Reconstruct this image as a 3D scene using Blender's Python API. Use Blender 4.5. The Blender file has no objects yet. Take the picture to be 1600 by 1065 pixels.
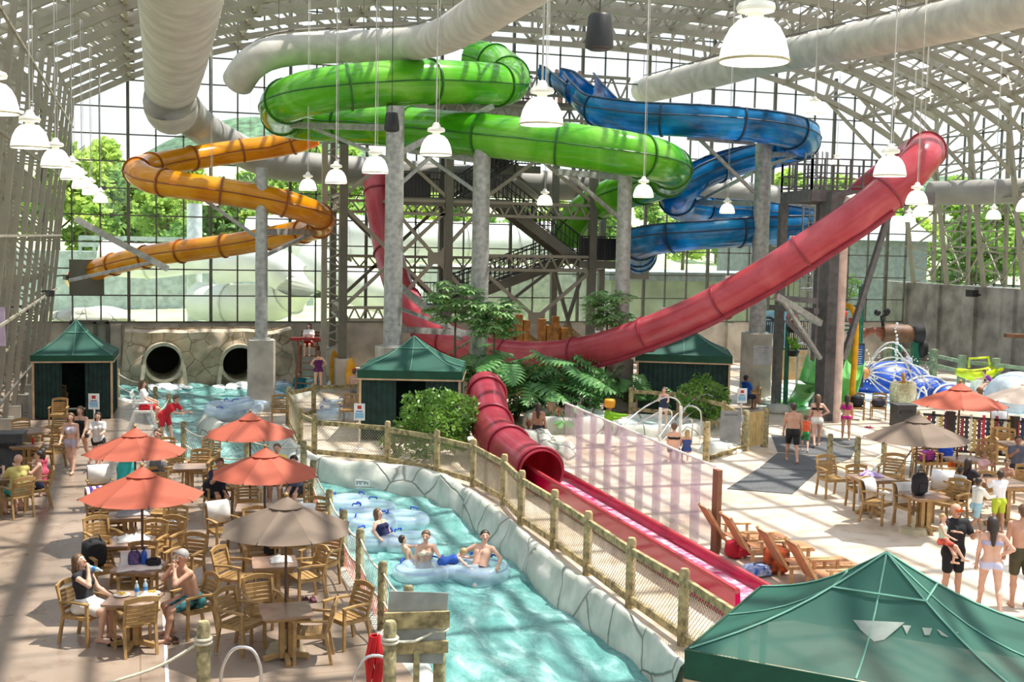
import bpy, math, random
import numpy as np
from mathutils import Vector, Matrix, noise
R = random.Random(7)
SC = bpy.context.scene
COL = SC.collection
PI = math.pi
V = Vector

# ---------------------------------------------------------------- camera
F = 1880.0; CAMH = 6.2; YAW = math.radians(17.3); PITCH = math.radians(4.7); ROLL = 0.020
CAMR = Matrix.Rotation(-YAW, 3, 'Z') @ Matrix.Rotation(PI/2 - PITCH, 3, 'X') @ Matrix.Rotation(ROLL, 3, 'Z')
CAMP = V((0, 0, CAMH))
cd = bpy.data.cameras.new('camera'); cam = bpy.data.objects.new('camera', cd); COL.objects.link(cam)
cam.matrix_world = Matrix.Translation(CAMP) @ CAMR.to_4x4()
cd.sensor_width = 36; cd.lens = F*36/1600; cd.clip_start = .1; cd.clip_end = 2000
SC.camera = cam

# ---------------------------------------------------------------- light
SC.view_settings.view_transform = 'Standard'; SC.view_settings.look = 'None'
SC.view_settings.gamma = 1; SC.view_settings.use_curve_mapping = False
SC.view_settings.exposure = 0.45
w = bpy.data.worlds.new('sky'); SC.world = w; w.use_nodes = True
nt = w.node_tree; nt.nodes.clear()
o_ = nt.nodes.new('ShaderNodeOutputWorld'); b_ = nt.nodes.new('ShaderNodeBackground')
tc = nt.nodes.new('ShaderNodeTexCoord'); sx = nt.nodes.new('ShaderNodeSeparateXYZ'); cr = nt.nodes.new('ShaderNodeValToRGB')
cr.color_ramp.elements[0].position = 0.0; cr.color_ramp.elements[0].color = (.93, .96, 1, 1)
cr.color_ramp.elements[1].position = .7; cr.color_ramp.elements[1].color = (.66, .80, 1, 1)
nt.links.new(tc.outputs['Generated'], sx.inputs[0]); nt.links.new(sx.outputs['Z'], cr.inputs[0])
nt.links.new(cr.outputs[0], b_.inputs['Color']); b_.inputs['Strength'].default_value = 1.05
nt.links.new(b_.outputs[0], o_.inputs[0])
sl = bpy.data.lights.new('sun', 'SUN'); sl.energy = 7.5; sl.angle = math.radians(.8); sl.color = (1, .95, .86)
so = bpy.data.objects.new('sun', sl); COL.objects.link(so)
so.rotation_euler = V((.40, .0, .92)).to_track_quat('Z', 'Y').to_euler()
try:
    SC.cycles.use_denoising = True
    SC.cycles.max_bounces = 7; SC.cycles.transparent_max_bounces = 24
    SC.cycles.diffuse_bounces = 4; SC.cycles.glossy_bounces = 3; SC.cycles.transmission_bounces = 4
    SC.cycles.sample_clamp_indirect = 6; SC.cycles.caustics_reflective = False; SC.cycles.caustics_refractive = False
except Exception: pass

# ---------------------------------------------------------------- pixel -> world
def ray(px, py): return CAMR @ V(((px-800)/F, -(py-532.5)/F, -1))
def atz(px, py, z=0.0):
    d = ray(px, py); return CAMP + d*((z-CAMH)/d.z)
def atd(px, py, Z): return CAMP + ray(px, py)*Z
def aty(px, py, Y):
    d = ray(px, py); return CAMP + d*(Y/d.y)
def atx(px, py, X):
    d = ray(px, py); return CAMP + d*(X/d.x)

# ---------------------------------------------------------------- materials
MATS = {}
def mat(name, col, rough=.6, metal=0., var=.12, scale=3., bump=0., bscale=30., transl=0., alpha=1., emit=0., spec=.5, col2=None, coat=0., detail=3.):
    if name in MATS: return MATS[name]
    m = bpy.data.materials.new(name); m.use_nodes = True; n = m.node_tree; n.nodes.clear()
    out = n.nodes.new('ShaderNodeOutputMaterial'); p = n.nodes.new('ShaderNodeBsdfPrincipled')
    tcn = n.nodes.new('ShaderNodeTexCoord'); nz = n.nodes.new('ShaderNodeTexNoise'); mx = n.nodes.new('ShaderNodeMix'); mx.data_type = 'RGBA'
    nz.inputs['Scale'].default_value = scale; nz.inputs['Detail'].default_value = detail
    n.links.new(tcn.outputs['Object'], nz.inputs['Vector'])
    c2 = col2 if col2 else tuple(max(0, c*(1-2.2*var)) for c in col)
    c1 = col if col2 else tuple(min(1, c*(1+var)) for c in col)
    rp = n.nodes.new('ShaderNodeValToRGB'); rp.color_ramp.elements[0].position = .32; rp.color_ramp.elements[1].position = .68
    rp.color_ramp.elements[0].color = (*c2, 1); rp.color_ramp.elements[1].color = (*c1, 1)
    n.links.new(nz.outputs['Fac'], rp.inputs[0]); n.links.new(rp.outputs[0], p.inputs['Base Color'])
    n.nodes.remove(mx)
    p.inputs['Roughness'].default_value = rough; p.inputs['Metallic'].default_value = metal
    p.inputs['Specular IOR Level'].default_value = spec; p.inputs['Coat Weight'].default_value = coat
    if emit:
        p.inputs['Emission Color'].default_value = (*col, 1); p.inputs['Emission Strength'].default_value = emit
    if bump:
        bn = n.nodes.new('ShaderNodeTexNoise'); bn.inputs['Scale'].default_value = bscale; bn.inputs['Detail'].default_value = 4
        bb = n.nodes.new('ShaderNodeBump'); bb.inputs['Strength'].default_value = bump; bb.inputs['Distance'].default_value = .05
        n.links.new(tcn.outputs['Object'], bn.inputs['Vector']); n.links.new(bn.outputs['Fac'], bb.inputs['Height']); n.links.new(bb.outputs[0], p.inputs['Normal'])
    last = p.outputs[0]
    if transl:
        t = n.nodes.new('ShaderNodeBsdfTranslucent'); ms = n.nodes.new('ShaderNodeMixShader'); ms.inputs[0].default_value = transl
        n.links.new(rp.outputs[0], t.inputs['Color']); n.links.new(last, ms.inputs[1]); n.links.new(t.outputs[0], ms.inputs[2]); last = ms.outputs[0]
    if alpha < 1:
        t = n.nodes.new('ShaderNodeBsdfTransparent'); ms = n.nodes.new('ShaderNodeMixShader'); ms.inputs[0].default_value = alpha
        n.links.new(t.outputs[0], ms.inputs[1]); n.links.new(last, ms.inputs[2]); last = ms.outputs[0]
    n.links.new(last, out.inputs[0]); MATS[name] = m
    return m

M = {}
M['steel'] = mat('painted_tan_steel', (.31, .28, .22), .5, .0, .06, 1.5)
M['steel_d'] = mat('painted_brown_steel', (.15, .14, .11), .55, .0, .08, 1.5)
M['galv'] = mat('galvanised_steel', (.42, .43, .42), .42, .35, .14, 6)
M['galv_d'] = mat('weathered_steel', (.16, .155, .16), .5, .3, .12, 5)
M['mull'] = mat('dark_mullion', (.13, .125, .10), .5)
M['conc'] = mat('cast_concrete', (.56, .51, .43), .85, 0, .16, 1.2, .15, 12)
M['conc_d'] = mat('damp_concrete', (.30, .29, .26), .85, 0, .25, .9, .15, 8, detail=5)
M['black'] = mat('black_plastic', (.02, .02, .022), .45)
M['rail_b'] = mat('black_railing', (.025, .025, .03), .5)
M['white'] = mat('white_paint', (.85, .84, .80), .4)
M['duct'] = mat('white_fabric_duct', (.62, .60, .55), .8, 0, .09, 1.6, .25, 3, transl=.2)
M['duct_g'] = mat('shade_grey_duct', (.30, .29, .265), .6, 0, .08, 1)  # grey instead of white: shade over the back duct put into the colour
M['wood'] = mat('honey_teak', (.41, .25, .095), .5, 0, .14, 9)
M['wood_l'] = mat('pale_lounger_wood', (.62, .36, .17), .5, 0, .12, 8)
M['top'] = mat('brown_tabletop', (.33, .215, .15), .25, 0, .12, 5)
M['post'] = mat('weathered_timber', (.42, .33, .16), .8, 0, .30, 7, .2, 20)
M['postg'] = mat('mossy_timber', (.36, .31, .16), .8, 0, .32, 9, .2, 20)
M['rope'] = mat('pale_rope', (.66, .62, .48), .8, 0, .1, 30)
M['net'] = mat('fence_netting', (.38, .33, .22), .8)
M['chrome'] = mat('brushed_steel', (.75, .74, .72), .25, .9, .03)
M['red_c'] = mat('terracotta_canvas', (.50, .12, .07), .75, 0, .05, 2, transl=.25)
M['brn_c'] = mat('taupe_canvas', (.21, .155, .115), .75, 0, .05, 2, transl=.2)
M['wht_c'] = mat('cream_canvas', (.85, .72, .62), .75, 0, .03, 2, transl=.3)
M['green_c'] = mat('green_canvas', (.012, .095, .066), .65, 0, .10, 1.2, transl=.13, alpha=.95)
M['curt'] = mat('dark_green_curtain', (.006, .035, .03), .75, 0, .2, 4)
M['cord'] = mat('pale_seam_tape', (.16, .38, .29), .7)
M['tanw'] = mat('tan_timber_trim', (.60, .42, .26), .7)
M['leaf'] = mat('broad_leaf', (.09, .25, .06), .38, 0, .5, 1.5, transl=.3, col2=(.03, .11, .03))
M['leaf_l'] = mat('bright_shrub_leaf', (.22, .40, .06), .42, 0, .5, 1.5, transl=.4, col2=(.07, .19, .03))  # brighter, yellower leaf green for the shrubs
M['leaf_o'] = mat('woodland_leaf', (.44, .62, .13), .6, 0, .3, .5, transl=.5, col2=(.20, .38, .07))
M['leaf_f'] = mat('distant_woodland_leaf', (.20, .36, .10), .7, 0, .3, .3, transl=.4, col2=(.10, .20, .06))
M['bark'] = mat('bark', (.16, .12, .08), .9)
M['grass'] = mat('lawn', (.46, .54, .28), .9, 0, .15, .6)
M['hill'] = mat('wooded_hill', (.10, .19, .10), .95, 0, .3, .25, .5, 1)
M['road'] = mat('asphalt_road', (.45, .45, .44), .9)
M['shade'] = mat('enamelled_lamp_bowl', (.95, .93, .82), .35, 0, .02, emit=.9)
M['lampcap'] = mat('lamp_housing', (.82, .80, .70), .35, emit=.15)
M['skinA'] = mat('fair_skin', (.68, .40, .29), .5, 0, .05, 6)
M['skinB'] = mat('tan_skin', (.55, .30, .20), .5, 0, .05, 6)
M['skinC'] = mat('brown_skin', (.38, .20, .13), .5, 0, .05, 6)
M['hair_d'] = mat('dark_hair', (.035, .022, .016), .5)
M['hair_b'] = mat('brown_hair', (.13, .07, .035), .5)
M['hair_y'] = mat('blond_hair', (.50, .32, .14), .5)
M['hair_g'] = mat('grey_hair', (.35, .33, .31), .6)
M['lip'] = mat('lip_red', (.45, .13, .11), .5)

# sRGB helper for quick colours
def rgb(h):
    c = [int(h[i:i+2], 16)/255 for i in (0, 2, 4)]
    return tuple(x/12.92 if x <= .04045 else ((x+.055)/1.055)**2.4 for x in c)
def cm(name, h, rough=.6, **k): return mat(name, rgb(h), rough, **k)

# ---------------------------------------------------------------- mesh builder
class MB:
    def __init__(s): s.v = []; s.f = []; s.m = []; s.mi = 0
    def add(s, vs, fs):
        b = len(s.v); s.v += [tuple(v) for v in vs]; s.f += [tuple(b+i for i in f) for f in fs]; s.m += [s.mi]*len(fs); return s
    def box(s, c, d, rz=0., rot=None):
        rm = rot if rot is not None else Matrix.Rotation(rz, 3, 'Z'); c = V(c)
        vs = [c + rm @ V((x*d[0]/2, y*d[1]/2, z*d[2]/2)) for z in (-1, 1) for y in (-1, 1) for x in (-1, 1)]
        return s.add(vs, [(0, 2, 3, 1), (4, 5, 7, 6), (0, 1, 5, 4), (2, 6, 7, 3), (0, 4, 6, 2), (1, 3, 7, 5)])
    def beam(s, a, b, w, h=None, up=(0, 0, 1)):
        h = h or w; a = V(a); b = V(b); d = (b-a)
        if d.length < 1e-6: return s
        d.normalize(); u = V(up)
        if abs(d.dot(u)) > .98: u = V((0, 1, 0)) if abs(d.y) < .9 else V((1, 0, 0))
        x = d.cross(u).normalized(); y = x.cross(d)
        vs = [p + x*(i*w/2) + y*(j*h/2) for p in (a, b) for i, j in ((-1, -1), (1, -1), (1, 1), (-1, 1))]
        return s.add(vs, [(3, 2, 1, 0), (4, 5, 6, 7), (0, 1, 5, 4), (1, 2, 6, 5), (2, 3, 7, 6), (3, 0, 4, 7)])
    def tube(s, pts, r, n=8, cap=True, closed=False, up=(0, 0, 1), sy=1.):
        pts = [V(p) for p in pts]; k = len(pts); rs = r if isinstance(r, (list, tuple)) else [r]*k
        fr = frames(pts, up, closed); vs = []
        for p, rr, (x, y) in zip(pts, rs, fr):
            for i in range(n):
                a = 2*PI*i/n; vs.append(p + x*(math.cos(a)*rr) + y*(math.sin(a)*rr*sy))
        fs = []
        for j in range(k if closed else k-1):
            for i in range(n):
                a = j*n+i; b = j*n+(i+1) % n; c = ((j+1) % k)*n+(i+1) % n; d = ((j+1) % k)*n+i; fs.append((a, b, c, d))
        if cap and not closed: fs += [tuple(range(n))[::-1], tuple((k-1)*n+i for i in range(n))]
        return s.add(vs, fs)
    def cyl(s, a, b, r, r2=None, n=12, cap=True): return s.tube([a, b], [r, r if r2 is None else r2], n, cap)
    def lathe(s, prof, c=(0, 0, 0), n=20, cap=False):
        c = V(c); vs = []; fs = []
        for r, z in prof:
            for i in range(n): a = 2*PI*i/n; vs.append(c+V((r*math.cos(a), r*math.sin(a), z)))
        for j in range(len(prof)-1):
            for i in range(n): fs.append((j*n+i, j*n+(i+1) % n, (j+1)*n+(i+1) % n, (j+1)*n+i))
        if cap: fs += [tuple(range(n))[::-1], tuple((len(prof)-1)*n+i for i in range(n))]
        return s.add(vs, fs)
    def prism(s, poly, z0, z1):
        n = len(poly); vs = [(p[0], p[1], z0) for p in poly]+[(p[0], p[1], z1) for p in poly]
        return s.add(vs, [tuple(range(n))[::-1], tuple(range(n, 2*n))]+[(i, (i+1) % n, n+(i+1) % n, n+i) for i in range(n)])
    def ball(s, c, r, n=10, m=7, sc=(1, 1, 1)):
        vs = []; fs = []; c = V(c)
        for j in range(m+1):
            t = PI*j/m
            for i in range(n):
                a = 2*PI*i/n; vs.append(c+V((r*sc[0]*math.sin(t)*math.cos(a), r*sc[1]*math.sin(t)*math.sin(a), r*sc[2]*math.cos(t))))
        for j in range(m):
            for i in range(n): fs.append((j*n+i, (j+1)*n+i, (j+1)*n+(i+1) % n, j*n+(i+1) % n))
        return s.add(vs, fs)
    def build(s, name, ms, parent=None, smooth=False, org=None):
        me = bpy.data.meshes.new(name); o = V(org) if org is not None else None
        vs = [(x-o.x, y-o.y, z-o.z) for x, y, z in s.v] if o is not None else s.v
        me.from_pydata(vs, [], s.f)
        for q in (ms if isinstance(ms, (list, tuple)) else [ms]): me.materials.append(q)
        if any(s.m): me.polygons.foreach_set('material_index', s.m)
        if smooth: sm(me, smooth)
        ob = bpy.data.objects.new(name, me); COL.objects.link(ob)
        if parent is not None: ob.parent = parent
        return ob
def sm(me, ang=True):
    me.polygons.foreach_set('use_smooth', [True]*len(me.polygons))
    if ang is not True:
        try: me.set_sharp_from_angle(angle=math.radians(ang))
        except Exception: pass
def frames(pts, up=(0, 0, 1), closed=False):
    n = len(pts); out = []; u = V(up)
    for i in range(n):
        a = pts[i-1] if (i > 0 or closed) else pts[0]; b = pts[(i+1) % n] if (i < n-1 or closed) else pts[-1]
        d = (b-a)
        if d.length < 1e-9: d = V((0, 0, 1))
        d.normalize(); uu = u
        if i and out: uu = out[-1][1]
        elif abs(d.dot(u)) > .95: uu = V((0, 1, 0)) if abs(d.y) < .9 else V((1, 0, 0))
        x = d.cross(uu)
        if x.length < 1e-6: x = d.orthogonal()
        x.normalize(); y = x.cross(d)
        # relax towards world up so that sweeps do not twist
        if abs(d.dot(u)) < .9:
            x2 = d.cross(u).normalized(); y2 = x2.cross(d)
            if not out or y2.dot(out[-1][1]) > -.5: x, y = x2, y2
        out.append((x, y))
    return out
def spline(cps, step=.35, closed=False):
    cps = [V(c) for c in cps]; n = len(cps); out = []
    rng = range(n) if closed else range(n-1)
    for i in rng:
        if closed: p0, p1, p2, p3 = cps[i-1], cps[i], cps[(i+1) % n], cps[(i+2) % n]
        else: p1, p2 = cps[i], cps[i+1]; p0 = cps[i-1] if i else p1*2-p2; p3 = cps[i+2] if i+2 < n else p2*2-p1
        k = max(2, int((p2-p1).length/step))
        t0 = 0; e = .5
        t1 = max((p1-p0).length**e, 1e-4); t2 = t1+max((p2-p1).length**e, 1e-4); t3 = t2+max((p3-p2).length**e, 1e-4)
        for j in range(k):
            t = t1+(t2-t1)*j/k
            A1 = p0*((t1-t)/(t1-t0))+p1*((t-t0)/(t1-t0)); A2 = p1*((t2-t)/(t2-t1))+p2*((t-t1)/(t2-t1)); A3 = p2*((t3-t)/(t3-t2))+p3*((t-t2)/(t3-t2))
            B1 = A1*((t2-t)/(t2-t0))+A2*((t-t0)/(t2-t0)); B2 = A2*((t3-t)/(t3-t1))+A3*((t-t1)/(t3-t1))
            out.append(B1*((t2-t)/(t2-t1))+B2*((t-t1)/(t2-t1)))
    if not closed: out.append(cps[-1])
    return out
def tag(o, label=None, cat=None, group=None, kind=None):
    if label: o['label'] = label
    if cat: o['category'] = cat
    if group: o['group'] = group
    if kind: o['kind'] = kind
    return o
def thing(name, label, cat, loc=(0, 0, 0), rz=0., group=None, kind=None):
    o = bpy.data.objects.new(name, None); COL.objects.link(o); o.location = loc; o.rotation_euler = (0, 0, rz)
    o.empty_display_size = .1
    return tag(o, label, cat, group, kind)
KIDS = {}
def copy_tree(src, loc=None, rz=None, label=None, group=None, parent=None, scale=None):
    c = src.copy(); COL.objects.link(c)
    if parent is not None: c.parent = parent
    if src.name not in KIDS: KIDS[src.name] = list(src.children)
    for ch in KIDS[src.name]: copy_tree(ch, parent=c)
    if loc is not None: c.location = loc
    if rz is not None: c.rotation_euler = (0, 0, rz)
    if scale is not None: c.scale = (scale,)*3 if not isinstance(scale, (tuple, list)) else scale
    if label: c['label'] = label
    if group: c['group'] = group
    return c
def struct(name, mb, m, parent=None, smooth=False, org=None):
    o = mb.build(name, m, parent, smooth, org); o['kind'] = 'structure'; return o
def npmesh(name, verts, faces, ms, parent=None, mi=None, smooth=False):
    """verts (n,3), faces (m,k) numpy with constant k"""
    me = bpy.data.meshes.new(name); verts = np.asarray(verts, np.float32); faces = np.asarray(faces, np.int32)
    k = faces.shape[1]; me.vertices.add(len(verts)); me.vertices.foreach_set('co', verts.ravel())
    me.loops.add(faces.size); me.loops.foreach_set('vertex_index', faces.ravel())
    me.polygons.add(len(faces)); me.polygons.foreach_set('loop_start', np.arange(0, faces.size, k, dtype=np.int32))
    try: me.polygons.foreach_set('loop_total', np.full(len(faces), k, np.int32))
    except Exception: pass
    for q in (ms if isinstance(ms, (list, tuple)) else [ms]): me.materials.append(q)
    if mi is not None: me.polygons.foreach_set('material_index', np.asarray(mi, np.int32))
    me.update(calc_edges=True)
    if smooth: sm(me)
    ob = bpy.data.objects.new(name, me); COL.objects.link(ob)
    if parent is not None: ob.parent = parent
    return ob
# ================================================================ the hall
YB = 57.7; XL = -4.0; XR = 41.0; XM = (XL+XR)/2; HW = (XR-XL)/2; BAY = 2.9
def zroof(x): u = (x-XM)/HW; return 11.3+4.8*(1-abs(u)**3)

# --- decks, pool bottom and water
def nodemat(name):
    m = bpy.data.materials.new(name); m.use_nodes = True; n = m.node_tree; n.nodes.clear(); return m, n, n.nodes.new, n.links.new
def floor_mat(name, c1, c2, c3, rough):
    m, n, N, L = nodemat(name); out = N('ShaderNodeOutputMaterial'); p = N('ShaderNodeBsdfPrincipled'); tcn = N('ShaderNodeTexCoord')
    a = N('ShaderNodeTexNoise'); a.inputs['Scale'].default_value = .35; a.inputs['Detail'].default_value = 5
    b = N('ShaderNodeTexNoise'); b.inputs['Scale'].default_value = 2.3; b.inputs['Detail'].default_value = 6
    for q in (a, b): L(tcn.outputs['Object'], q.inputs['Vector'])
    r1 = N('ShaderNodeValToRGB'); r1.color_ramp.elements[0].position = .35; r1.color_ramp.elements[1].position = .62
    r1.color_ramp.elements[0].color = (*c2, 1); r1.color_ramp.elements[1].color = (*c1, 1); L(a.outputs['Fac'], r1.inputs[0])
    r2 = N('ShaderNodeValToRGB'); r2.color_ramp.elements[0].position = .30; r2.color_ramp.elements[1].position = .5
    r2.color_ramp.elements[0].color = (*c3, 1); r2.color_ramp.elements[1].color = (1, 1, 1, 1); L(b.outputs['Fac'], r2.inputs[0])
    mx = N('ShaderNodeMix'); mx.data_type = 'RGBA'; mx.blend_type = 'MULTIPLY'; mx.inputs['Factor'].default_value = .8
    L(r1.outputs[0], mx.inputs['A']); L(r2.outputs[0], mx.inputs['B'])
    # control joints: a thin grid
    br = N('ShaderNodeTexBrick'); br.offset = 0; br.inputs['Scale'].default_value = 1; br.inputs['Mortar Size'].default_value = .012
    br.inputs['Brick Width'].default_value = 4.2; br.inputs['Row Height'].default_value = 4.2; br.inputs['Color1'].default_value = br.inputs['Color2'].default_value = (1, 1, 1, 1); br.inputs['Mortar'].default_value = (.72, .68, .62, 1)
    L(tcn.outputs['Object'], br.inputs['Vector'])
    m2 = N('ShaderNodeMix'); m2.data_type = 'RGBA'; m2.blend_type = 'MULTIPLY'; m2.inputs['Factor'].default_value = 1
    L(mx.outputs['Result'], m2.inputs['A']); L(br.outputs['Color'], m2.inputs['B']); L(m2.outputs['Result'], p.inputs['Base Color'])
    rr = N('ShaderNodeMapRange'); rr.inputs['To Min'].default_value = rough; rr.inputs['To Max'].default_value = rough+.35; L(b.outputs['Fac'], rr.inputs[0]); L(rr.outputs[0], p.inputs['Roughness'])
    L(p.outputs[0], out.inputs[0]); return m
M['floorL'] = floor_mat('stained_sealed_concrete', (.345, .265, .205), (.235, .18, .14), (.70, .66, .62), .14)
M['floorR'] = floor_mat('pale_broom_concrete', (.72, .63, .52), (.50, .385, .28), (.74, .66, .58), .28)

def water_mat():
    m, n, N, L = nodemat('churned_pool_water'); out = N('ShaderNodeOutputMaterial'); p = N('ShaderNodeBsdfPrincipled'); tcn = N('ShaderNodeTexCoord')
    mp = N('ShaderNodeMapping'); mp.inputs['Scale'].default_value = (1.25, .5, 1); mp.inputs['Rotation'].default_value = (0, 0, .5); L(tcn.outputs['Object'], mp.inputs['Vector'])
    a = N('ShaderNodeTexNoise'); a.inputs['Scale'].default_value = 1.9; a.inputs['Detail'].default_value = 9; a.inputs['Roughness'].default_value = .62; a.inputs['Distortion'].default_value = .7; L(mp.outputs[0], a.inputs['Vector'])
    r = N('ShaderNodeValToRGB'); e = r.color_ramp.elements
    e[0].position = .34; e[0].color = (.075, .235, .22, 1); e[1].position = .78; e[1].color = (.80, .90, .90, 1)
    q = e.new(.53); q.color = (.16, .37, .35, 1); q = e.new(.66); q.color = (.34, .56, .54, 1)
    L(a.outputs['Fac'], r.inputs[0]); L(r.outputs[0], p.inputs['Base Color'])
    p.inputs['Roughness'].default_value = .12; p.inputs['IOR'].default_value = 1.33
    b = N('ShaderNodeTexNoise'); b.inputs['Scale'].default_value = 5; b.inputs['Detail'].default_value = 6; b.inputs['Distortion'].default_value = .8; L(mp.outputs[0], b.inputs['Vector'])
    bb = N('ShaderNodeBump'); bb.inputs['Strength'].default_value = .7; bb.inputs['Distance'].default_value = .10; L(b.outputs['Fac'], bb.inputs['Height']); L(bb.outputs[0], p.inputs['Normal'])
    L(p.outputs[0], out.inputs[0]); return m
M['water'] = water_mat()
M['foam'] = mat('white_foam', (.92, .96, .96), .6, 0, .05, 3, .6, 14)

WZ = -.45
left_edge = [(150, 605), (169, 617), (216, 632), (243, 668), (262, 700), (288, 724), (340, 742), (400, 748), (450, 765), (484, 800), (512, 850), (535, 888), (562, 925), (599, 987), (640, 1034), (686, 1090)]
LE = [atz(*p) for p in left_edge]
rb = [(478, 718), (520, 727), (573, 730), (640, 735), (700, 752), (745, 778), (800, 820), (850, 862), (905, 905), (960, 948), (1010, 990), (1052, 1030), (1100, 1078)]
RB = [atz(*p, .0) for p in rb]                    # outer (deck side) line of the rock wall
pen = [(478, 718), (462, 700), (448, 690), (440, 672), (400, 668), (352, 668), (334, 655), (340, 640), (372, 632), (430, 634), (452, 628), (470, 618), (500, 612), (528, 608), (530, 592)]
PEN = [atz(*p) for p in pen]
mb = MB()
lp = [(-12, -9)]+[(-12, YB+2)]+[(LE[0].x, YB+2)]+[(p.x, p.y) for p in LE]+[(LE[-1].x+1.6, -9)]
mb.prism(lp[::-1], -1.2, 0); struct('floor', mb, M['floorL'])
mb = MB()
lpr = [(PEN[-1].x, YB+2)]+[(XR+1, YB+2), (XR+1, -9), (RB[-1].x+2.6, -9)]+[(p.x, p.y) for p in RB[::-1]]+[(p.x, p.y) for p in PEN[1:]]
mb.prism(lpr[::-1], -1.2, 0); struct('floor_plaza', mb, M['floorR'])
# water surface, gently waved
gx = np.arange(-7, 16, .25); gy = np.arange(-9, YB+1, .25); X_, Y_ = np.meshgrid(gx, gy)
Z_ = WZ+.035*np.sin(X_*2.1+Y_*1.3)+.03*np.sin(X_*3.7-Y_*2.3+1)+.02*np.sin(Y_*5.1+X_)
nxv, nyv = len(gx), len(gy); idx = np.arange(nxv*nyv).reshape(nyv, nxv)
fc = np.stack([idx[:-1, :-1].ravel(), idx[:-1, 1:].ravel(), idx[1:, 1:].ravel(), idx[1:, :-1].ravel()], 1)
wo = npmesh('river_water', np.stack([X_.ravel(), Y_.ravel(), Z_.ravel()], 1), fc, M['water'], smooth=True); tag(wo, 'turquoise churning lazy river water between the two decks', 'water', kind='structure')

# --- cast concrete walls
mb = MB(); mb.box((XM, YB+.25, .5), (HW*2+4, .3, 3.4)); struct('wall_back', mb, M['conc'])
mb = MB()
for i in range(17): mb.box((XL+3+i*2.6, YB+.02, .95), (.45, .22, 2.3))
struct('trim_pilasters', mb, M['conc'])
mb = MB(); mb.box((XR+.35, 30, 1.8), (.5, 60, 5.2)); struct('wall_right', mb, M['conc_d'])
mb = MB()
for i in range(20): mb.box((XR+.02, 3+i*2.9, 1.8), (.22, .9, 5.1))
struct('trim_right', mb, M['conc_d'])

# --- back curtain wall: mullions and panes
GL, n_, N_, L_ = nodemat('clear_glazing')
_o = N_('ShaderNodeOutputMaterial'); _t = N_('ShaderNodeBsdfTransparent'); _g = N_('ShaderNodeBsdfGlossy'); _m = N_('ShaderNodeMixShader'); _m.inputs[0].default_value = .06
_t.inputs[0].default_value = (.95, .98, .97, 1); _g.inputs['Roughness'].default_value = .05; L_(_t.outputs[0], _m.inputs[1]); L_(_g.outputs[0], _m.inputs[2]); L_(_m.outputs[0], _o.inputs[0]); M['glass'] = GL
RG, n_, N_, L_ = nodemat('translucent_roof_glazing')
_o = N_('ShaderNodeOutputMaterial'); _t = N_('ShaderNodeBsdfTransparent'); _g = N_('ShaderNodeBsdfTranslucent'); _m = N_('ShaderNodeMixShader'); _m.inputs[0].default_value = .25
_t.inputs[0].default_value = (1, 1, 1, 1); _g.inputs['Color'].default_value = (.95, .96, .96, 1); L_(_t.outputs[0], _m.inputs[1]); L_(_g.outputs[0], _m.inputs[2]); L_(_m.outputs[0], _o.inputs[0]); M['roofglass'] = RG

win = thing('window_1', None, None, (0, YB+.1, 0), kind='structure')
mb = MB(); PM = 1.215; x = aty(201, 400, YB).x-6*PM; k = 0
while x < XR+.1:
    zt = zroof(x)+1.5; wd = .14 if k % 3 == 0 else .07
    mb.box((x, 0, (2.2+zt)/2), (wd, .16 if k % 3 == 0 else .10, zt-2.2)); x += PM; k += 1
z = 2.2
while z < 17.6:
    if z <= 12: x0, x1 = XL-1, XR
    else:
        q = max(0, 1-(z-12.8)/4.8)**(1/3) if z > 12.8 else 1; x0, x1 = XM-HW*min(1, q), XM+HW*min(1, q)
    if x1 > x0: mb.box(((x0+x1)/2, 0, z), (x1-x0, .10, .06))
    z += 1.215
mb.build('window_frame', M['mull'], win)
mb = MB(); pts = [(XL-1, 2.2)]+[(XR, 2.2)]+[(XR-i*(XR-XL)/20, zroof(XR-i*(XR-XL)/20)+1.6) for i in range(21)]+[(XL-1, 13)]
mb.add([(a, .04, b) for a, b in pts], [tuple(range(len(pts)))]); mb.build('pane', M['glass'], win)
# solid infill panels where the flumes leave the building
for n, (p, q) in enumerate((((108, 405), (163, 461)), ((976, 402), (1013, 436)), ((1195, 385), (1262, 425)))):
    a = aty(*p, YB-.02); b = aty(*q, YB-.02); mb = MB(); mb.box(((a.x+b.x)/2, YB-.03, (a.z+b.z)/2), (abs(b.x-a.x), .12, abs(a.z-b.z)))
    struct('trim_panel' if n == 0 else 'trim_panel_%d' % n, mb, M['steel_d'])

# door in the back-left corner
dn = thing('door_1', None, None, (0, 0, 0), kind='structure')
a = aty(112, 503, YB-.1); b = aty(168, 580, YB-.1); mb = MB()
xx0, xx1, zz1 = a.x, b.x, a.z
for x in (xx0, (xx0*.35+xx1*.65), xx1): mb.box((x, YB+.02, zz1/2), (.14, .16, zz1))
mb.box(((xx0+xx1)/2, YB+.02, zz1), (xx1-xx0+.14, .16, .16)); mb.build('door_frame', M['mull'], dn)
mb = MB(); mb.box(((xx0+xx1)/2, YB+.02, zz1/2), (xx1-xx0, .02, zz1)); mb.build('pane', M['glass'], dn)

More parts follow.
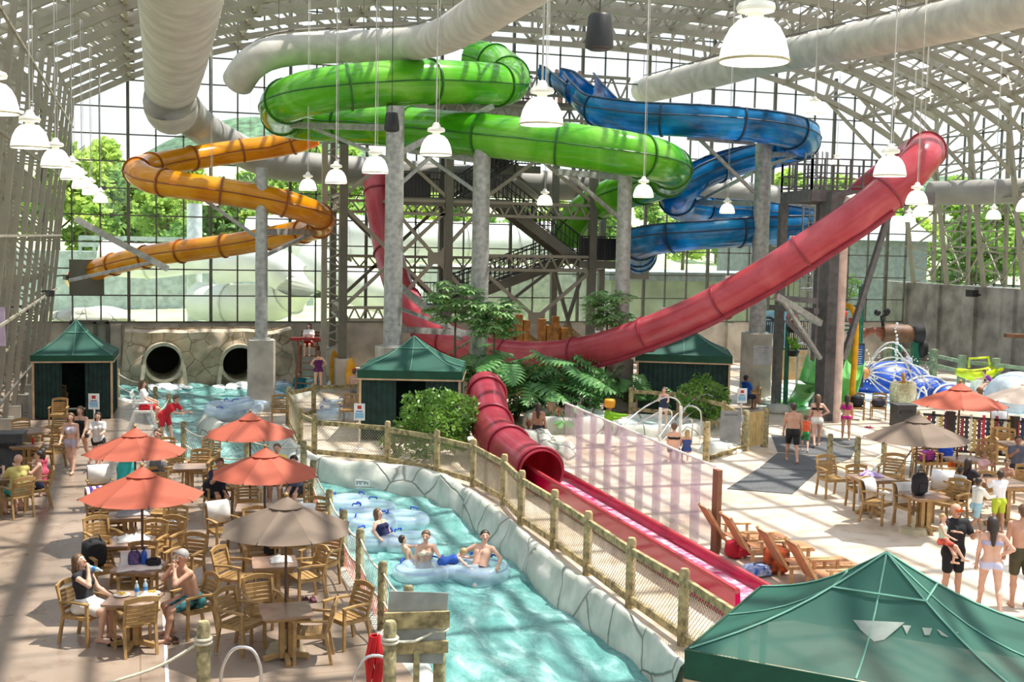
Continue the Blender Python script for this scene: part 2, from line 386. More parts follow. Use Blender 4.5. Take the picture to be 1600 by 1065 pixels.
# --- arch trusses on leaning legs, every bay
ceil = thing('ceiling', None, None, kind='structure')
def truss_mesh():
    mb = MB(); nseg = 18; bot = []; top = []
    for i in range(nseg+1):
        x = XL+1.3+(XR-XL-2.6)*i/nseg; bot.append(V((x, 0, zroof(x)-.1))); x2 = XL-1.0+(XR-XL+2.0)*i/nseg
        top.append(V((x2, 0, zroof(x)+1.35)))
    for i in range(nseg):
        mb.beam(bot[i], bot[i+1], .26, .24); mb.beam(top[i], top[i+1], .26, .30)
        mb.beam(bot[i], (top[i]+top[i+1])/2, .12); mb.beam((top[i]+top[i+1])/2, bot[i+1], .12)
    for i in range(1, nseg): mb.beam(bot[i], top[i], .11); mb.box(bot[i]+V((0, .0, .04)), (.5, .05, .34))
    for sgn, x0, zb in ((-1, XL, 0.), (1, XR, 4.4)):
        foot_in = V((x0 - sgn*.0, 0, zb)); foot_out = V((x0+sgn*1.3, 0, zb)); ti = bot[0] if sgn < 0 else bot[-1]; to = top[0] if sgn < 0 else top[-1]
        mb.beam(foot_in, ti, .24, .14, (1, 0, 0)); mb.beam(foot_out, to, .20, .14, (1, 0, 0))
        n = 8
        for i in range(n):
            a = foot_in.lerp(ti, i/n); b = foot_out.lerp(to, (i+.5)/n); c = foot_in.lerp(ti, (i+1)/n)
            mb.beam(a, b, .08); mb.beam(b, c, .08)
        kn = bot[2] if sgn < 0 else bot[-3]; (sgn > 0) and mb.beam(foot_in.lerp(ti, .72), kn, .12, .16)
    return mb
tm = truss_mesh(); t0 = tm.build('roof_truss', M['steel'], ceil); t0.location = (0, YB-.6, 0)
nb = 19
for k in range(1, nb):
    c = t0.copy(); COL.objects.link(c); c.parent = ceil; c.location = (0, YB-.6-k*BAY, 0)
# second set of closer leaning posts on the left wall (pairs)
mb = MB()
for k in range(nb*2):
    y = YB-.6-k*BAY/2
    if k % 2: mb.beam((XL-1.3, y, 0), (XL-1, y, 13.2), .16, .12, (1, 0, 0))
for z in (1.3, 3.7, 6.1, 8.5, 10.9):
    mb.beam((XL+z*.107+.08, 2, z), (XL+z*.107+.08, YB, z), .07, .07); mb.beam((XL-1.25, 2, z), (XL-1.25, YB, z), .10, .10)
for k in range(nb):
    y = YB-.6-k*BAY
    mb.beam((XL-1.3, y, 3.7), (XL-1.3, y-BAY, 8.5), .08); mb.beam((XL-1.3, y-BAY, 3.7), (XL-1.3, y, 8.5), .08)
struct('wall_left_frame', mb, M['steel'])
mb = MB()                                           # louvred outer skin of the left wall with open gaps
z = .2
while z < 12.6: mb.box((XL-1.75, YB/2+1, z), (.03, YB, .12 if z > 3.4 else .20)); z += (.72 if z > 3.4 else .34)
for k in range(nb*2): mb.box((XL-1.65, YB-.6-k*BAY/2, 6.3), (.06, .10, 12.6))
struct('wall_left', mb, M['steel_d'])
mb = MB()
for k in range(0, 14): mb.box((XL, YB-.6-k*BAY/1, .25), (.55, .6, .5))
struct('baseboard_left', mb, M['conc'])
# purlins, cross bracing, roof glazing
mb = MB(); nseg = 18
for i in range(nseg*2+1):
    x = XL-1.0+(XR-XL+2.0)*i/(nseg*2); u = XL+1.3+(XR-XL-2.6)*i/(nseg*2); z = zroof(u)+1.52
    mb.beam((x, 3, z), (x, YB, z), .13, .18)
    if i % 4 == 2:
        xb = u; mb.beam((xb, 3, zroof(xb)-.02), (xb, YB, zroof(xb)-.02), .13, .13)
        for k in range(nb-1):
            y = YB-.6-k*BAY; mb.beam((xb, y, zroof(xb)), (x, y-BAY, z-.2), .08); mb.beam((xb, y-BAY, zroof(xb)), (x, y, z-.2), .08)
mb.build('purlins', M['steel'], ceil)
mb = MB()
for k in range(nb*2):
    y = YB-k*BAY/2; L0 = None
    for i in range(nseg+1):
        x = XL-1.0+(XR-XL+2.0)*i/nseg; u = XL+1.3+(XR-XL-2.6)*i/nseg; p = V((x, y, zroof(u)+1.68))
        if L0 is not None: mb.beam(L0, p, .05, .05)
        L0 = p
mb.build('glazing_bar', M['steel'], ceil)
mb = MB(); vs = []; fs = []
for i in range(nseg+1):
    x = XL-1.4+(XR-XL+2.8)*i/nseg; u = XL+1.3+(XR-XL-2.6)*i/nseg; vs += [(x, 1, zroof(u)+1.72), (x, YB+.3, zroof(u)+1.72)]
for i in range(nseg): fs.append((2*i, 2*i+2, 2*i+3, 2*i+1))
mb.add(vs, fs); mb.build('roof_glazing', M['roofglass'], ceil)
# right wall window band above the concrete
wr = thing('window_2', None, None, (XR+1.45, 0, 0), kind='structure'); mb = MB(); y = 3
while y < YB: mb.box((0, y, 8.8), (.1, .08, 8.8)); y += 1.45
for z in (4.5, 6.1, 7.7, 9.3, 10.9, 12.4): mb.box((0, YB/2, z), (.1, YB, .07))
mb.build('window_frame', M['mull'], wr); mb = MB(); mb.add([(0, 2, 4.4), (0, YB, 4.4), (0, YB, 13.2), (0, 2, 13.2)], [(0, 1, 2, 3)]); mb.build('pane', M['glass'], wr)
mb = MB()
for z in (6.4, 8.8, 11.2): mb.beam((XR-(z-4.4)*.16, 3, z), (XR-(z-4.4)*.16, YB, z), .08, .08)
for k in range(nb):
    y = YB-.6-k*BAY
    mb.beam((XR+1.1, y, 4.6), (XR+1.1, y-BAY, 8.8), .07); mb.beam((XR+1.1, y-BAY, 4.6), (XR+1.1, y, 8.8), .07)
struct('wall_right_frame', mb, M['steel'])
mb = MB(); mb.box((XM, -8.6, 4), (HW*2+5, .3, 10)); struct('wall_front', mb, M['conc'])

# --- ground, hill and lawn outside
def grid_land(name, x0, x1, y0, y1, fz, m, nx=40, ny=40):
    xs = np.linspace(x0, x1, nx); ys = np.linspace(y0, y1, ny); vs = [(a, b, fz(a, b)) for b in ys for a in xs]
    i = np.arange(nx*ny).reshape(ny, nx); f = np.stack([i[:-1, :-1].ravel(), i[:-1, 1:].ravel(), i[1:, 1:].ravel(), i[1:, :-1].ravel()], 1)
    o = npmesh(name, vs, f, m, smooth=True); o['kind'] = 'structure'; return o
grid_land('ground', -160, 260, YB+1, 420, lambda x, y: max(0, min((y-62)*.055, 1.6))+max(0, y-95)*.085+.5*math.sin(x*.05), M['grass'], 50, 50)
grid_land('ground_side', XR+2, 160, -40, YB+1, lambda x, y: 3.5+max(0, x-46)*.12, M['grass'], 20, 20)
grid_land('ground_west', -160, XL-2, -40, YB+1, lambda x, y: -.1, M['grass'], 8, 8)
grid_land('hill', -320, 700, 480, 800, lambda x, y: -5+75*math.exp(-((y-640)/110)**2)*(.55+.30*math.sin(x*.013+.4)+.15*math.sin(x*.031)), M['hill'], 90, 40)
mb = MB(); mb.box((10, 92, 3.0), (200, 5, .1)); struct('road', mb, M['road'])
# ================================================================ slides
def slide_mat(name, c1, c2, c3, rough=.18):
    m, n, N, L = nodemat(name); out = N('ShaderNodeOutputMaterial'); p = N('ShaderNodeBsdfPrincipled'); tcn = N('ShaderNodeTexCoord')
    a = N('ShaderNodeTexNoise'); a.inputs['Scale'].default_value = .7; a.inputs['Detail'].default_value = 4; a.inputs['Distortion'].default_value = .6; L(tcn.outputs['Object'], a.inputs['Vector'])
    r = N('ShaderNodeValToRGB'); e = r.color_ramp.elements; e[0].position = .3; e[0].color = (*c2, 1); e[1].position = .72; e[1].color = (*c3, 1); q = e.new(.5); q.color = (*c1, 1)  # bright and shaded tones of the shells put into the colour as noise
    L(a.outputs['Fac'], r.inputs[0]); L(r.outputs[0], p.inputs['Base Color']); p.inputs['Roughness'].default_value = rough; p.inputs['Coat Weight'].default_value = .4; p.inputs['Coat Roughness'].default_value = .08
    t = N('ShaderNodeBsdfTranslucent'); ms = N('ShaderNodeMixShader'); ms.inputs[0].default_value = .38; L(r.outputs[0], t.inputs['Color']); L(p.outputs[0], ms.inputs[1]); L(t.outputs[0], ms.inputs[2]); L(ms.outputs[0], out.inputs[0]); return m
M['s_green'] = slide_mat('green_fibreglass', (.15, .60, .02), (.06, .42, .012), (.34, .78, .10))
M['s_green_e'] = mat('dark_green_flange', (.02, .14, .01), .4)
M['s_blue'] = slide_mat('blue_fibreglass', (.006, .26, .60), (.005, .10, .26), (.02, .48, .86))
M['s_blue_e'] = mat('navy_flange', (.01, .04, .09), .4)
M['s_oran'] = slide_mat('orange_fibreglass', (.88, .40, .006), (.74, .27, .004), (.96, .55, .03))
M['s_oran_e'] = mat('rust_flange', (.30, .08, .005), .4)
M['s_red'] = slide_mat('rose_fibreglass', (.68, .10, .135), (.58, .065, .09), (.78, .17, .20), .25)
M['s_red_e'] = mat('dark_rose_flange', (.30, .025, .045), .4)
M['s_mag'] = slide_mat('magenta_fibreglass', (.52, .005, .075), (.40, .004, .05), (.62, .02, .12), .15)

def arcsweep(mb, pts, r, a0, a1, n, th=.03, squash=1.):
    """open or closed shell swept along pts; angles measured in the section, 0 = right, -90 deg = bottom"""
    fr = frames(pts); full = abs(a1-a0) > 6.28; m = n if full else n+1; vs = []
    for p, (x, y) in zip(pts, fr):
        for rr in (r, r-th):
            for i in range(m):
                a = a0+(a1-a0)*i/n; vs.append(p+x*(math.cos(a)*rr)+y*(math.sin(a)*rr*squash))
    fs = []; S = 2*m
    for j in range(len(pts)-1):
        for i in range(n):
            i2 = (i+1) % m if full else i+1
            fs.append((j*S+i, j*S+i2, (j+1)*S+i2, (j+1)*S+i)); fs.append((j*S+m+i, (j+1)*S+m+i, (j+1)*S+m+i2, j*S+m+i2))
        if not full:
            for i in (0, m-1): fs.append((j*S+i, (j+1)*S+i, (j+1)*S+m+i, j*S+m+i))
    for j in (0, len(pts)-1):
        for i in range(n):
            i2 = (i+1) % m if full else i+1; fs.append((j*S+i, j*S+i2, j*S+m+i2, j*S+m+i))
    mb.add(vs, fs)
def flume(name, label, cat, cps, r, m, me_, gap=2.6, a0=0., a1=2*PI, seam=True, step=.28, n=26, group=None, ring=.055, squash=1., first=.6):
    pts = spline([V(c) for c in cps], step); t = thing(name, label, cat, (pts[0].x, pts[0].y, 0), group=group); org = t.location.copy()
    mb = MB(); arcsweep(mb, pts, r, a0, a1, n, squash=squash); shell = mb.build('flume_shell', m, t, smooth=60, org=org)
    acc = gap*first; fr = frames(pts)
    for i in range(1, len(pts)-1):
        acc += (pts[i]-pts[i-1]).length
        if acc > gap:
            acc = 0; d = (pts[i+1]-pts[i-1]).normalized(); mb = MB(); pp = [pts[i]-d*.035, pts[i]+d*.035]; k = 28
            x, y = fr[i]; vs = []
            full = a1-a0 > 6.2; mm = k if full else k+1
            for q in pp:
                for rr in (r+ring, r-.01):
                    for j in range(mm):
                        a = a0+(a1-a0)*j/k; vs.append(q+x*(math.cos(a)*rr)+y*(math.sin(a)*rr*squash))
            fs = []
            for j in range(k):
                j2 = (j+1) % mm if full else j+1
                fs += [(j, j2, 2*mm+j2, 2*mm+j), (j, mm+j, mm+j2, j2), (2*mm+j, 2*mm+j2, 3*mm+j2, 3*mm+j)]
            mb.add(vs, fs); mb.build('flange', me_, shell, smooth=40, org=org)
    if seam:
        mb = MB()
        for s in (-1, 1):
            mb.tube([p+x*(s*(r+.012)) for p, (x, y) in zip(pts, fr)], .028, 5)
        mb.build('seam', me_, t, org=org)
    if a1-a0 < 6:
        mb = MB()
        for a in (a0, a1):
            mb.tube([p+x*(math.cos(a)*r)+y*(math.sin(a)*r*squash) for p, (x, y) in zip(pts, fr)], .045, 6)
        mb.build('rim', me_, t, smooth=True, org=org)
    return t, pts
D = atd
g_t, g_pts = flume('tube_slide', 'large bright green enclosed tube slide looping across the hall', 'water slide',
    [D(735, 90, 50), D(768, 97, 49.5), D(795, 118, 47), D(788, 132, 44.5), D(740, 130, 43), D(650, 128, 41.5), D(560, 134, 40.5), D(495, 143, 40.5), D(452, 156, 41.5), D(438, 170, 43.5), D(452, 184, 45.5), D(500, 190, 46),
     D(560, 192, 45), D(640, 200, 44), D(720, 208, 43), D(810, 217, 42), D(900, 228, 41.5), D(980, 240, 41.5), D(1028, 251, 42.5), D(1050, 266, 45), D(1040, 280, 48), D(1000, 292, 50.5), D(960, 305, 52), D(925, 322, 53), D(900, 345, 53.5), D(885, 372, 54)],
    .76, M['s_green'], M['s_green_e'], 2.9)
o_t, o_pts = flume('tube_slide', 'orange enclosed tube slide zigzagging along the glass wall', 'water slide',
    [D(492, 210, 50), D(470, 219, 50), D(430, 228, 50), D(390, 234, 49.5), D(340, 241, 49), D(290, 249, 48), D(250, 256, 47), D(221, 262, 45.5), D(215, 269, 44), D(235, 281, 43), D(280, 289, 42.6), D(330, 296, 42.6), D(380, 304, 42.8), D(430, 314, 43), D(470, 325, 43.5),
     D(499, 338, 45), D(500, 352, 47), D(470, 362, 49), D(420, 372, 50), D(370, 381, 50.5), D(310, 389, 51), D(250, 397, 52), D(200, 407, 53), D(165, 417, 54), D(135, 428, 55.5), D(118, 436, 57.6)],
    .475, M['s_oran'], M['s_oran_e'], 2.0)
b_t, b_pts = flume('open_flume_slide', 'deep blue open flume slide spiralling down in front of the glass wall', 'water slide',
    [D(903, 128, 50), D(920, 150, 47.5), D(945, 170, 46), D(990, 178, 45.5), D(1060, 182, 45), D(1130, 186, 45), D(1200, 194, 45.5), D(1244, 206, 47), D(1252, 220, 49), D(1225, 232, 51), D(1180, 240, 51), D(1130, 254, 50.5), D(1090, 272, 50), D(1062, 296, 50), D(1062, 316, 51.5),
     D(1100, 324, 53.5), D(1160, 328, 55), D(1230, 334, 56), D(1290, 342, 54), D(1300, 352, 51.5), D(1260, 352, 49.5), D(1200, 354, 48.5), D(1120, 359, 48), D(1050, 365, 48), D(1008, 374, 49.5), D(998, 386, 52), D(1000, 396, 55), D(1000, 404, 58)],
    .74, M['s_blue'], M['s_blue_e'], 2.6, math.radians(-212), math.radians(32), first=.4)
bt2, _ = flume('flume_entry', 'short blue flared entry chute beside the top deck of the blue flume', 'slide entry',
    [D(858, 112, 50.5), D(872, 116, 50), D(888, 128, 48.8), D(905, 142, 47.6)], .6, M['s_blue'], M['s_blue_e'], 2.6, math.radians(-200), math.radians(20), seam=False)
r_t, r_pts = flume('tube_slide', 'long rose red tube slide sweeping down across the hall and up to the steel deck', 'water slide',
    [D(590, 262, 54), D(591, 300, 53.5), D(598, 350, 53), D(611, 410, 52), D(630, 462, 50.5), D(660, 502, 49), D(705, 531, 48), D(760, 550, 47), D(820, 558, 46), D(880, 556, 45), D(940, 545, 44), D(1010, 522, 43), D(1080, 494, 42), D(1150, 459, 41), D(1220, 418, 40.2), D(1290, 372, 39.6), D(1350, 331, 39.2), D(1400, 290, 39), D(1436, 252, 39.3), D(1447, 236, 40.5), D(1436, 240, 42.2), D(1405, 262, 43.5), D(1370, 288, 44.5), D(1335, 318, 46)],
    .62, M['s_red'], M['s_red_e'], 3.0, seam=False)
fr = frames(r_pts)
for i in range(60, len(r_pts)-40, 9):
    p = r_pts[i]; x, y = fr[i]; mb = MB(); mb.box(p+y*.64, (.16, .1, .1)); mb.build('cleat', M['white'], r_t, org=r_t.location)
mb = MB(); mb.tube([p-y*.58+x*.35 for p, (x, y) in zip(r_pts[30:-30], fr[30:-30])], .09, 6); mb.build('stiffening_rib', M['s_red_e'], r_t, org=r_t.location)

# lower red slide: short tube then an open run-out trough
c0 = [atz(764, 634, 1.3), atz(768, 660, 1.0), atz(776, 680, .85), atz(800, 704, .72), atz(846, 738, .62)]
t = thing('runout_slide', 'magenta run-out slide with a ribbed tube mouth beside the clear splash screen', 'water slide', (c0[0].x, c0[0].y, 0)); RUN = t; org = t.location.copy()
pts = spline([atz(758, 606, 1.65)]+c0, .15); mb = MB(); arcsweep(mb, pts, .56, 0, 2*PI, 30); mb.build('tube_mouth', slide_mat('muted_rose_fibreglass', (.50, .06, .10), (.40, .04, .07), (.60, .11, .15), .3), t, smooth=60, org=org)
frr = frames(pts)
for i in (4, len(pts)//3+2, 2*len(pts)//3, len(pts)-2):
    mb = MB(); x, y = frr[i]; mb.tube([pts[i]+x*(.6*math.cos(a))+y*(.6*math.sin(a)) for a in [2*PI*k/28 for k in range(28)]], .045, 6, closed=True, up=(.3, .8, .1)); mb.build('flange', M['s_red_e'], t, smooth=True, org=org)
e0 = atz(846, 742, .30); e1 = atz(1195, 950, .24); ax = (e1-e0).normalized(); sd = V((ax.y, -ax.x, 0)).normalized()
mb = MB(); prof = [(-.56, .10), (-.47, .12), (-.45, -.02), (-.38, -.07), (0, -.09), (.38, -.07), (.45, .0), (.47, .36), (.56, .34), (.54, -.22), (-.54, -.22)]
K = 24; vs = []
for j in range(K+1):
    p = e0.lerp(e1, j/K)
    for a, b in prof: vs.append(p+sd*a+V((0, 0, b)))
n = len(prof); fs = [(j*n+i, j*n+(i+1) % n, (j+1)*n+(i+1) % n, (j+1)*n+i) for j in range(K) for i in range(n)]
mb.add(vs, fs); mb.build('trough', M['s_mag'], t, org=org)
mb = MB()
for s in (-1, 1): mb.tube([e0+sd*(s*.52)+V((0, 0, .22+.11*s)), e1+sd*(s*.52)+V((0, 0, .22+.11*s))], .055, 8)
mb.build('rim', M['s_red'], t, org=org)
M['slidewater'] = mat('thin_slide_water', (.86, .62, .72), .1, 0, .2, 5, .6, 10, col2=(.62, .02, .16))
mb = MB(); mb.add([e0+sd*-.42+V((0, 0, -.045)), e0+sd*.42+V((0, 0, -.045)), e1+sd*.42+V((0, 0, -.045)), e1+sd*-.42+V((0, 0, -.045))], [(0, 1, 2, 3)])
mb.build('sliding_water', M['slidewater'], t, org=org)
for j in range(9):
    p = e0.lerp(e1, (j+.5)/9); mb = MB(); mb.box((p.x, p.y, .03), (.5, .5, .1)); mb.build('support_foot', M['s_red_e'], t, org=org)
# splash screen
s0 = atz(880, 742, 0); s1 = atz(1113, 862, 0); t = thing('splash_screen', 'clear plastic splash screen with translucent posts beside the magenta run-out slide', 'screen', s0); org = s0
M['clear'] = mat('clear_plastic_sheet', (.82, .77, .90), .12, 0, .1, 2, alpha=.38)
M['cpost'] = mat('frosted_plastic_post', (.70, .64, .68), .35, 0, .1, 2, alpha=.5)
d = (s1-s0).normalized(); nn = V((-d.y, d.x, 0)); Lg = (s1-s0).length
for i in range(9):
    a = s0.lerp(s1, i/9)+V((0, 0, .25)); b = s0.lerp(s1, (i+1)/9)+V((0, 0, .25)); mb = MB()
    za = 1.95-.2*i/9; zb = 1.95-.2*(i+1)/9
    mb.add([a, b, V((b.x, b.y, zb)), V((a.x, a.y, za))], [(0, 1, 2, 3)]); mb.build('clear_panel', M['clear'], t, org=org)
    if 1 <= i: mb = MB(); mb.beam(a-V((0, 0, .25))+nn*.06, V((a.x, a.y, za))+nn*.06, .34, .05, nn); mb.build('frosted_post', M['cpost'], t, org=org)
mb = MB(); mb.tube([V((s0.x, s0.y, 1.96)), V((s1.x, s1.y, 1.76))], .025, 6); mb.build('top_edge', M['white'], t, org=org)
mb = MB(); q = s1+d*.12; mb.prism([(q.x-.12*d.x-.05*nn.x, q.y-.12*d.y-.05*nn.y), (q.x+.10*d.x-.05*nn.x, q.y+.10*d.y-.05*nn.y), (q.x+.10*d.x+.05*nn.x, q.y+.10*d.y+.05*nn.y), (q.x-.12*d.x+.05*nn.x, q.y-.12*d.y+.05*nn.y)], 0, 1.72)
mb.build('end_post', cm('reddish_timber', '8A6048'), t, org=org)

# ================================================================ air ducts
def duct(label, cps, r, m, step=.5, group='white air ducts under the roof', hang=True):
    pts = spline(cps, step); rs = [r*(1+.004*math.sin(i*1.7)) for i in range(len(pts))]
    t = thing('air_duct', label, 'duct', (pts[0].x, pts[0].y, pts[0].z), group=group)
    mb = MB(); mb.tube(pts, rs, 22); mb.build('duct_sleeve', m, t, smooth=60, org=t.location)
    if hang:
        mb = MB(); mb.tube([p+V((0, 0, r+.10)) for p in pts], .035, 5)
        for i in range(0, len(pts), 5): mb.cyl(pts[i]+V((0, 0, r*.9)), pts[i]+V((0, 0, r+1.3)), .02, n=4)
        mb.build('hanger_rail', M['steel_d'], t, org=t.location)
    return t
duct('thick white fabric duct hanging over the left deck, its end bending down by the glass', [atz(290, -180, 10.6), atz(284, -40, 10.55), atz(275, 80, 10.5), atz(266, 150, 10.4), D(266, 163, 34.5), D(268, 170, 35.6)], .76, M['duct'])
duct('grey duct running low across the glass wall behind the stair tower', [D(280, 166, 42), D(300, 186, 48), D(330, 209, 53), D(370, 232, 55.2), D(420, 254, 55.7), D(480, 262, 56.2), D(560, 268, 57), D(650, 275, 57.5), D(760, 283, 58), D(860, 290, 59), D(1000, 290, 60), D(1100, 300, 61), D(1270, 318, 61.5)], .72, M['duct_g'], 1.2, hang=False)
duct('white fabric duct that turns along above the green tube slide', [D(372, 128, 42), D(388, 104, 41.5), D(415, 86, 41.5), D(460, 77, 42), D(540, 73, 42.5), D(620, 70, 42), D(675, 62, 39), D(730, 36, 33), D(790, -5, 27), D(870, -60, 22)], .56, M['duct'])
duct('white fabric duct slanting under the right half of the roof', [D(1005, 141, 63), D(1030, 136, 60), D(1100, 118, 56), D(1200, 92, 50.5), D(1300, 72, 45.5), D(1450, 40, 39), D(1600, 5, 33.5), D(1800, -45, 28)], .66, M['duct'])
duct('pale duct lying along the right hand windows above the concrete', [D(1455, 302, 62), D(1530, 300, 60), D(1600, 298, 58.5), D(1700, 296, 57)], .62, M['duct_g'], 1.2, hang=False)

# ================================================================ columns
def column(label, px, ytop, yped, ybase, dia, ped, Z=None, sq=False):
    b = atz(px, ybase, 0); Zc = (b-CAMP).dot(CAMR @ V((0, 0, -1))); 
    def zat(py): return aty(px, py, b.y).z
    zt, zp = zat(ytop), zat(yped); t = thing('support_column', label, 'column', (b.x, b.y, 0))
    if sq:
        mb = MB(); mb.box((0, 0, zt/2), (dia, dia, zt)); mb.box((0, 0, .1), (dia+.2, dia+.2, .2)); mb.build('shaft', M['galv_d'], t)
    else:
        mb = MB(); mb.cyl((0, 0, zp), (0, 0, zt), dia/2, dia/2*.97, 24); mb.build('shaft', M['galv'], t, smooth=50)
        mb = MB(); mb.cyl((0, 0, zp), (0, 0, zp+.05), dia/2+.12, n=24); mb.build('base_flange', M['galv'], t, smooth=50)
        mb = MB(); h = ped/2; ch = h*.82
        mb.prism([(-h, -ch), (-ch, -h), (ch, -h), (h, -ch), (h, ch), (ch, h), (-ch, h), (-h, ch)], -1.0, zp); mb.build('concrete_plinth', M['conc'], t)
    return t, b, zt
C1 = column('grey steel column on a tall concrete plinth standing in the river by the tube pile', 408, 262, 530, 640, .44, .92)
C2 = column('thick grey steel column behind the green cabana, left of the stair tower', 612, 166, 541, 655, .64, 1.05)
C3 = column('thick grey steel column in front of the stair tower', 746, 200, 560, 648, .62, .9)
C4 = column('grey steel column right of the stairs, behind the red tube dip', 967, 272, 560, 640, .56, .8)
C5 = column('grey steel column on a wide round plinth carrying the blue flume', 1179, 224, 520, 628, .66, .98)
C6 = column('dark square steel column under the steel deck with a pale pipe beside it', 1290, 300, 600, 655, .62, .8, sq=True)
b = atz(1307, 660, 0); mb = MB(); zt = aty(1307, 308, b.y).z; mb.tube([(b.x, b.y, 0), (b.x, b.y, zt-.3), (b.x+.1, b.y, zt-.05), (b.x+.35, b.y, zt), (b.x+1.0, b.y, zt)], .14, 12)
o = mb.build('drain_pipe', cm('pale_pink_pipe', 'D8BFB4'), None, smooth=50); tag(o, 'pale upright pipe elbowing below the steel deck', 'pipe')
# slide brackets
def bracket(label, a, b, c):
    t = thing('slide_bracket', label, 'bracket', (a.x, a.y, a.z), group='steel arms holding the slides'); mb = MB(); mb.beam(a, b, .16, .22); mb.build('arm', M['galv'], t, org=a)
    mb = MB(); mb.beam(c, b.lerp(a, .15), .12); mb.build('strut', M['galv'], t, org=a)
bracket('steel arm from the left river column out to the lower orange tube', D(404, 312, 43), D(292, 303, 42.8), D(404, 372, 43.2))
bracket('steel arm from the left river column out to the orange bend', D(412, 362, 43), D(506, 362, 47), D(412, 400, 43.3))
bracket('long steel arm from the leaning frames under the lowest orange run', D(118, 342, 44), D(262, 420, 46), D(108, 438, 44))
bracket('steel arm from the thick column under the left green bend', D(612, 200, 42), D(455, 195, 43), D(612, 250, 42))
bracket('steel arm from the stair side column under the upper green run', D(745, 250, 43), D(640, 235, 44), D(745, 300, 43))
bracket('steel arm from the thick column up to the top green run', D(612, 245, 42), D(770, 165, 43.5), D(612, 300, 42))
bracket('steel arm from the column behind the red tube to the green bend', D(967, 277, 46), D(870, 268, 43), D(967, 340, 46))
bracket('steel arm from the blue flume column to the left', D(1178, 222, 47), D(1075, 214, 46), D(1178, 300, 47))
bracket('steel arm from the blue flume column to the right', D(1182, 242, 47), D(1262, 240, 49), D(1182, 265, 47))
bracket('steel arm from the blue flume column under the middle run', D(1178, 318, 48), D(1075, 316, 51), D(1178, 268, 48))
bracket('slanted steel arm from the thick column down to the red tube', D(620, 443, 42), D(720, 528, 46), D(620, 443, 42))
bracket('flat steel arm from the thick column to the red tube', D(620, 514, 42), D(745, 521, 46.5), D(620, 480, 42))
bracket('steel arm from the square column up under the red tube', D(1282, 505, 43), D(1212, 462, 41.2), D(1282, 560, 43))
# ================================================================ stair tower
tw = thing('stair_tower', 'tall brown steel stair tower of decks and zigzag stairs serving the slides', 'stair tower', tuple(atz(740, 600, 0))); TO = tw.location.copy()
YF = aty(740, 600, 1).y and atd(740, 400, 50).y      # front plane of the tower
YF = 49.0; YR = 54.5
def fx(px, py, Y=YF): return aty(px, py, Y)
XS = [fx(536, 400).x, fx(700, 400).x, fx(752, 400).x, fx(925, 400).x]
XR2 = [fx(520, 400, YR).x, fx(690, 400, YR).x, fx(866, 400, YR).x, fx(940, 400, YR).x]
ZT = fx(740, 150).z; ZM = fx(740, 312).z; ZL = fx(850, 407).z; ZB = fx(560, 488).z
def leg(x, y, zt, w=.32):
    mb = MB(); mb.box((x, y, zt/2+.6), (w, w, zt-1.2)); mb.build('tower_leg', M['steel_d'], tw, org=TO)
    mb = MB(); mb.box((x, y, .65), (w+.25, w+.25, 1.3)); mb.build('concrete_foot', M['conc'], tw, org=TO)
for x in XS[1:]: leg(x, YF, ZT)
leg(XS[0], YF, fx(536, 100).z)
for x in XR2: leg(x, YR, ZT, .28)
def tbeam(a, b, w=.16, h=None, name='brace', m='steel'):
    mb = MB(); mb.beam(a, b, w, h); mb.build(name, M[m], tw, org=TO)
def P3(px, py, Y=YF): return fx(px, py, Y)
# open web beams
def webbeam(a, b, h, m='steel', nseg=8):
    mb = MB(); a = V(a); b = V(b); u = V((0, 0, h)); mb.beam(a, b, .14, .12); mb.beam(a-u, b-u, .14, .12)
    for i in range(nseg):
        p = a.lerp(b, i/nseg); q = a.lerp(b, (i+.5)/nseg)-u; r = a.lerp(b, (i+1)/nseg); mb.beam(p, q, .07); mb.beam(q, r, .07)
    mb.build('web_beam', M[m], tw, org=TO)
webbeam((XS[1]-2.2, YF, ZM-.1), (XS[3], YF, ZM-.1), .55, nseg=14)
webbeam((XS[2], YF, ZL+.18), (XS[3], YF, ZL+.18), .6, nseg=8)
webbeam((XS[0], YF, ZB+.2), (XS[1], YF, ZB+.2), .5, nseg=9)
webbeam((XS[0], YF, ZB+.2), (XR2[0], YR, ZB+.2), .5, nseg=5)
webbeam((XS[0], YF, ZM+.1), (XR2[0], YR, ZM+.1), .55, nseg=5)
webbeam((XS[0]-1, YF-.1, ZT+1.1), (XS[3]+1.5, YF-.1, ZT+1.1), .9, nseg=16)
webbeam((XS[0], YF, ZT-.3), (XS[3], YF, ZT-.3), .5, nseg=18)
webbeam((XR2[0], YR, ZM), (XR2[3], YR, ZM), .5, nseg=16); webbeam((XR2[0], YR, ZL), (XR2[3], YR, ZL), .5, nseg=16)
webbeam((XS[3], YF, ZL+.18), (XR2[3]+.4, YR, ZL+.18), .5, nseg=5)
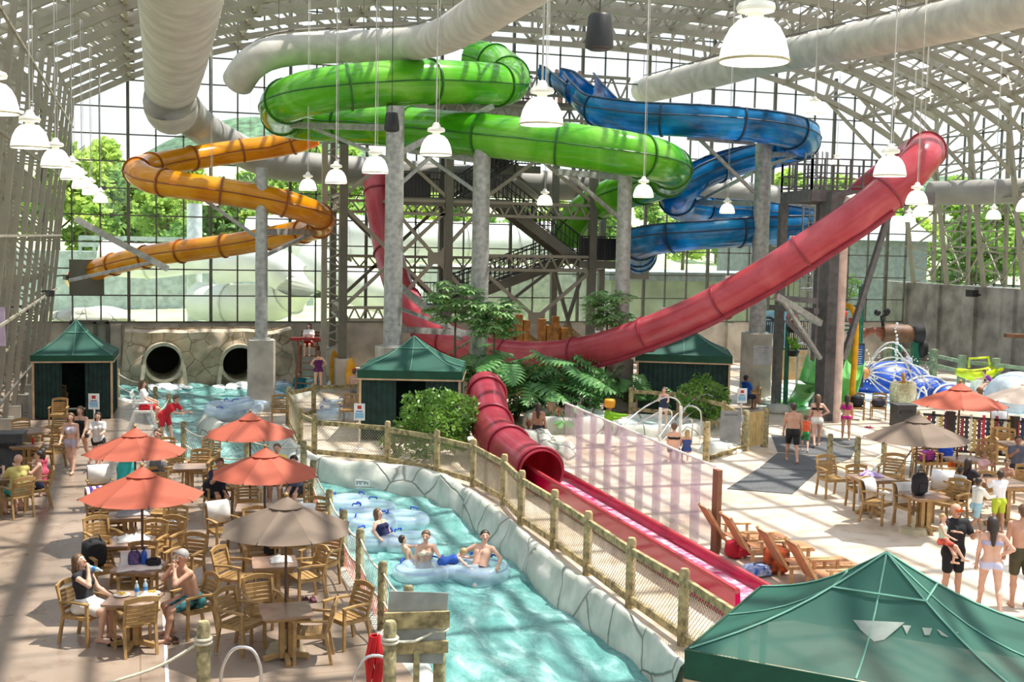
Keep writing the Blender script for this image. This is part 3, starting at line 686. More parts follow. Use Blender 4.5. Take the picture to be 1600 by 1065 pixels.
# cross braces with gusset plates
def xb(x0, x1, z0, z1, Y=YF, g=True, m='steel'):
    tbeam((x0, Y, z0), (x1, Y, z1), .14, m=m); tbeam((x0, Y+.03, z1), (x1, Y+.03, z0), .14, m=m)
    if g: mb = MB(); mb.box(((x0+x1)/2, Y-.05, (z0+z1)/2), (.75, .06, .5)); mb.build('gusset_plate', M[m], tw, org=TO)
xb(XS[2], XS[3], .9, ZL-.4); xb(XS[0], XS[1], ZB+.2, ZM-.4, g=False); xb(XS[0], XS[1], ZM, ZT-.6)
xb(XS[1]-2.2, XS[1]+1.2, ZB+.4, ZM-.6); xb(XS[2], XS[3], ZM, ZT-.6, g=False)
xb(XR2[1], XR2[2], .9, ZL-.4, YR, m='steel_d'); xb(XR2[0], XR2[1], ZB, ZM, YR, m='steel_d'); xb(XR2[1], XR2[2], ZM, ZT-.4, YR, m='steel_d'); xb(XR2[2], XR2[3], ZL, ZT, YR, g=False, m='steel_d')
xb(XS[3]-1.2, XS[3]+.2, .6, ZL-.4, YF+1.5, g=False, m='steel_d')
# lattice mast at left
for x, s in ((XS[0]-.75, 1),):
    mb = MB(); zt = fx(530, 180).z
    for z in np.arange(1.6, zt, .62): mb.beam((x, YF+.1, z), (XS[0], YF+.1, z+.31), .06); mb.beam((XS[0], YF+.1, z+.31), (x, YF+.1, z+.62), .06)
    mb.box((x, YF+.1, zt/2), (.22, .22, zt)); mb.build('lattice_mast', M['steel'], tw, org=TO)
# decks
def deck(x0, x1, y0, y1, z, name='deck_plate'):
    mb = MB(); mb.box(((x0+x1)/2, (y0+y1)/2, z-.08), (x1-x0, y1-y0, .14)); mb.box(((x0+x1)/2, y0, z-.14), (x1-x0, .08, .32)); mb.build(name, M['steel_d'], tw, org=TO)
def railing(a, b, h=1.07, step=.14, solid=False):
    a = V(a); b = V(b); mb = MB(); mb.beam(a+V((0, 0, h)), b+V((0, 0, h)), .06); mb.beam(a+V((0, 0, .12)), b+V((0, 0, .12)), .05); L = (b-a).length; n = max(2, int(L/step))
    for i in range(n+1):
        p = a.lerp(b, i/n); mb.beam(p+V((0, 0, .1)), p+V((0, 0, h)), .05 if i % 10 == 0 else .025, up=(0, 1, 0))
    mb.build('railing', M['rail_b'], tw, org=TO)
    if solid:
        mb = MB(); mb.beam(a+V((0, .04, h/2)), b+V((0, .04, h/2)), .03, h*.9); mb.build('screen_panel', M['rail_b'], tw, org=TO)
xm0 = fx(622, 300).x; xm1 = fx(800, 300).x
deck(xm0, xm1, YF, YR, ZM); railing((xm0, YF, ZM), (fx(672, 300).x, YF, ZM), solid=True); railing((fx(672, 300).x, YF, ZM), (xm1, YF, ZM)); railing((xm0, YR, ZM), (xm1, YR, ZM))
xt0 = fx(640, 150).x; xt1 = fx(905, 150).x
deck(xt0, xt1, YF+.8, YR+1.5, ZT); railing((xt0, YF+.8, ZT), (fx(840, 150).x, YF+.8, ZT)); railing((xt0, YR+1.5, ZT), (xt1+1, YR+1.5, ZT)); railing((xt1+.3, YF+2.2, ZT), (xt1+1.6, YR, ZT-.6), solid=True)
xl0 = fx(905, 400).x; xl1 = fx(962, 400).x
deck(xl0, xl1, YF, YR, ZL); railing((xl0, YF, ZL), (xl1, YF, ZL), solid=True); railing((xl0, YR, ZL), (xl1, YR, ZL))
xb0 = fx(640, 470, 53).x; xb1 = fx(722, 470, 53).x; zb2 = fx(680, 477, 53).z
deck(xb0, xb1, 52, 54.5, zb2); railing((xb0, 52, zb2), (xb1, 52, zb2))
# stair flights
def flight(a, b, width, name='stair_flight'):
    a = V(a); b = V(b); n = max(6, int(abs(a.z-b.z)/.2)); mb = MB()
    for s in (0, width): mb.beam(a+V((0, s, -.1)), b+V((0, s, -.1)), .10, .40)
    for i in range(n):
        p = a.lerp(b, (i+.5)/n); mb.box((p.x, p.y+width/2, p.z), (.30, width, .04))
    mb.build(name, M['steel_d'], tw, org=TO)
    for s in (0, width):
        mb = MB(); q = V((0, s, 1.05)); q2 = V((0, s, .2)); mb.beam(a+q, b+q, .06); mb.beam(a+q2, b+q2, .05); mb.beam(a+V((0, s, .6)), b+V((0, s, .6)), .03)
        k = int((a-b).length/.22)
        for i in range(k+1): p = a.lerp(b, i/k); mb.beam(p+q2, p+q, .04, up=(0, 1, 0))
        mb.build('railing', M['rail_b'], tw, org=TO)
flight((xm1-.3, YF+.3, ZM), (xl0+.2, YF+.3, ZL), 1.3)
flight((xl0, YF+2.2, ZL), (fx(720, 478).x, YF+2.2, fx(720, 478).z), 1.3)
flight((fx(742, 322).x, YF+2.4, ZM), (fx(838, 255).x, YF+2.4, fx(838, 255).z+.1), 1.3)
flight((fx(838, 255).x, YF+3.9, fx(838, 255).z+.1), (fx(730, 190).x, YF+3.9, fx(730, 190).z), 1.3)
deck(fx(830, 255).x, fx(870, 255).x, YF+2.2, YR+.8, fx(838, 255).z)
railing((fx(830, 255).x, YF+2.2, fx(838, 255).z), (fx(870, 255).x, YF+2.2, fx(838, 255).z))

# ================================================================ right steel deck with ladder
p0 = atd(1268, 296, 43); p1 = atd(1460, 290, 43.5); zd = p0.z; st = thing('launch_deck', 'grey steel deck with railings where the long red slide starts, reached by a caged ladder', 'platform', (p0.x, p0.y, zd)); org = st.location.copy()
dv = V((p1.x-p0.x, p1.y-p0.y, 0)); dn_ = dv.normalized(); back = V((-dn_.y, dn_.x, 0))*3.2
mb = MB(); mb.prism([(p0.x, p0.y), (p1.x, p1.y), (p1.x+back.x, p1.y+back.y), (p0.x+back.x, p0.y+back.y)], zd-.12, zd); mb.build('deck_plate', M['galv_d'], st, org=org)
mb = MB()
for a, b in ((p0, p1), (p0+back, p1+back), (p0, p0+back), (p1, p1+back)):
    a = V((a.x, a.y, zd-.2)); b = V((b.x, b.y, zd-.2)); mb.beam(a, b, .10, .42)
mb.build('edge_beam', M['galv_d'], st, org=org)
def rail2(a, b, name='railing', n=8):
    a = V((a.x, a.y, zd)); b = V((b.x, b.y, zd)); mb = MB()
    for h in (.15, .6, 1.1): mb.beam(a+V((0, 0, h)), b+V((0, 0, h)), .05)
    for i in range(n+1): p = a.lerp(b, i/n); mb.beam(p, p+V((0, 0, 1.1)), .06, up=(0, 1, 0))
    mb.build(name, M['galv_d'], st, org=org)
rail2(p0, p0.lerp(p1, .62), n=6); rail2(p0, p0+back, n=4); rail2(p0+back, p1+back, n=9)
tp = p0.lerp(p1, .25)+back*.5; 
for f in (.02, .35):
    q = p0.lerp(p1, f)+back; mb = MB(); mb.box((q.x, q.y, zd/2-.2), (.28, .28, zd-.4)); mb.build('deck_leg', M['galv_d'], st, org=org)
mb = MB(); a = atd(1300, 470, 43); mb.beam(atd(1318, 560, 43), atd(1390, 330, 43.5), .14, .22); mb.build('diagonal_brace', M['galv_d'], st, org=org)
mb = MB(); mb.beam(atd(1214, 465, 43), atd(1275, 470, 43), .16, .2); mb.beam(atd(1205, 480, 46), atd(1276, 486, 43), .2, .2); mb.beam(atd(1228, 500, 43), atd(1278, 552, 43), .10, .14); mb.build('side_strut', M['galv_d'], st, org=org)
# ladder with cage
L0 = atz(1252, 628, 0); zt = aty(1252, 238, L0.y).z
ld = thing('caged_ladder', 'tall grey caged ladder standing left of the dark square column', 'ladder', L0); mb = MB()
for s in (-.25, .25): mb.box((s, 0, zt/2), (.06, .06, zt))
for z in np.arange(.3, zt, .3): mb.box((0, 0, z), (.5, .035, .035))
mb.build('ladder_rails', M['galv'], ld); mb = MB()
for z in np.arange(2.4, zt, 1.1): mb.tube([V((.42*math.cos(a), -.42+.42*math.sin(a), z)) for a in [2*PI*k/14 for k in range(14)]], .03, 4, closed=True)
for a in (-2.6, -2., -1.57, -1.1, -.5): mb.box((.42*math.cos(a), -.42+.42*math.sin(a), (zt+2.4)/2), (.05, .02, zt-2.4))
mb.build('safety_cage', M['galv'], ld)

# ================================================================ pendant lamps and loudspeakers
def make_lamp():
    t = thing('pendant_lamp', 'x', 'lamp')
    mb = MB(); prof = [(.30, 0), (.302, .02), (.29, .10), (.262, .20), (.215, .29), (.15, .355), (.08, .375), (.06, .38)]; inner = [(r-.012, z-.006) for r, z in prof][::-1]
    mb.lathe(prof+inner+[prof[0]], n=28); mb.build('lamp_shade', M['shade'], t, smooth=40)
    mb = MB(); mb.tube([V((.30*math.cos(a), .30*math.sin(a), .008)) for a in [2*PI*k/28 for k in range(28)]], .012, 5, closed=True); mb.build('shade_rim', cm('brass_rim', 'B8AC86'), t, smooth=True)
    mb = MB(); mb.lathe([(0, .37), (.07, .37), (.07, .41), (.16, .43), (.17, .46), (.15, .50), (.085, .52), (.07, .56), (.045, .60), (0, .61)], n=20); mb.build('ballast_housing', M['lampcap'], t, smooth=40)
    mb = MB(); mb.ball((0, 0, .22), .07, 10, 8, (1, 1, 1.5)); mb.build('bulb', mat('glowing_bulb', (1, .97, .88), emit=9), t, smooth=True)
    return t
lamp0 = make_lamp(); first_lamp = [True]
def lamp(px, pyb, s, label, dia=.6):
    Z = F*dia/s; p = atd(px, pyb, Z); t = lamp0 if first_lamp[0] else copy_tree(lamp0)
    first_lamp[0] = False; t.location = p; t['label'] = label; t['group'] = 'white bell pendant lamps'
    zt = zroof(min(max(p.x, XL+1.5), XR-1.5))-.1
    mb = MB(); mb.cyl((0, 0, .6), (0, 0, max(.8, zt-p.z)), .014, n=5); mb.cyl((.05, 0, .6), (.05, 0, max(.8, zt-p.z)), .006, n=4); mb.build('cable', M['white'], t)
LM = [(-10, 177, 76, 'white bell lamp cut by the edge, hanging before the leaning frames'), (47, 231, 58, 'largest fully visible white bell lamp of the row before the leaning frames'), (87, 261, 45, 'second fully visible white bell lamp in the row before the leaning frames'), (113, 280, 36.5, 'third fully visible white bell lamp of the row along the leaning frames'),
 (128, 294, 31, 'fourth fully visible white bell lamp of the row along the leaning frames'), (142, 304, 27, 'fifth white bell lamp of the receding row, half hidden by its neighbour'), (157, 316, 22.5, 'smallest white bell lamp at the far end of the row by the leaning frames'),
 (1178, 97, 108, 'very large bright white bell lamp near the roof, beside the slanting duct'), (846, 195, 68, 'big cream bell lamp hanging over the long green slide run'), (681, 242, 50, 'white bell lamp hanging in front of the green slide between the two thick columns'),
 (586, 270, 41, 'white bell lamp just left of the thick column behind the cabana'), (525, 286, 34, 'white bell lamp in front of the lattice mast'), (481, 297, 28, 'white bell lamp above the lower orange bend'), (1390, 275, 50, 'bright white bell lamp in front of the top of the red slide'),
 (1432, 319, 34, 'white bell lamp beside the red slide, upper one of a cluster of three'), (1438, 338, 25, 'middle white bell lamp of the cluster of three right of the red slide'), (1420, 346, 20.5, 'smallest lamp in the cluster of three right of the red slide'), (1552, 342, 23, 'small white bell lamp under the pale duct by the concrete wall'),
 (1605, 330, 34, 'white bell lamp cut by the edge under the pale duct'), (1272, 178, 27, 'small white bell lamp above the blue flume bend'), (1307, 258, 19, 'small dim bell lamp behind the railings of the steel deck'), (1136, 333, 24, 'small white bell lamp in front of the lower blue flume'),
 (1005, 308, 32, 'white bell lamp hanging before the bend of the long green run'), (851, 320, 25, 'small white bell lamp in front of the stair flights'), (330, 320, 26, 'pale bell lamp hidden behind the orange slide zigzag')]
for a in LM: lamp(*a)
def make_spk():
    t = thing('pendant_loudspeaker', 'x', 'loudspeaker')
    mb = MB(); mb.lathe([(0, 0), (.20, 0), (.245, .03), (.25, .10), (.20, .56), (.17, .60), (0, .61)], n=24); mb.build('speaker_body', M['black'], t, smooth=40)
    mb = MB(); mb.lathe([(.18, -.005), (.16, -.02), (0, -.03)], n=20); mb.build('grille', cm('grille_grey', '3A3A3C'), t, smooth=True); return t
spk0 = make_spk(); first = True
for px, pyb, s, lb in ((936, 77, 45, 'big black pendant loudspeaker hanging near the roof over the blue flume'), (612, 205, 24, 'black pendant loudspeaker in front of the thick column under the green run'), (490, 258, 16, 'black pendant loudspeaker at the end of the orange slide'), (430, 281, 13, 'small black pendant loudspeaker between the orange runs'), (895, 56, 9, 'tiny black loudspeaker high under the far roof trusses'), (1089, 316, 13, 'small black loudspeaker hanging before the middle blue run'), (391, 252, 10, 'tiny black loudspeaker in front of the upper orange run')):
    p = atd(px, pyb, F*.5/s); t = spk0 if first else copy_tree(spk0); first = False; t.location = p; t['label'] = lb; t['group'] = 'black pendant loudspeakers'
    mb = MB(); mb.cyl((0, 0, .6), (0, 0, max(.8, zroof(min(max(p.x, XL+2), XR-2))-p.z)), .01, n=4); mb.build('cable', M['black'], t)
# small black wall spotlights on a rail by the left frames
sp = None
for px, py, s, lb in ((41, 482, 13, 'nearest'), (78, 458, 12, 'middle'), (104, 433, 10, 'farthest')):
    p = atd(px, py, F*.3/s); t = thing('spotlight', 'black spotlight on the leaning frames rail, %s of three' % lb, 'spotlight', p, group='black spotlights on the left frames')
    mb = MB(); mb.box((0, 0, 0), (.22, .30, .24), .5); mb.build('lamp_body', M['black'], t); mb = MB(); mb.beam((0, 0, .1), (-.5, .1, .05), .06); mb.build('bracket', M['black'], t)
p = aty(1524, 458, 40); p = atx(1524, 458, XR-.3); t = thing('spotlight', 'black spotlight fixed on the right concrete wall', 'spotlight', p); mb = MB(); mb.box((-.2, 0, 0), (.5, .4, .35), .3); mb.build('lamp_body', M['black'], t); mb = MB(); mb.beam((0, 0, 0), (.3, 0, -.1), .08); mb.build('bracket', M['black'], t)
# ================================================================ cabanas
def tent(label, c, rz, w, d, ez=2.2, az=3.1, curtains=(1, 1, 1, 1), val=.26, opening=True, panels=False):
    t = thing('cabana', label, 'cabana', (c.x, c.y, 0), rz); W = w/2; Dp = d/2
    mb = MB(); N = 8; vs = []; fs = []
    cs = [(-W, -Dp), (W, -Dp), (W, Dp), (-W, Dp)]
    for k in range(4):
        a = V((*cs[k], ez)); b = V((*cs[(k+1) % 4], ez)); ap = V((0, 0, az)); base = len(vs)
        for i in range(N+1):
            for j in range(N+1):
                s = i/N; p = a.lerp(b, j/N); q = p.lerp(ap, s); q.z -= .22*math.sin(PI*s)*.5*(az-ez)/.9+.05*math.sin(PI*j/N)*math.sin(PI*s); vs.append(q)
        for i in range(N):
            for j in range(N): fs.append((base+i*(N+1)+j, base+i*(N+1)+j+1, base+(i+1)*(N+1)+j+1, base+(i+1)*(N+1)+j))
    mb.add(vs, fs); mb.build('canopy', M['green_c'], t, smooth=30)
    mb = MB(); e = .02
    for k in range(4):
        a = cs[k]; b = cs[(k+1) % 4]; mb.beam((a[0]*(1+e), a[1]*(1+e), ez-val/2), (b[0]*(1+e), b[1]*(1+e), ez-val/2), .02, val)
    mb.build('valance', cm('valance_green', '0B4A34', .7), t)
    mb = MB()
    for k in range(4):
        a = cs[k]; b = cs[(k+1) % 4]; mb.beam((a[0]*1.02, a[1]*1.02, ez-val-.02), (b[0]*1.02, b[1]*1.02, ez-val-.02), .035, .05)
    mb.build('trim_band', M['tanw'], t)
    mb = MB()
    for x, y in cs:
        pts = [V((x, y, ez)).lerp(V((0, 0, az)), s/8) for s in range(9)]
        for i, q in enumerate(pts): q.z += .012-.22*math.sin(PI*i/8)*.5*(az-ez)/.9
        mb.tube(pts, .012, 4)
    for k in range(4):
        a = V((*cs[k], ez)); b = V((*cs[(k+1) % 4], ez)); mid = (a+b)/2; pts = []
        for i in range(9): q = mid.lerp(V((0, 0, az)), i/8); q.z += .0-.22*math.sin(PI*i/8)*.5*(az-ez)/.9-.05*math.sin(PI*i/8)+.012; pts.append(q)
        mb.tube(pts, .010, 4)
        s = .72; a2 = a.lerp(V((0, 0, az)), s); b2 = b.lerp(V((0, 0, az)), s); dz = .22*math.sin(PI*s)*.5*(az-ez)/.9-.01; mb.tube([a2-V((0, 0, dz)), b2-V((0, 0, dz))], .012, 4)
    mb.build('seam_tape', M['cord'], t)
    for x, y in cs:
        mb = MB(); mb.box((x*.97, y*.97, ez/2), (.07, .07, ez)); mb.build('tent_post', M['tanw'], t)
    for k, on in enumerate(curtains):
        if not on: continue
        a = V((*cs[k], 0))*.95; b = V((*cs[(k+1) % 4], 0))*.95; spans = ((0, 1),) if on == 1 else ((0, .36), (.66, 1))
        for s0_, s1_ in spans:
            n = int(60*(s1_-s0_)); mb = MB(); vs = []; nrm = (b-a).normalized().cross(V((0, 0, 1)))
            for i in range(n+1):
                p = a.lerp(b, s0_+(s1_-s0_)*i/n)+nrm*(.04*math.sin(i*1.9)); vs += [(p.x, p.y, .04), (p.x, p.y, ez-val+.05)]
            mb.add(vs, [(2*i, 2*i+2, 2*i+3, 2*i+1) for i in range(n)]); mb.build('curtain', M['curt'], t, smooth=True)
    return t
B_AX = 0.0
c = (atz(45, 668)+atz(160, 641))/2; tent('green cabana standing against the leaning frames at the left', c+V((.25, 1.1, 0)), -.05, 2.55, 2.6, 2.15, 3.25, (2, 1, 1, 1), .2)
a = atz(560, 690); b = atz(733, 690); c = (a+b)/2+V((.3, 1.5, 0)); tent('green cabana beside the leafy shrub and the netted fence', c, -.30, 3.15, 3.0, 2.2, 3.15, (2, 1, 1, 1))
a = atz(1010, 652); b = atz(1160, 650); c = (a+b)/2+V((.2, 1.6, 0)); tent('green cabana in front of the wide round plinth, under the red tube slide', c, -.30-.12, 3.4, 3.3, 2.25, 3.35, (1, 1, 1, 1))
FWD = CAMR @ V((0, 0, -1)); FWD.z = 0; FWD.normalize(); RGT = V((FWD.y, -FWD.x, 0))
c = RGT*3.86+FWD*12.05; tent('large green canopy in the near corner with see-through window flaps', c, -YAW-math.radians(27.8), 3.25, 2.55, 2.2, 3.12, (0, 0, 0, 0), .30)

# ================================================================ umbrellas
def make_umb(cm_, name):
    t = thing('patio_umbrella', 'x', 'umbrella'); r = 1.02; zr = 1.87; za = 2.27; n = 8; vs = []; fs = []; K = 6
    for i in range(K+1):
        s = .16+.84*i/K
        for j in range(n*4):
            f = (j % 4)/4; a0 = 2*PI*(j//4)/n; a1 = a0+2*PI/n; p = V((math.cos(a0), math.sin(a0), 0)).lerp(V((math.cos(a1), math.sin(a1), 0)), f)*(r*s)
            z = zr+(za-zr)*(1-s**1.15)-.03*math.sin(PI*f)*s; vs.append((p.x*(1-.02*math.sin(PI*f)), p.y*(1-.02*math.sin(PI*f)), z))
    m = n*4
    for i in range(K):
        for j in range(m): fs.append((i*m+j, i*m+(j+1) % m, (i+1)*m+(j+1) % m, (i+1)*m+j))
    mb = MB(); mb.add(vs, fs); mb.build('canopy', cm_, t, smooth=25)
    mb = MB(); mb.lathe([(.25, za-.06), (.18, za-.02), (.08, za+.05), (.02, za+.09)], n=16); mb.build('vent_cap', cm_, t, smooth=30)
    mb = MB(); mb.cyl((0, 0, 0), (0, 0, za+.08), .022, n=10); mb.build('pole', cm('bronze_pole', '5A4230', .4), t, smooth=40)
    mb = MB(); mb.ball((0, 0, za+.12), .035, 8, 6); mb.build('finial', M['wood'], t, smooth=True)
    for k in range(8):
        a = 2*PI*k/8; mb = MB(); mb.beam((.03*math.cos(a), .03*math.sin(a), za-.02), (r*math.cos(a), r*math.sin(a), zr-.01), .018, .022); mb.build('rib', cm('dark_rib', '2E2620', .5), t)
    mb = MB(); mb.cyl((0, 0, 0), (0, 0, .10), .30, .24, 20); mb.cyl((0, 0, .1), (0, 0, .35), .04, n=10); mb.build('umbrella_base', cm('pale_stone_base', 'B8AA8C', .8), t, smooth=30)
    return t
ub = {'r': make_umb(M['red_c'], 'r'), 'b': make_umb(M['brn_c'], 'b'), 'w': make_umb(M['wht_c'], 'w')}; used = set()
def umb(k, px, py, label, rot=0., sc=1., z=1.87):
    p = atz(px, py, z); t = ub[k] if k not in used else copy_tree(ub[k]); used.add(k); t.location = (p.x, p.y, 0); t.rotation_euler = (0, 0, rot); t.scale = (sc, sc, sc); t['label'] = label; t['group'] = 'patio umbrellas over the tables'; return t
umb('b', 447, 826, 'large taupe umbrella nearest the river rope posts', .25, 1.0)
umb('r', 222, 774, 'terracotta umbrella nearest the couple eating, left of the taupe one', .1)
umb('r', 414, 740, 'terracotta umbrella directly behind the large taupe umbrella', .3)
umb('r', 391, 678, 'small terracotta umbrella farthest back beside the river', .2)
umb('r', 211, 706, 'terracotta umbrella behind another one, below the white lifeguard chair', .15)
umb('b', 1433, 688, 'taupe umbrella over the tables on the sunny plaza', .3, 1.12, 2.05)
umb('r', 1499, 638, 'terracotta umbrella by the net fence at the splash pool', .2, 1.18, 2.1)
umb('w', 1612, 632, 'cream umbrella cut by the edge beside the white dome', .1, 1.2, 2.1)

# ================================================================ tables and chairs
def make_table(r=False):
    t = thing('dining_table', 'x', 'table'); mb = MB(); w = .37
    if r: mb.cyl((0, 0, .72), (0, 0, .755), .52, n=28)
    else: mb.prism([(-w+.03, -w), (w-.03, -w), (w, -w+.03), (w, w-.03), (w-.03, w), (-w+.03, w), (-w, w-.03), (-w, -w+.03)], .72, .755)
    mb.build('tabletop', M['top'], t)
    mb = MB(); q = .30
    if r: mb.cyl((0, 0, .66), (0, 0, .72), .4, n=24)
    else:
        for s in (-1, 1): mb.box((0, s*q, .695), (2*q, .03, .05)); mb.box((s*q, 0, .695), (.03, 2*q, .05))
    mb.build('apron', M['wood'], t)
    for k in range(4):
        a = PI/4+PI/2*k; mb = MB(); mb.box((.085*math.cos(a), .085*math.sin(a), .38), (.075, .075, .64)); mb.build('pedestal_post', M['wood'], t)
        a = PI/2*k; mb = MB(); mb.beam((.05*math.cos(a), .05*math.sin(a), .10), (.33*math.cos(a), .33*math.sin(a), .035), .07, .07); mb.build('foot', M['wood'], t)
    return t
tb0 = make_table(); tb1 = make_table(True)
def make_chair(m, name='patio_armchair'):
    t = thing(name, 'x', 'chair')     # faces +Y
    def P(nm, fn, sm_=False): mb = MB(); fn(mb); mb.build(nm, m, t, smooth=sm_)
    def seat(mb):
        for i in range(6): mb.box((0, -.19+i*.077, .43+.01*math.cos(i)), (.47, .068, .022))
        mb.box((0, .215, .40), (.48, .02, .05))
        for s in (-.23, .23): mb.box((s, 0, .405), (.022, .44, .05))
    P('seat', seat)
    def back(mb):
        for s in (-.225, .225): mb.beam((s, -.215, .44), (s*1.0, -.32, .83), .04, .035, (0, 1, 0))
        prev = None; pts = [V((x, -.325-.03*math.cos(x*6), .835+.035*math.cos(x*6.6))) for x in [(-.24+.06*i) for i in range(9)]]
        for i in range(8): mb.beam(pts[i], pts[i+1], .03, .075)
        for k in range(5):
            z = .50+k*.062; y = -.232-.27*(z-.44)
            pp = [V((x, y-.025*math.cos(x*6), z)) for x in (-.21, -.07, .07, .21)]
            for i in range(3): mb.beam(pp[i], pp[i+1], .018, .05)
    P('backrest', back)
    for s in (-1, 1):
        P('armrest', lambda mb: [mb.beam((s*.26, -.25, .64), (s*.265, .02, .655), .055, .028), mb.beam((s*.265, .02, .655), (s*.262, .25, .64), .06, .028)])
        P('leg', lambda mb: mb.beam((s*.255, .22, 0), (s*.255, .215, .64), .042, .042, (0, 1, 0)))
        P('leg', lambda mb: mb.beam((s*.225, -.30, 0), (s*.225, -.215, .45), .042, .042, (0, 1, 0)))
    return t
ch0 = make_chair(M['wood']); usedc = []
def table(px, py, label, rz=0., rnd=False, sc=1.):
    p = atz(px, py, .755*sc); k = tb1 if rnd else tb0; t = k if k not in usedc else copy_tree(k); usedc.append(k)
    t.location = (p.x, p.y, 0); t.rotation_euler = (0, 0, rz); t.scale = (sc, sc, sc); t['label'] = label; t['group'] = 'square and round dining tables'; return p
def chair(px, py, tgt, label, dr=0., sc=1.):
    p = atz(px, py, 0); t = ch0 if ch0 not in usedc else copy_tree(ch0); usedc.append(ch0)
    d = V((tgt.x-p.x, tgt.y-p.y, 0)); rz = math.atan2(d.y, d.x)-PI/2+dr; t.location = (p.x, p.y, 0); t.rotation_euler = (0, 0, rz); t.scale = (sc,)*3; t['label'] = label; t['group'] = 'wooden slat-back armchairs'; return p, rz
T = {}
TB = [('A', 447, 952, 'square brown table under the large taupe umbrella', .18, 0, 1), ('B', 429, 877, 'square honey-topped table holding a white towel, behind the nearest one', .12, 0, 1), ('C', 205, 845, 'square table with a crumpled white towel under the terracotta umbrella', .0, 0, 1),
 ('D', 208, 934, 'square table where the couple sits eating', -.15, 0, 1), ('E', 218, 884, 'square table crowded with a blue bottle and bags', -.2, 0, 1), ('F', 398, 792, 'square table under the terracotta umbrella behind the taupe one', .05, 0, 1), ('G', 200, 803, 'square table heaped with clothes near the striped towel', .1, 0, 1),
 ('H', 296, 728, 'empty square table next to the river rope', .1, 0, 1), ('I', 47, 672, 'round wooden table near the left cabana', 0, 1, 1.0), ('J', 42, 694, 'square table with a ketchup bottle behind the grey bin', .1, 0, 1), ('K', 4, 745, 'table cut by the edge where the man in yellow sits', .1, 0, 1),
 ('L', 448, 842, 'small square table hidden below the taupe umbrella', .1, 0, 1), ('M', 1362, 745, 'square table with a purple towel on the sunny plaza', .15, 0, 1.15), ('N', 1444, 772, 'square table with backpacks and white towels on the plaza', .1, 0, 1.1),
 ('O', 1507, 716, 'table under the taupe umbrella on the plaza', .2, 0, 1.1), ('P', 1568, 753, 'busy table ringed by a family near the right edge', .1, 0, 1.3), ('Q', 1590, 692, 'dark wooden table near the net fence at the right edge', 0, 0, 1.2)]
for k, px, py, lb, rz, rn, sc in TB: T[k] = table(px, py, lb, rz-YAW*.6, rn, sc)
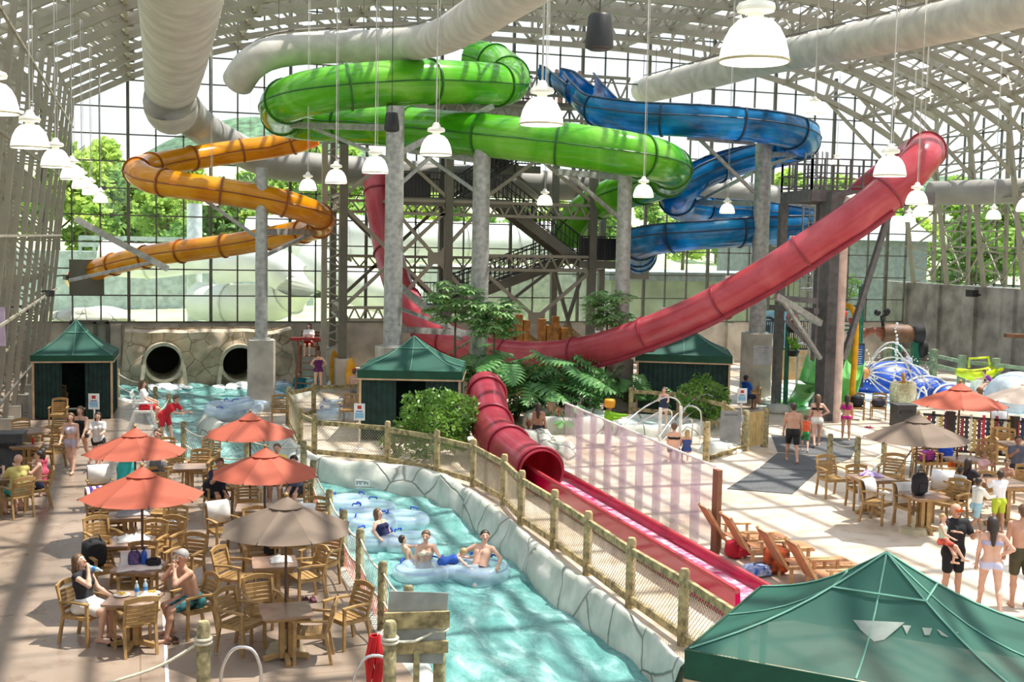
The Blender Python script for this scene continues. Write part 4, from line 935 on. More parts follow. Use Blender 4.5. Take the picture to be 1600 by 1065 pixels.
CH = [('A', 378, 1016, 'nearest armchair left of the table under the large taupe umbrella'), ('A', 412, 996, 'armchair behind the table under the large taupe umbrella, facing us'), ('A', 487, 1030, 'armchair with its back to us at the nearest umbrella table'), ('A', 541, 1006, 'armchair beside the rope posts at the nearest umbrella table'),
 ('B', 368, 938, 'armchair left of the table with the white towel'), ('B', 404, 908, 'armchair behind the towel table with a dark bag on its arm'), ('B', 477, 938, 'armchair with its back to us at the white towel table'), ('B', 500, 915, 'armchair right of the white towel table near the river'),
 ('C', 161, 886, 'armchair left of the crumpled towel table'), ('C', 180, 862, 'armchair behind the crumpled towel table, facing us'), ('C', 266, 866, 'armchair right of the crumpled towel table'), ('C', 258, 886, 'armchair at the front right of the crumpled towel table'), ('C', 232, 893, 'armchair with its back to us before the crumpled towel table'),
 ('E', 165, 925, 'armchair with a black backpack hung on it'), ('E', 290, 918, 'armchair right of the bottle table, behind the shirtless man'), ('E', 222, 935, 'armchair in front of the bottle table, behind the white towel'),
 ('D', 134, 1000, 'armchair the drinking woman sits on'), ('D', 213, 1016, 'empty armchair with its back to us at the eating couple table'), ('D', 302, 990, 'armchair the shirtless eating man sits on'), ('D', 212, 958, 'armchair draped with a white towel behind the eating table'),
 ('F', 387, 814, 'armchair facing us in front of the middle terracotta table'), ('F', 340, 806, 'armchair with a black bag under the middle terracotta umbrella'), ('F', 462, 800, 'armchair by the river under the middle terracotta umbrella'), ('F', 352, 790, 'armchair behind at the middle terracotta table'), ('F', 432, 782, 'armchair taken by a person behind the middle terracotta umbrella'),
 ('G', 160, 836, 'armchair draped with a purple striped towel'), ('G', 252, 832, 'armchair right of the table heaped with clothes'), ('G', 157, 796, 'armchair with a white cover behind the heaped table'), ('G', 244, 795, 'armchair beyond the table heaped with clothes'),
 ('H', 275, 760, 'armchair at the front left of the empty river table'), ('H', 310, 762, 'armchair at the front right of the empty river table'), ('H', 327, 742, 'armchair right of the empty river table by the water'), ('H', 262, 740, 'armchair left of the empty river table'),
 ('L', 350, 862, 'armchair draped in white left of the taupe umbrella'), ('L', 470, 868, 'armchair with white cloth under the taupe umbrella edge'), ('L', 405, 868, 'armchair behind the towel table under the taupe umbrella'), ('L', 490, 850, 'armchair behind the taupe umbrella next to the netting'),
 ('I', 86, 702, 'armchair right of the round table'), ('I', 37, 706, 'armchair in front of the round table'), ('I', 92, 668, 'armchair behind the round table by the cabana door'), ('J', 80, 730, 'armchair right of the ketchup table'), ('J', 44, 738, 'armchair in front of the ketchup table'), ('K', 58, 793, 'armchair the shirtless boy sits on'), ('K', 28, 806, 'armchair the man in yellow sits on'),
 ('M', 1299, 776, 'leftmost armchair on the sunny plaza'), ('M', 1345, 794, 'armchair with its back to us at the purple towel table'), ('M', 1392, 772, 'armchair between the two plaza tables'), ('N', 1372, 816, 'armchair with a white towel over its back, left of the backpack table'), ('N', 1424, 824, 'armchair draped with a white towel in front of the backpack table'), ('N', 1468, 800, 'armchair right of the backpack table with a white towel'), ('N', 1484, 818, 'armchair right behind the father and toddler'),
 ('O', 1447, 748, 'armchair with a blue and pink bag under the plaza umbrella'), ('O', 1475, 748, 'armchair with a blue coat under the plaza umbrella'), ('O', 1558, 722, 'armchair right of the plaza umbrella table'), ('O', 1535, 745, 'armchair between the plaza umbrella and the family table'),
 ('P', 1500, 800, 'armchair at the left of the family table'), ('P', 1597, 792, 'armchair in front of the family table at the edge'), ('P', 1545, 806, 'armchair with its back to us at the family table'), ('Q', 1560, 690, 'armchair behind the plaza near the net fence'), ('Q', 1572, 724, 'armchair in front of the dark table near the net fence')]
CP = {}
for k, px, py, lb in CH: CP[lb] = chair(px, py, T[k], lb, sc=1.02 if px < 700 else 1.12)
zz = V((0, 0, 0))
for px, py, tx, ty, lb in ((437, 662, 450, 700, 'pale wooden armchair inside the fence corner beside the cabana sign'), (545, 660, 500, 690, 'pale wooden armchair next to the cabana sign post'), (92, 645, 90, 700, 'wooden chair in the shade inside the left cabana'), (1338, 655, 1330, 690, 'wooden armchair holding a bag by the dark square column'), (1372, 655, 1350, 700, 'wooden armchair loaded with clothes by the splash pool'), (1176, 632, 1200, 680, 'wooden armchair at the gate beside the right cabana')):
    chair(px, py, atz(tx, ty), lb, sc=1.05)

# ================================================================ loungers
def make_lounger():
    t = thing('sun_lounger', 'x', 'lounger')   # head towards -X, feet +X
    mb = MB()
    for s in (-.28, .28): mb.box((.35, s, .30), (1.35, .05, .06))
    for i in range(8): mb.box((.0+i*.14, 0, .33), (.05, .56, .02))
    mb.build('seat_frame', M['wood_l'], t)
    mb = MB(); mb.box((.4, 0, .345), (1.2, .50, .012)); mb.build('sling', cm('tan_sling', 'B9825C', .8), t)
    mb = MB(); rot = Matrix.Rotation(math.radians(58), 3, 'Y'); c = V((-.52, 0, .62))
    for s in (-.27, .27): mb.box(c+rot @ V((0, s, 0)), (.82, .05, .05), rot=rot)
    for i in range(7): mb.box(c+rot @ V((-.36+i*.12, 0, 0)), (.06, .52, .02), rot=rot)
    mb.build('backrest', M['wood_l'], t)
    mb = MB(); mb.box(c+rot @ V((0, 0, -.025)), (.70, .46, .012), rot=rot); mb.build('back_sling', cm('tan_sling', 'B9825C', .8), t)
    for x in (-.25, .9):
        for s in (-.28, .28): mb = MB(); mb.box((x, s, .15), (.06, .05, .30)); mb.build('leg', M['wood_l'], t)
    for s in (-.36, .36): mb = MB(); mb.box((.12, s, .50), (.62, .09, .03)); mb.box((-.1, s, .4), (.05, .04, .2)); mb.box((.36, s, .4), (.05, .04, .2)); mb.build('armrest', M['wood_l'], t)
    return t
lg = make_lounger(); ff = True
for px, py, lb in ((1150, 862, 'wooden sun lounger at the foot of the splash screen post'), (1186, 878, 'wooden sun lounger with the red bag before it'), (1246, 905, 'wooden sun lounger beside the orange and black bag'), (1292, 925, 'wooden sun lounger nearest the big green canopy')):
    p = atz(px, py); t = lg if ff else copy_tree(lg); ff = False; t.location = p; t.rotation_euler = (0, 0, -.12); t['label'] = lb; t['group'] = 'wooden loungers in a row beside the magenta slide'
# ================================================================ rock work
def rock_mat(name, c1, c2, crack, sc=.9, wet=None):
    m, n, N, L = nodemat(name); out = N('ShaderNodeOutputMaterial'); p = N('ShaderNodeBsdfPrincipled'); tcn = N('ShaderNodeTexCoord')
    a = N('ShaderNodeTexNoise'); a.inputs['Scale'].default_value = 1.6; a.inputs['Detail'].default_value = 6; L(tcn.outputs['Object'], a.inputs['Vector'])
    r = N('ShaderNodeValToRGB'); r.color_ramp.elements[0].position = .35; r.color_ramp.elements[1].position = .65; r.color_ramp.elements[0].color = (*c2, 1); r.color_ramp.elements[1].color = (*c1, 1); L(a.outputs['Fac'], r.inputs[0])
    w_ = N('ShaderNodeMix'); w_.data_type = 'VECTOR'; w_.inputs['Factor'].default_value = .12; L(tcn.outputs['Object'], w_.inputs['A']); L(a.outputs['Color'], w_.inputs['B'])
    v = N('ShaderNodeTexVoronoi'); v.feature = 'DISTANCE_TO_EDGE'; v.inputs['Scale'].default_value = sc; L(w_.outputs['Result'], v.inputs['Vector'])
    r2 = N('ShaderNodeValToRGB'); r2.color_ramp.elements[0].position = .0; r2.color_ramp.elements[1].position = .022; r2.color_ramp.elements[0].color = (*crack, 1); r2.color_ramp.elements[1].color = (1, 1, 1, 1); L(v.outputs['Distance'], r2.inputs[0])
    mx = N('ShaderNodeMix'); mx.data_type = 'RGBA'; mx.blend_type = 'MULTIPLY'; mx.inputs['Factor'].default_value = 1; L(r.outputs[0], mx.inputs['A']); L(r2.outputs[0], mx.inputs['B']); L(mx.outputs['Result'], p.inputs['Base Color'])
    b = N('ShaderNodeBump'); b.inputs['Strength'].default_value = .7; b.inputs['Distance'].default_value = .08; L(r2.outputs[0], b.inputs['Height'])
    b2 = N('ShaderNodeBump'); b2.inputs['Strength'].default_value = .4; b2.inputs['Distance'].default_value = .05; L(a.outputs['Fac'], b2.inputs['Height']); L(b.outputs[0], b2.inputs['Normal']); L(b2.outputs[0], p.inputs['Normal'])
    p.inputs['Roughness'].default_value = .75; L(p.outputs[0], out.inputs[0]); return m
M['rock'] = rock_mat('pale_cast_rock', (.66, .65, .58), (.42, .45, .39), (.42, .41, .37), .8)
M['rock_b'] = rock_mat('brown_cast_rock', (.62, .51, .37), (.36, .29, .20), (.46, .40, .33), 1.5)
wlp = [(482, 750), (520, 759), (573, 764), (635, 772), (672, 780), (705, 800), (740, 826), (779, 858), (835, 915), (885, 957), (930, 992), (985, 1035), (1040, 1085)]
WL = [atz(*p, WZ) for p in wlp]
def rockstrip(name, A, B, prof, label=None, cat=None, seed=0, step=.16, amp=.07, mm='rock'):
    """A inner line, B waterline; prof = list of (fraction, z)"""
    A2 = spline(A, step); n = len(A2); Bs = spline(B, step); vs = []
    for i in range(n):
        a = A2[i]; b = Bs[min(len(Bs)-1, round(i*(len(Bs)-1)/(n-1)))]
        for f, z in prof:
            p = V((a.x+(b.x-a.x)*f, a.y+(b.y-a.y)*f, z)); q = p*.9+V((seed, 0, 0))
            d = noise.noise(q)*amp*1.6+noise.noise(q*2.7)*amp*.8+abs(noise.noise(q*.8))*amp
            if 0 < f < 1: nrm = V((b.x-a.x, b.y-a.y, 0)).normalized(); p += nrm*d*1.2+V((0, 0, d*.9))
            vs.append(p)
    k = len(prof); fs = [(i*k+j, i*k+j+1, (i+1)*k+j+1, (i+1)*k+j) for i in range(n-1) for j in range(k-1)]
    mb = MB(); mb.add(vs, fs); o = mb.build(name, M[mm], None, smooth=True)
    if label: tag(o, label, cat)
    return o
pr = [(-.03, -.05), (0, .06), (.12, .15), (.25, .19), (.38, .20), (.5, .17), (.6, .10), (.68, .0), (.76, -.1), (.84, -.2), (.92, -.32), (1.0, -.46), (1.05, -.75)]
ro = rockstrip('rock_river_wall', RB, WL, pr, 'pale rock kerb wall curving along the near side of the netted fence', 'rock wall')
PB = []
cpen = atz(430, 648)
for i, p in enumerate(PEN):
    a = PEN[max(0, i-1)]; b = PEN[min(len(PEN)-1, i+1)]; d = (b-a).normalized(); nr = V((-d.y, d.x, 0)); PB.append(V((p.x, p.y, 0))+nr*.55)
rockstrip('rock_bank', PEN, PB, [(-.4, .0), (-.2, .12), (.05, .18), (.3, .16), (.55, .02), (.8, -.2), (1, -.46), (1.05, -.7)], 'rounded pale rock bank around the tube landing by the river column', 'rock bank', 3)
LB = []
for i, p in enumerate(LE):
    a = LE[max(0, i-1)]; b = LE[min(len(LE)-1, i+1)]; d = (b-a).normalized(); LB.append(V((p.x, p.y, 0))+V((-d.y, d.x, 0))*.38)
rockstrip('rock_kerb', LE, LB, [(-.3, .0), (0, .05), (.3, .04), (.6, -.05), (.85, -.25), (1, -.46), (1.05, -.7)], 'low tan rock kerb along the left deck where the rope posts stand', 'kerb', 5, amp=.03)

# rock facade with two tunnel mouths
Yf = YB-1.9
x0 = aty(196, 590, Yf).x; x1 = aty(455, 590, Yf).x; ztp = aty(300, 512, Yf).z
tun = [aty(255, 563, Yf), aty(372, 565, Yf)]; tr = .86
nx, nz = 90, 34; vs = []; msk = {}
for j in range(nz+1):
    for i in range(nx+1):
        u = i/nx; v = j/nz; x = x0+(x1-x0)*u; z = -.9+(ztp+.9)*v
        bul = .5*math.sin(PI*u)**.4+.35*noise.noise(V((x*.55, 0, z*.6)))+.25*abs(noise.noise(V((x*1.3, 4, z*1.4))))
        slope = (1-v)*.5*abs(2*u-1)**3; top = -.22*noise.noise(V((x*.8, 7, 0)))*(v > .9)
        vs.append((x+(x-(x0+x1)/2)*.08*(1-v), Yf-bul*.8-slope*.4+(.9 if v > .97 else 0), z+top))
fs = []
for j in range(nz):
    for i in range(nx):
        cx = x0+(x1-x0)*(i+.5)/nx; cz = -.9+(ztp+.9)*(j+.5)/nz
        if any((cx-t.x)**2+(cz-t.z)**2 < (tr-.06)**2 for t in tun): continue
        a = j*(nx+1)+i; fs.append((a, a+1, a+nx+2, a+nx+1))
t = thing('rock_facade', 'brown rock facade with two round tunnel mouths at the far end of the river', 'rock facade', ((x0+x1)/2, Yf, 0)); mb = MB(); mb.add(vs, fs); mb.build('rock_face', M['rock_b'], t, smooth=50, org=t.location)
for c in tun:
    mb = MB(); ang = [2*PI*k/30 for k in range(30)]; vs = []
    for r_, y in ((tr, Yf+.5), (tr+.02, Yf-1.05), (tr-.12, Yf-1.05), (tr-.12, Yf+1.6)): vs += [(c.x+r_*math.cos(a), y, c.z+r_*math.sin(a)) for a in ang]
    mb.add(vs, [(k*30+i, k*30+(i+1) % 30, (k+1)*30+(i+1) % 30, (k+1)*30+i) for k in range(3) for i in range(30)]); mb.build('tunnel_ring', cm('pale_ring', 'B9B39B', .7), t, smooth=40, org=t.location)
    mb = MB(); mb.cyl((c.x, Yf+1.55, c.z), (c.x, Yf+1.6, c.z), tr, n=24); mb.build('tunnel_shade_disc', cm('tunnel_shade', '2A2820', .9), t, org=t.location)  # dark disc closing the pipe; its colour stands in for deep shade
    for s in (-1, 1): mb = MB(); mb.beam((c.x+s*(tr-.02), Yf-1.0, c.z-.1), (c.x+s*(tr+.12), Yf-1.2, WZ-.3), .16, .5, (0, 1, 0)); mb.build('ring_skirt', cm('pale_ring', 'B9B39B', .7), t, org=t.location)
    vs = []; q = V((c.x, Yf-1.5, WZ))
    mb = MB()
    for k in range(60):
        a = R.uniform(0, 2*PI); rr = R.uniform(0, 1)**.6; mb.ball((q.x+rr*1.1*math.cos(a), q.y-.3+rr*.7*math.sin(a), WZ+.02+.16*(1-rr)), R.uniform(.10, .24), 7, 5, (1, 1, .5))
    o = mb.build('white_foam', M['foam'], None, smooth=True); tag(o, 'white foam boiling below the %s tunnel mouth' % ('open' if c is tun[0] else 'column-side'), 'foam', kind='stuff')
# big rocks
def boulder(name, label, cat, p, r, sc=(1, 1, 1), m='rock', seed=0, parent=None, n=18):
    mb = MB(); mb.ball((0, 0, 0), 1, n, n*2//3, (1, 1, 1)); out = []
    for v in mb.v:
        q = V(v); d = 1+.28*noise.noise(q*1.3+V((seed*3.1, 0, 0)))+.10*noise.noise(q*3.1+V((seed, 2, 0))); out.append((q.x*d*r*sc[0], q.y*d*r*sc[1], q.z*d*r*sc[2]))
    mb.v = out; o = mb.build(name, M[m], parent, smooth=True); o.location = p
    if label: tag(o, label, cat)
    return o

boulder('boulder', 'pale rounded boulder at the bend between the rock wall and the tube landing bank', 'boulder', atz(474, 733, -.25), .55, (1.1, 1.3, .75), 'rock', 21)
# ================================================================ netted timber fence
def post(name, p, h, r, m, label=None, cat='fence post', parent=None, group=None, org=None, tilt=0):
    mb = MB(); mb.tube([V((0, 0, -.1)), V((0, 0, h-.04)), V((tilt, 0, h))], [r, r*.97, r*.7], 12); o = mb.build(name, m, parent, smooth=40); o.location = p if org is None else V(p)-V(org)
    if label: tag(o, label, cat, group)
    return o
def netting(a, b, z0, z1, m, parent, org, sp=.09, w=.006, name='netting'):
    a = V((a.x, a.y, 0)); b = V((b.x, b.y, 0)); L = (b-a).length; H = z1-z0; d = (b-a).normalized(); mb = MB(); u = -H
    while u < L:
        for s in (0, 1):
            q0, q1 = (0, H)
            ua = u if s == 0 else u+H; ub = u+H if s == 0 else u
            t0, t1 = 0., 1.
            # clip to the panel length
            for lim in (0., L):
                pass
            lo, hi = 0., 1.
            du = ub-ua
            for k in range(1):
                ta = (0-ua)/du; tb_ = (L-ua)/du; lo = max(0, min(ta, tb_)); hi = min(1, max(ta, tb_))
            if hi > lo:
                p = a+d*(ua+du*lo)+V((0, 0, z0+H*lo)); q = a+d*(ua+du*hi)+V((0, 0, z0+H*hi)); mb.beam(p, q, w, w, up=(d.y, -d.x, 0))
        u += sp
    return mb.build(name, m, parent, org=org)
def fence(label, pts, h=1.2, r=.085, net=True, rails=(1.0, .16), m='post', name='netted_fence', sk=()):
    P = [atz(*p) for p in pts]; t = thing(name, label, 'fence', P[0]); org = P[0]
    for p in P: post('fence_post', p, h, r, M[m], parent=t, org=org)
    for i in range(len(P)-1):
        if i in sk: continue
        a, b = P[i], P[i+1]
        for z in rails:
            mb = MB(); s = R.uniform(-.02, .02); mb.beam((a.x, a.y, z+s), (b.x, b.y, z-s), .07, .13); mb.build('rail', M[m], t, org=org)
        if net: netting(a, b, rails[1]+.05, rails[0]-.05, M['net'], t, org)
    return t
fence('long timber fence with netting curving between the rock wall and the red slide', [(451, 661), (469, 701), (491, 713), (605, 726), (682, 743), (739, 760), (787, 789), (814, 820), (865, 857), (917, 898), (984, 949), (1066, 1008), (1160, 1075)], 1.22)
fence('short timber fence with netting behind the tube landing', [(451, 661), (490, 650), (560, 646)], 1.15)
fence('low timber fence around the hot tub terrace beside the gate', [(1103, 723), (1164, 704)], 1.2, .1, False, (.12, .12))
fence('timber fence rail running behind the hot tub terrace to the gate', [(985, 655), (1060, 660), (1130, 680), (1164, 704)], 1.15, .09, False, (1.0, .35))
a = atz(1164, 704); b = atz(1194, 698); gt = thing('plank_gate', 'pale plank gate between two mossy posts right of the hot tubs', 'gate', a)
for p in (a, b): post('gate_post', p, 1.25, .12, M['postg'], parent=gt, org=a)
mb = MB()
for i in range(6): q = a.lerp(b, (i+.8)/6.6); mb.beam((q.x, q.y, .1), (q.x, q.y, 1.15), .09, .03, (0, 1, 0))
mb.build('plank_panel', cm('pale_plank', 'C9AE74'), gt, org=a)

# rope posts
def ropeline(label_base, pts, h=1.12, closed_net=True, levels=(.95, .5), orange=False):
    P = []
    for i, (px, py, lb) in enumerate(pts):
        p = atz(px, py); P.append(p); post('rope_post', p, h, .08, M['postg'], lb, 'post', group='timber posts carrying the rope')
    for i in range(len(P)-1):
        a, b = P[i], P[i+1]
        t = thing('rope_barrier', 'rope strung between posts %s, span %s' % (label_base, ('one two three four five six seven eight nine ten eleven twelve'.split())[i]), 'rope', a, group='rope spans '+label_base)
        for z in levels:
            mb = MB(); q = [a.lerp(b, k/6)+V((0, 0, z-.10*math.sin(PI*k/6))) for k in range(7)]; mb.tube(q, .018, 6); mb.build('rope', M['rope'], t, smooth=True, org=a)
        if closed_net: netting(a, b, .05, levels[0]-.1, M['netw'], t, a, .16, .004)
        if orange: netting(a, b, .0, .42, M['neto'], t, a, .12, .007, 'orange_netting')
M['netw'] = cm('white_net', 'CFCBBE', .8); M['neto'] = cm('orange_net', 'D8583A', .7)
ropeline('along the near left deck', [(489, 793, 'timber rope post partly hidden by the terracotta canopy at the river'), (514, 849, 'timber rope post just beyond the taupe umbrella edge'), (536, 887, 'timber rope post touching the taupe umbrella tip'), (562, 923, 'timber rope post beside the girl in the navy swimsuit'), (597, 985, 'timber rope post right of the nearest armchairs'), (637, 1030, 'timber rope post behind the grey notice board')], orange=True)
ropeline('along the middle of the left deck', [(287, 721, 'timber rope post just right of the small terracotta umbrella tip'), (330, 738, 'timber rope post behind the empty river table'), (386, 744, 'timber rope post by the small terracotta umbrella pole'), (474, 757, 'timber rope post at the bend of the left deck')])
ropeline('by the white lifeguard chair', [(184, 622, 'far timber post near the left cabana by the water'), (228, 640, 'timber post behind the white lifeguard chair'), (243, 655, 'timber post beside the white lifeguard chair'), (264, 668, 'timber post before the red inflatable, by the lifeguard'), (247, 690, 'timber post in front of the red clad lifeguard')], closed_net=False)
ropeline('on the sunny plaza', [(1295, 742, 'short timber post beside the black rubber mats'), (1338, 748, 'tall timber post with rope left of the plaza umbrella'), (1380, 735, 'timber post with rope under the plaza umbrella')], h=1.15, closed_net=False)
for px, py, lb in ((318, 1110, 'rope-bound timber post at the bottom edge between the two near tables'), (608, 1108, 'rope-bound timber post left of the grey notice board'), (686, 1085, 'timber post right of the grey notice board at the bottom edge')):
    p = atz(px, py); t = thing('mooring_post', lb, 'post', p); post('post_shaft', (0, 0, 0), 1.2, .09, M['postg'], parent=t)
    mb = MB()
    for z in (.92, .97): mb.tube([V((.1*math.cos(a), .1*math.sin(a), z)) for a in [2*PI*k/16 for k in range(16)]], .022, 6, closed=True)
    mb.build('rope_binding', M['rope'], t, smooth=True)
def ropeobj(label, pts, r=.02):
    mb = MB(); mb.tube(spline(pts, .15), r, 6); o = mb.build('rope', M['rope'], None, smooth=True); tag(o, label, 'rope')
a = atz(318, 1110)+V((0, 0, .95)); ropeobj('thick pale rope slanting down left from the bound post', [a, a+RGT*-.5+V((0, 0, -.28))-FWD*.2, a+RGT*-1.1+V((0, 0, -.42))-FWD*.5])
a = atz(608, 1108)+V((0, 0, .93)); b = atz(686, 1085)+V((0, 0, .95)); ropeobj('thick pale rope across the grey notice board', [a, (a+b)/2+V((0, 0, -.10)), b])
# notice board seen from behind
c = atz(650, 1092); t = thing('notice_board', 'grey notice board seen from behind with two wooden battens, by the river posts', 'sign', c); rz = -.15
mb = MB(); mb.box((0, .05, .98), (.80, .02, .98), 0, Matrix.Rotation(rz, 3, 'Z') @ Matrix.Rotation(.06, 3, 'Y')); mb.build('board', cm('grey_board', '9A9C96', .6), t)
mb = MB(); mb.box((0, 0, 1.1), (.88, .05, .22), rz); mb.box((0, 0, .72), (.85, .05, .16), rz); mb.build('batten', M['post'], t)
mb = MB(); mb.box((0, 0, .35), (.08, .08, .7), rz); mb.build('post', M['postg'], t)
# steel handrails at the bottom edge
for n, (px, py, s) in enumerate(((378, 1095, 1), (585, 1100, .9))):
    p = atz(px, py); mb = MB(); mb.tube(spline([p+RGT*-.28, p+RGT*-.26+V((0, 0, .45*s)), p+RGT*-.1+V((0, 0, .72*s)), p+RGT*.12+V((0, 0, .72*s)), p+RGT*.24+V((0, 0, .5*s)), p+RGT*.24], .06), .024, 8)
    o = mb.build('handrail', M['chrome'], None, smooth=True); tag(o, ('looped steel handrail rising from the bottom edge between tables' if n == 0 else 'small dark steel handrail beside the red cone netting'), 'handrail')
# depth marker
c = atz(566, 757, -.1); t = thing('depth_marker', 'white depth tile reading 3 0 IN on the rock wall', 'sign', c+V((0, 0, .05))); rz = -.35
def text(s_, size, m, parent, loc, rot):
    cu = bpy.data.curves.new('lettering', 'FONT'); cu.body = s_; cu.size = size; cu.extrude = .001; cu.align_x = 'CENTER'; cu.align_y = 'CENTER'; cu.resolution_u = 3
    o = bpy.data.objects.new('tmp', cu); COL.objects.link(o); dg = bpy.context.evaluated_depsgraph_get(); me = bpy.data.meshes.new_from_object(o.evaluated_get(dg)); bpy.data.objects.remove(o)
    me.materials.clear(); me.materials.append(m); o = bpy.data.objects.new('lettering', me); COL.objects.link(o); o.parent = parent; o.location = loc; o.rotation_euler = rot; return o
mb = MB(); mb.box((0, -.02, 0), (.36, .03, .15), 0, Matrix.Rotation(rz, 3, 'Z')); mb.build('tile', M['white'], t)
text("3'0\"IN", .13, M['black'], t, (-.012, -.04, 0), (PI/2, 0, rz))

# ================================================================ inner tubes
M['vinyl'] = mat('clear_blue_vinyl', (.66, .84, .96), .08, 0, .05, 4, alpha=.42, spec=.8, coat=.5)
M['vblue'] = cm('blue_handle', '1546C8', .35)
def make_ring(double=False):
    t = thing('inner_tube', 'x', 'inflatable tube')
    for k, cx in enumerate((-.42, .42) if double else (0,)):
        mb = MB(); mb.tube([V((cx+.40*math.cos(a), .40*math.sin(a), .16)) for a in [2*PI*i/28 for i in range(28)]], .19, 14, closed=True); mb.build('ring', M['vinyl'], t, smooth=True)
        for a in (.5, 2.6):
            mb = MB(); p = V((cx+.40*math.cos(a), .40*math.sin(a), .36)); e = V((-math.sin(a), math.cos(a), 0)); mb.tube([p-e*.1, p-e*.08+V((0, 0, .05)), p+e*.08+V((0, 0, .05)), p+e*.1], .018, 6); mb.build('handle', M['vblue'], t, smooth=True)
        mb = MB(); mb.tube([V((cx+.52*math.cos(a), .52*math.sin(a), .27)) for a in [2*PI*i/28 for i in range(28)]], .012, 5, closed=True); mb.build('seam_line', M['vblue'], t, smooth=True)
    return t
tu = {0: make_ring(), 1: make_ring(True)}; usedt = set()
def ring(px, py, lb, dbl=0, z=WZ, rz=0., rot=None, dz=0., sc=1.):
    p = atz(px, py, z); k = dbl; t = tu[k] if k not in usedt else copy_tree(tu[k]); usedt.add(k); t.location = (p.x, p.y, z+dz-.08); t.rotation_euler = rot or (0, 0, rz); t.scale = (sc,)*3
    t['label'] = lb; t['group'] = 'clear blue inner tubes'; return p
TP = {}
TP['navy'] = ring(612, 852, 'clear tube carrying the girl in the navy swimsuit', 1, rz=-.5)
TP['girl'] = ring(690, 898, 'clear double tube with the lying child, in front of the woman', 1, rz=.1)
TP['man'] = ring(750, 900, 'clear tube around the man holding hands', 0, sc=1.05)
ring(608, 822, 'empty clear tube drifting behind the girl in navy', 1, rz=.3)
ring(570, 808, 'empty clear tube floating beside the rope netting', 1, rz=.9)
ring(545, 792, 'empty clear tube drifting near the depth marker', 0)
for i, (px, py, z, dz, lb) in enumerate(((360, 655, 0, .05, 'clear tube lying lowest on the rock landing'), (388, 648, 0, .1, 'clear tube on the landing next to the river column'), (372, 640, .35, .1, 'clear tube on top of the landing pile'), (406, 640, 0, .2, 'clear tube leaning at the base of the river column'), (345, 648, .2, .1, 'clear tube at the left end of the landing pile'))):
    ring(px, py, lb, 0, z, dz=dz, rot=(R.uniform(-.2, .2), R.uniform(-.2, .2), i))
ring(425, 622, 'clear tube floating just right of the river column', 0, rz=1); ring(440, 635, 'clear tube floating between the column and the man in teal', 0); ring(433, 606, 'far clear tube near the rock facade', 0)
ring(540, 640, 'clear tube lying on the deck behind the netted fence corner', 1, z=0, dz=.1, rz=.3); ring(520, 655, 'clear tube lying beside the sign post armchair', 0, z=0, dz=.1)
# ================================================================ people
def sdf_mesh(prims, cuts, cell, k=.025, pad=.05):
    """prims: (a, b, ra, rb) round cones; cuts: (point, normal) keep side where (x-point).normal <= 0"""
    A = np.array([p[0] for p in prims], float); B = np.array([p[1] for p in prims], float); ra = np.array([p[2] for p in prims]); rb_ = np.array([p[3] for p in prims])
    rm = np.maximum(ra, rb_)[:, None]; lo = np.minimum(A-rm, B-rm).min(0)-pad; hi = np.maximum(A+rm, B+rm).max(0)+pad
    ns = np.ceil((hi-lo)/cell).astype(int)+1; ax = [lo[i]+cell*np.arange(ns[i]) for i in range(3)]
    D = np.full(tuple(ns), 9., np.float32)
    for a, b, r0, r1 in zip(A, B, ra, rb_):
        m = max(r0, r1)+k+cell*2; l = np.maximum(((np.minimum(a, b)-m-lo)/cell).astype(int), 0); h = np.minimum(((np.maximum(a, b)+m-lo)/cell).astype(int)+2, ns)
        if (h <= l).any(): continue
        sl_ = tuple(slice(l[i], h[i]) for i in range(3)); X, Y, Z = np.meshgrid(ax[0][sl_[0]], ax[1][sl_[1]], ax[2][sl_[2]], indexing='ij')
        d = b-a; L2 = max(float(d @ d), 1e-9); X = X-a[0]; Y = Y-a[1]; Z = Z-a[2]; t = np.clip((X*d[0]+Y*d[1]+Z*d[2])/L2, 0, 1)
        q = np.sqrt((X-t*d[0])**2+(Y-t*d[1])**2+(Z-t*d[2])**2)-(r0+(r1-r0)*t)
        e = D[sl_]; hh = np.clip(.5+.5*(e-q)/k, 0, 1); D[sl_] = np.where(e > 5, q, e*(1-hh)+q*hh-k*hh*(1-hh))
    for c, n in cuts:
        X, Y, Z = np.meshgrid(*ax, indexing='ij'); D = np.maximum(D, (X-c[0])*n[0]+(Y-c[1])*n[1]+(Z-c[2])*n[2])
    return nets(D, lo, cell)
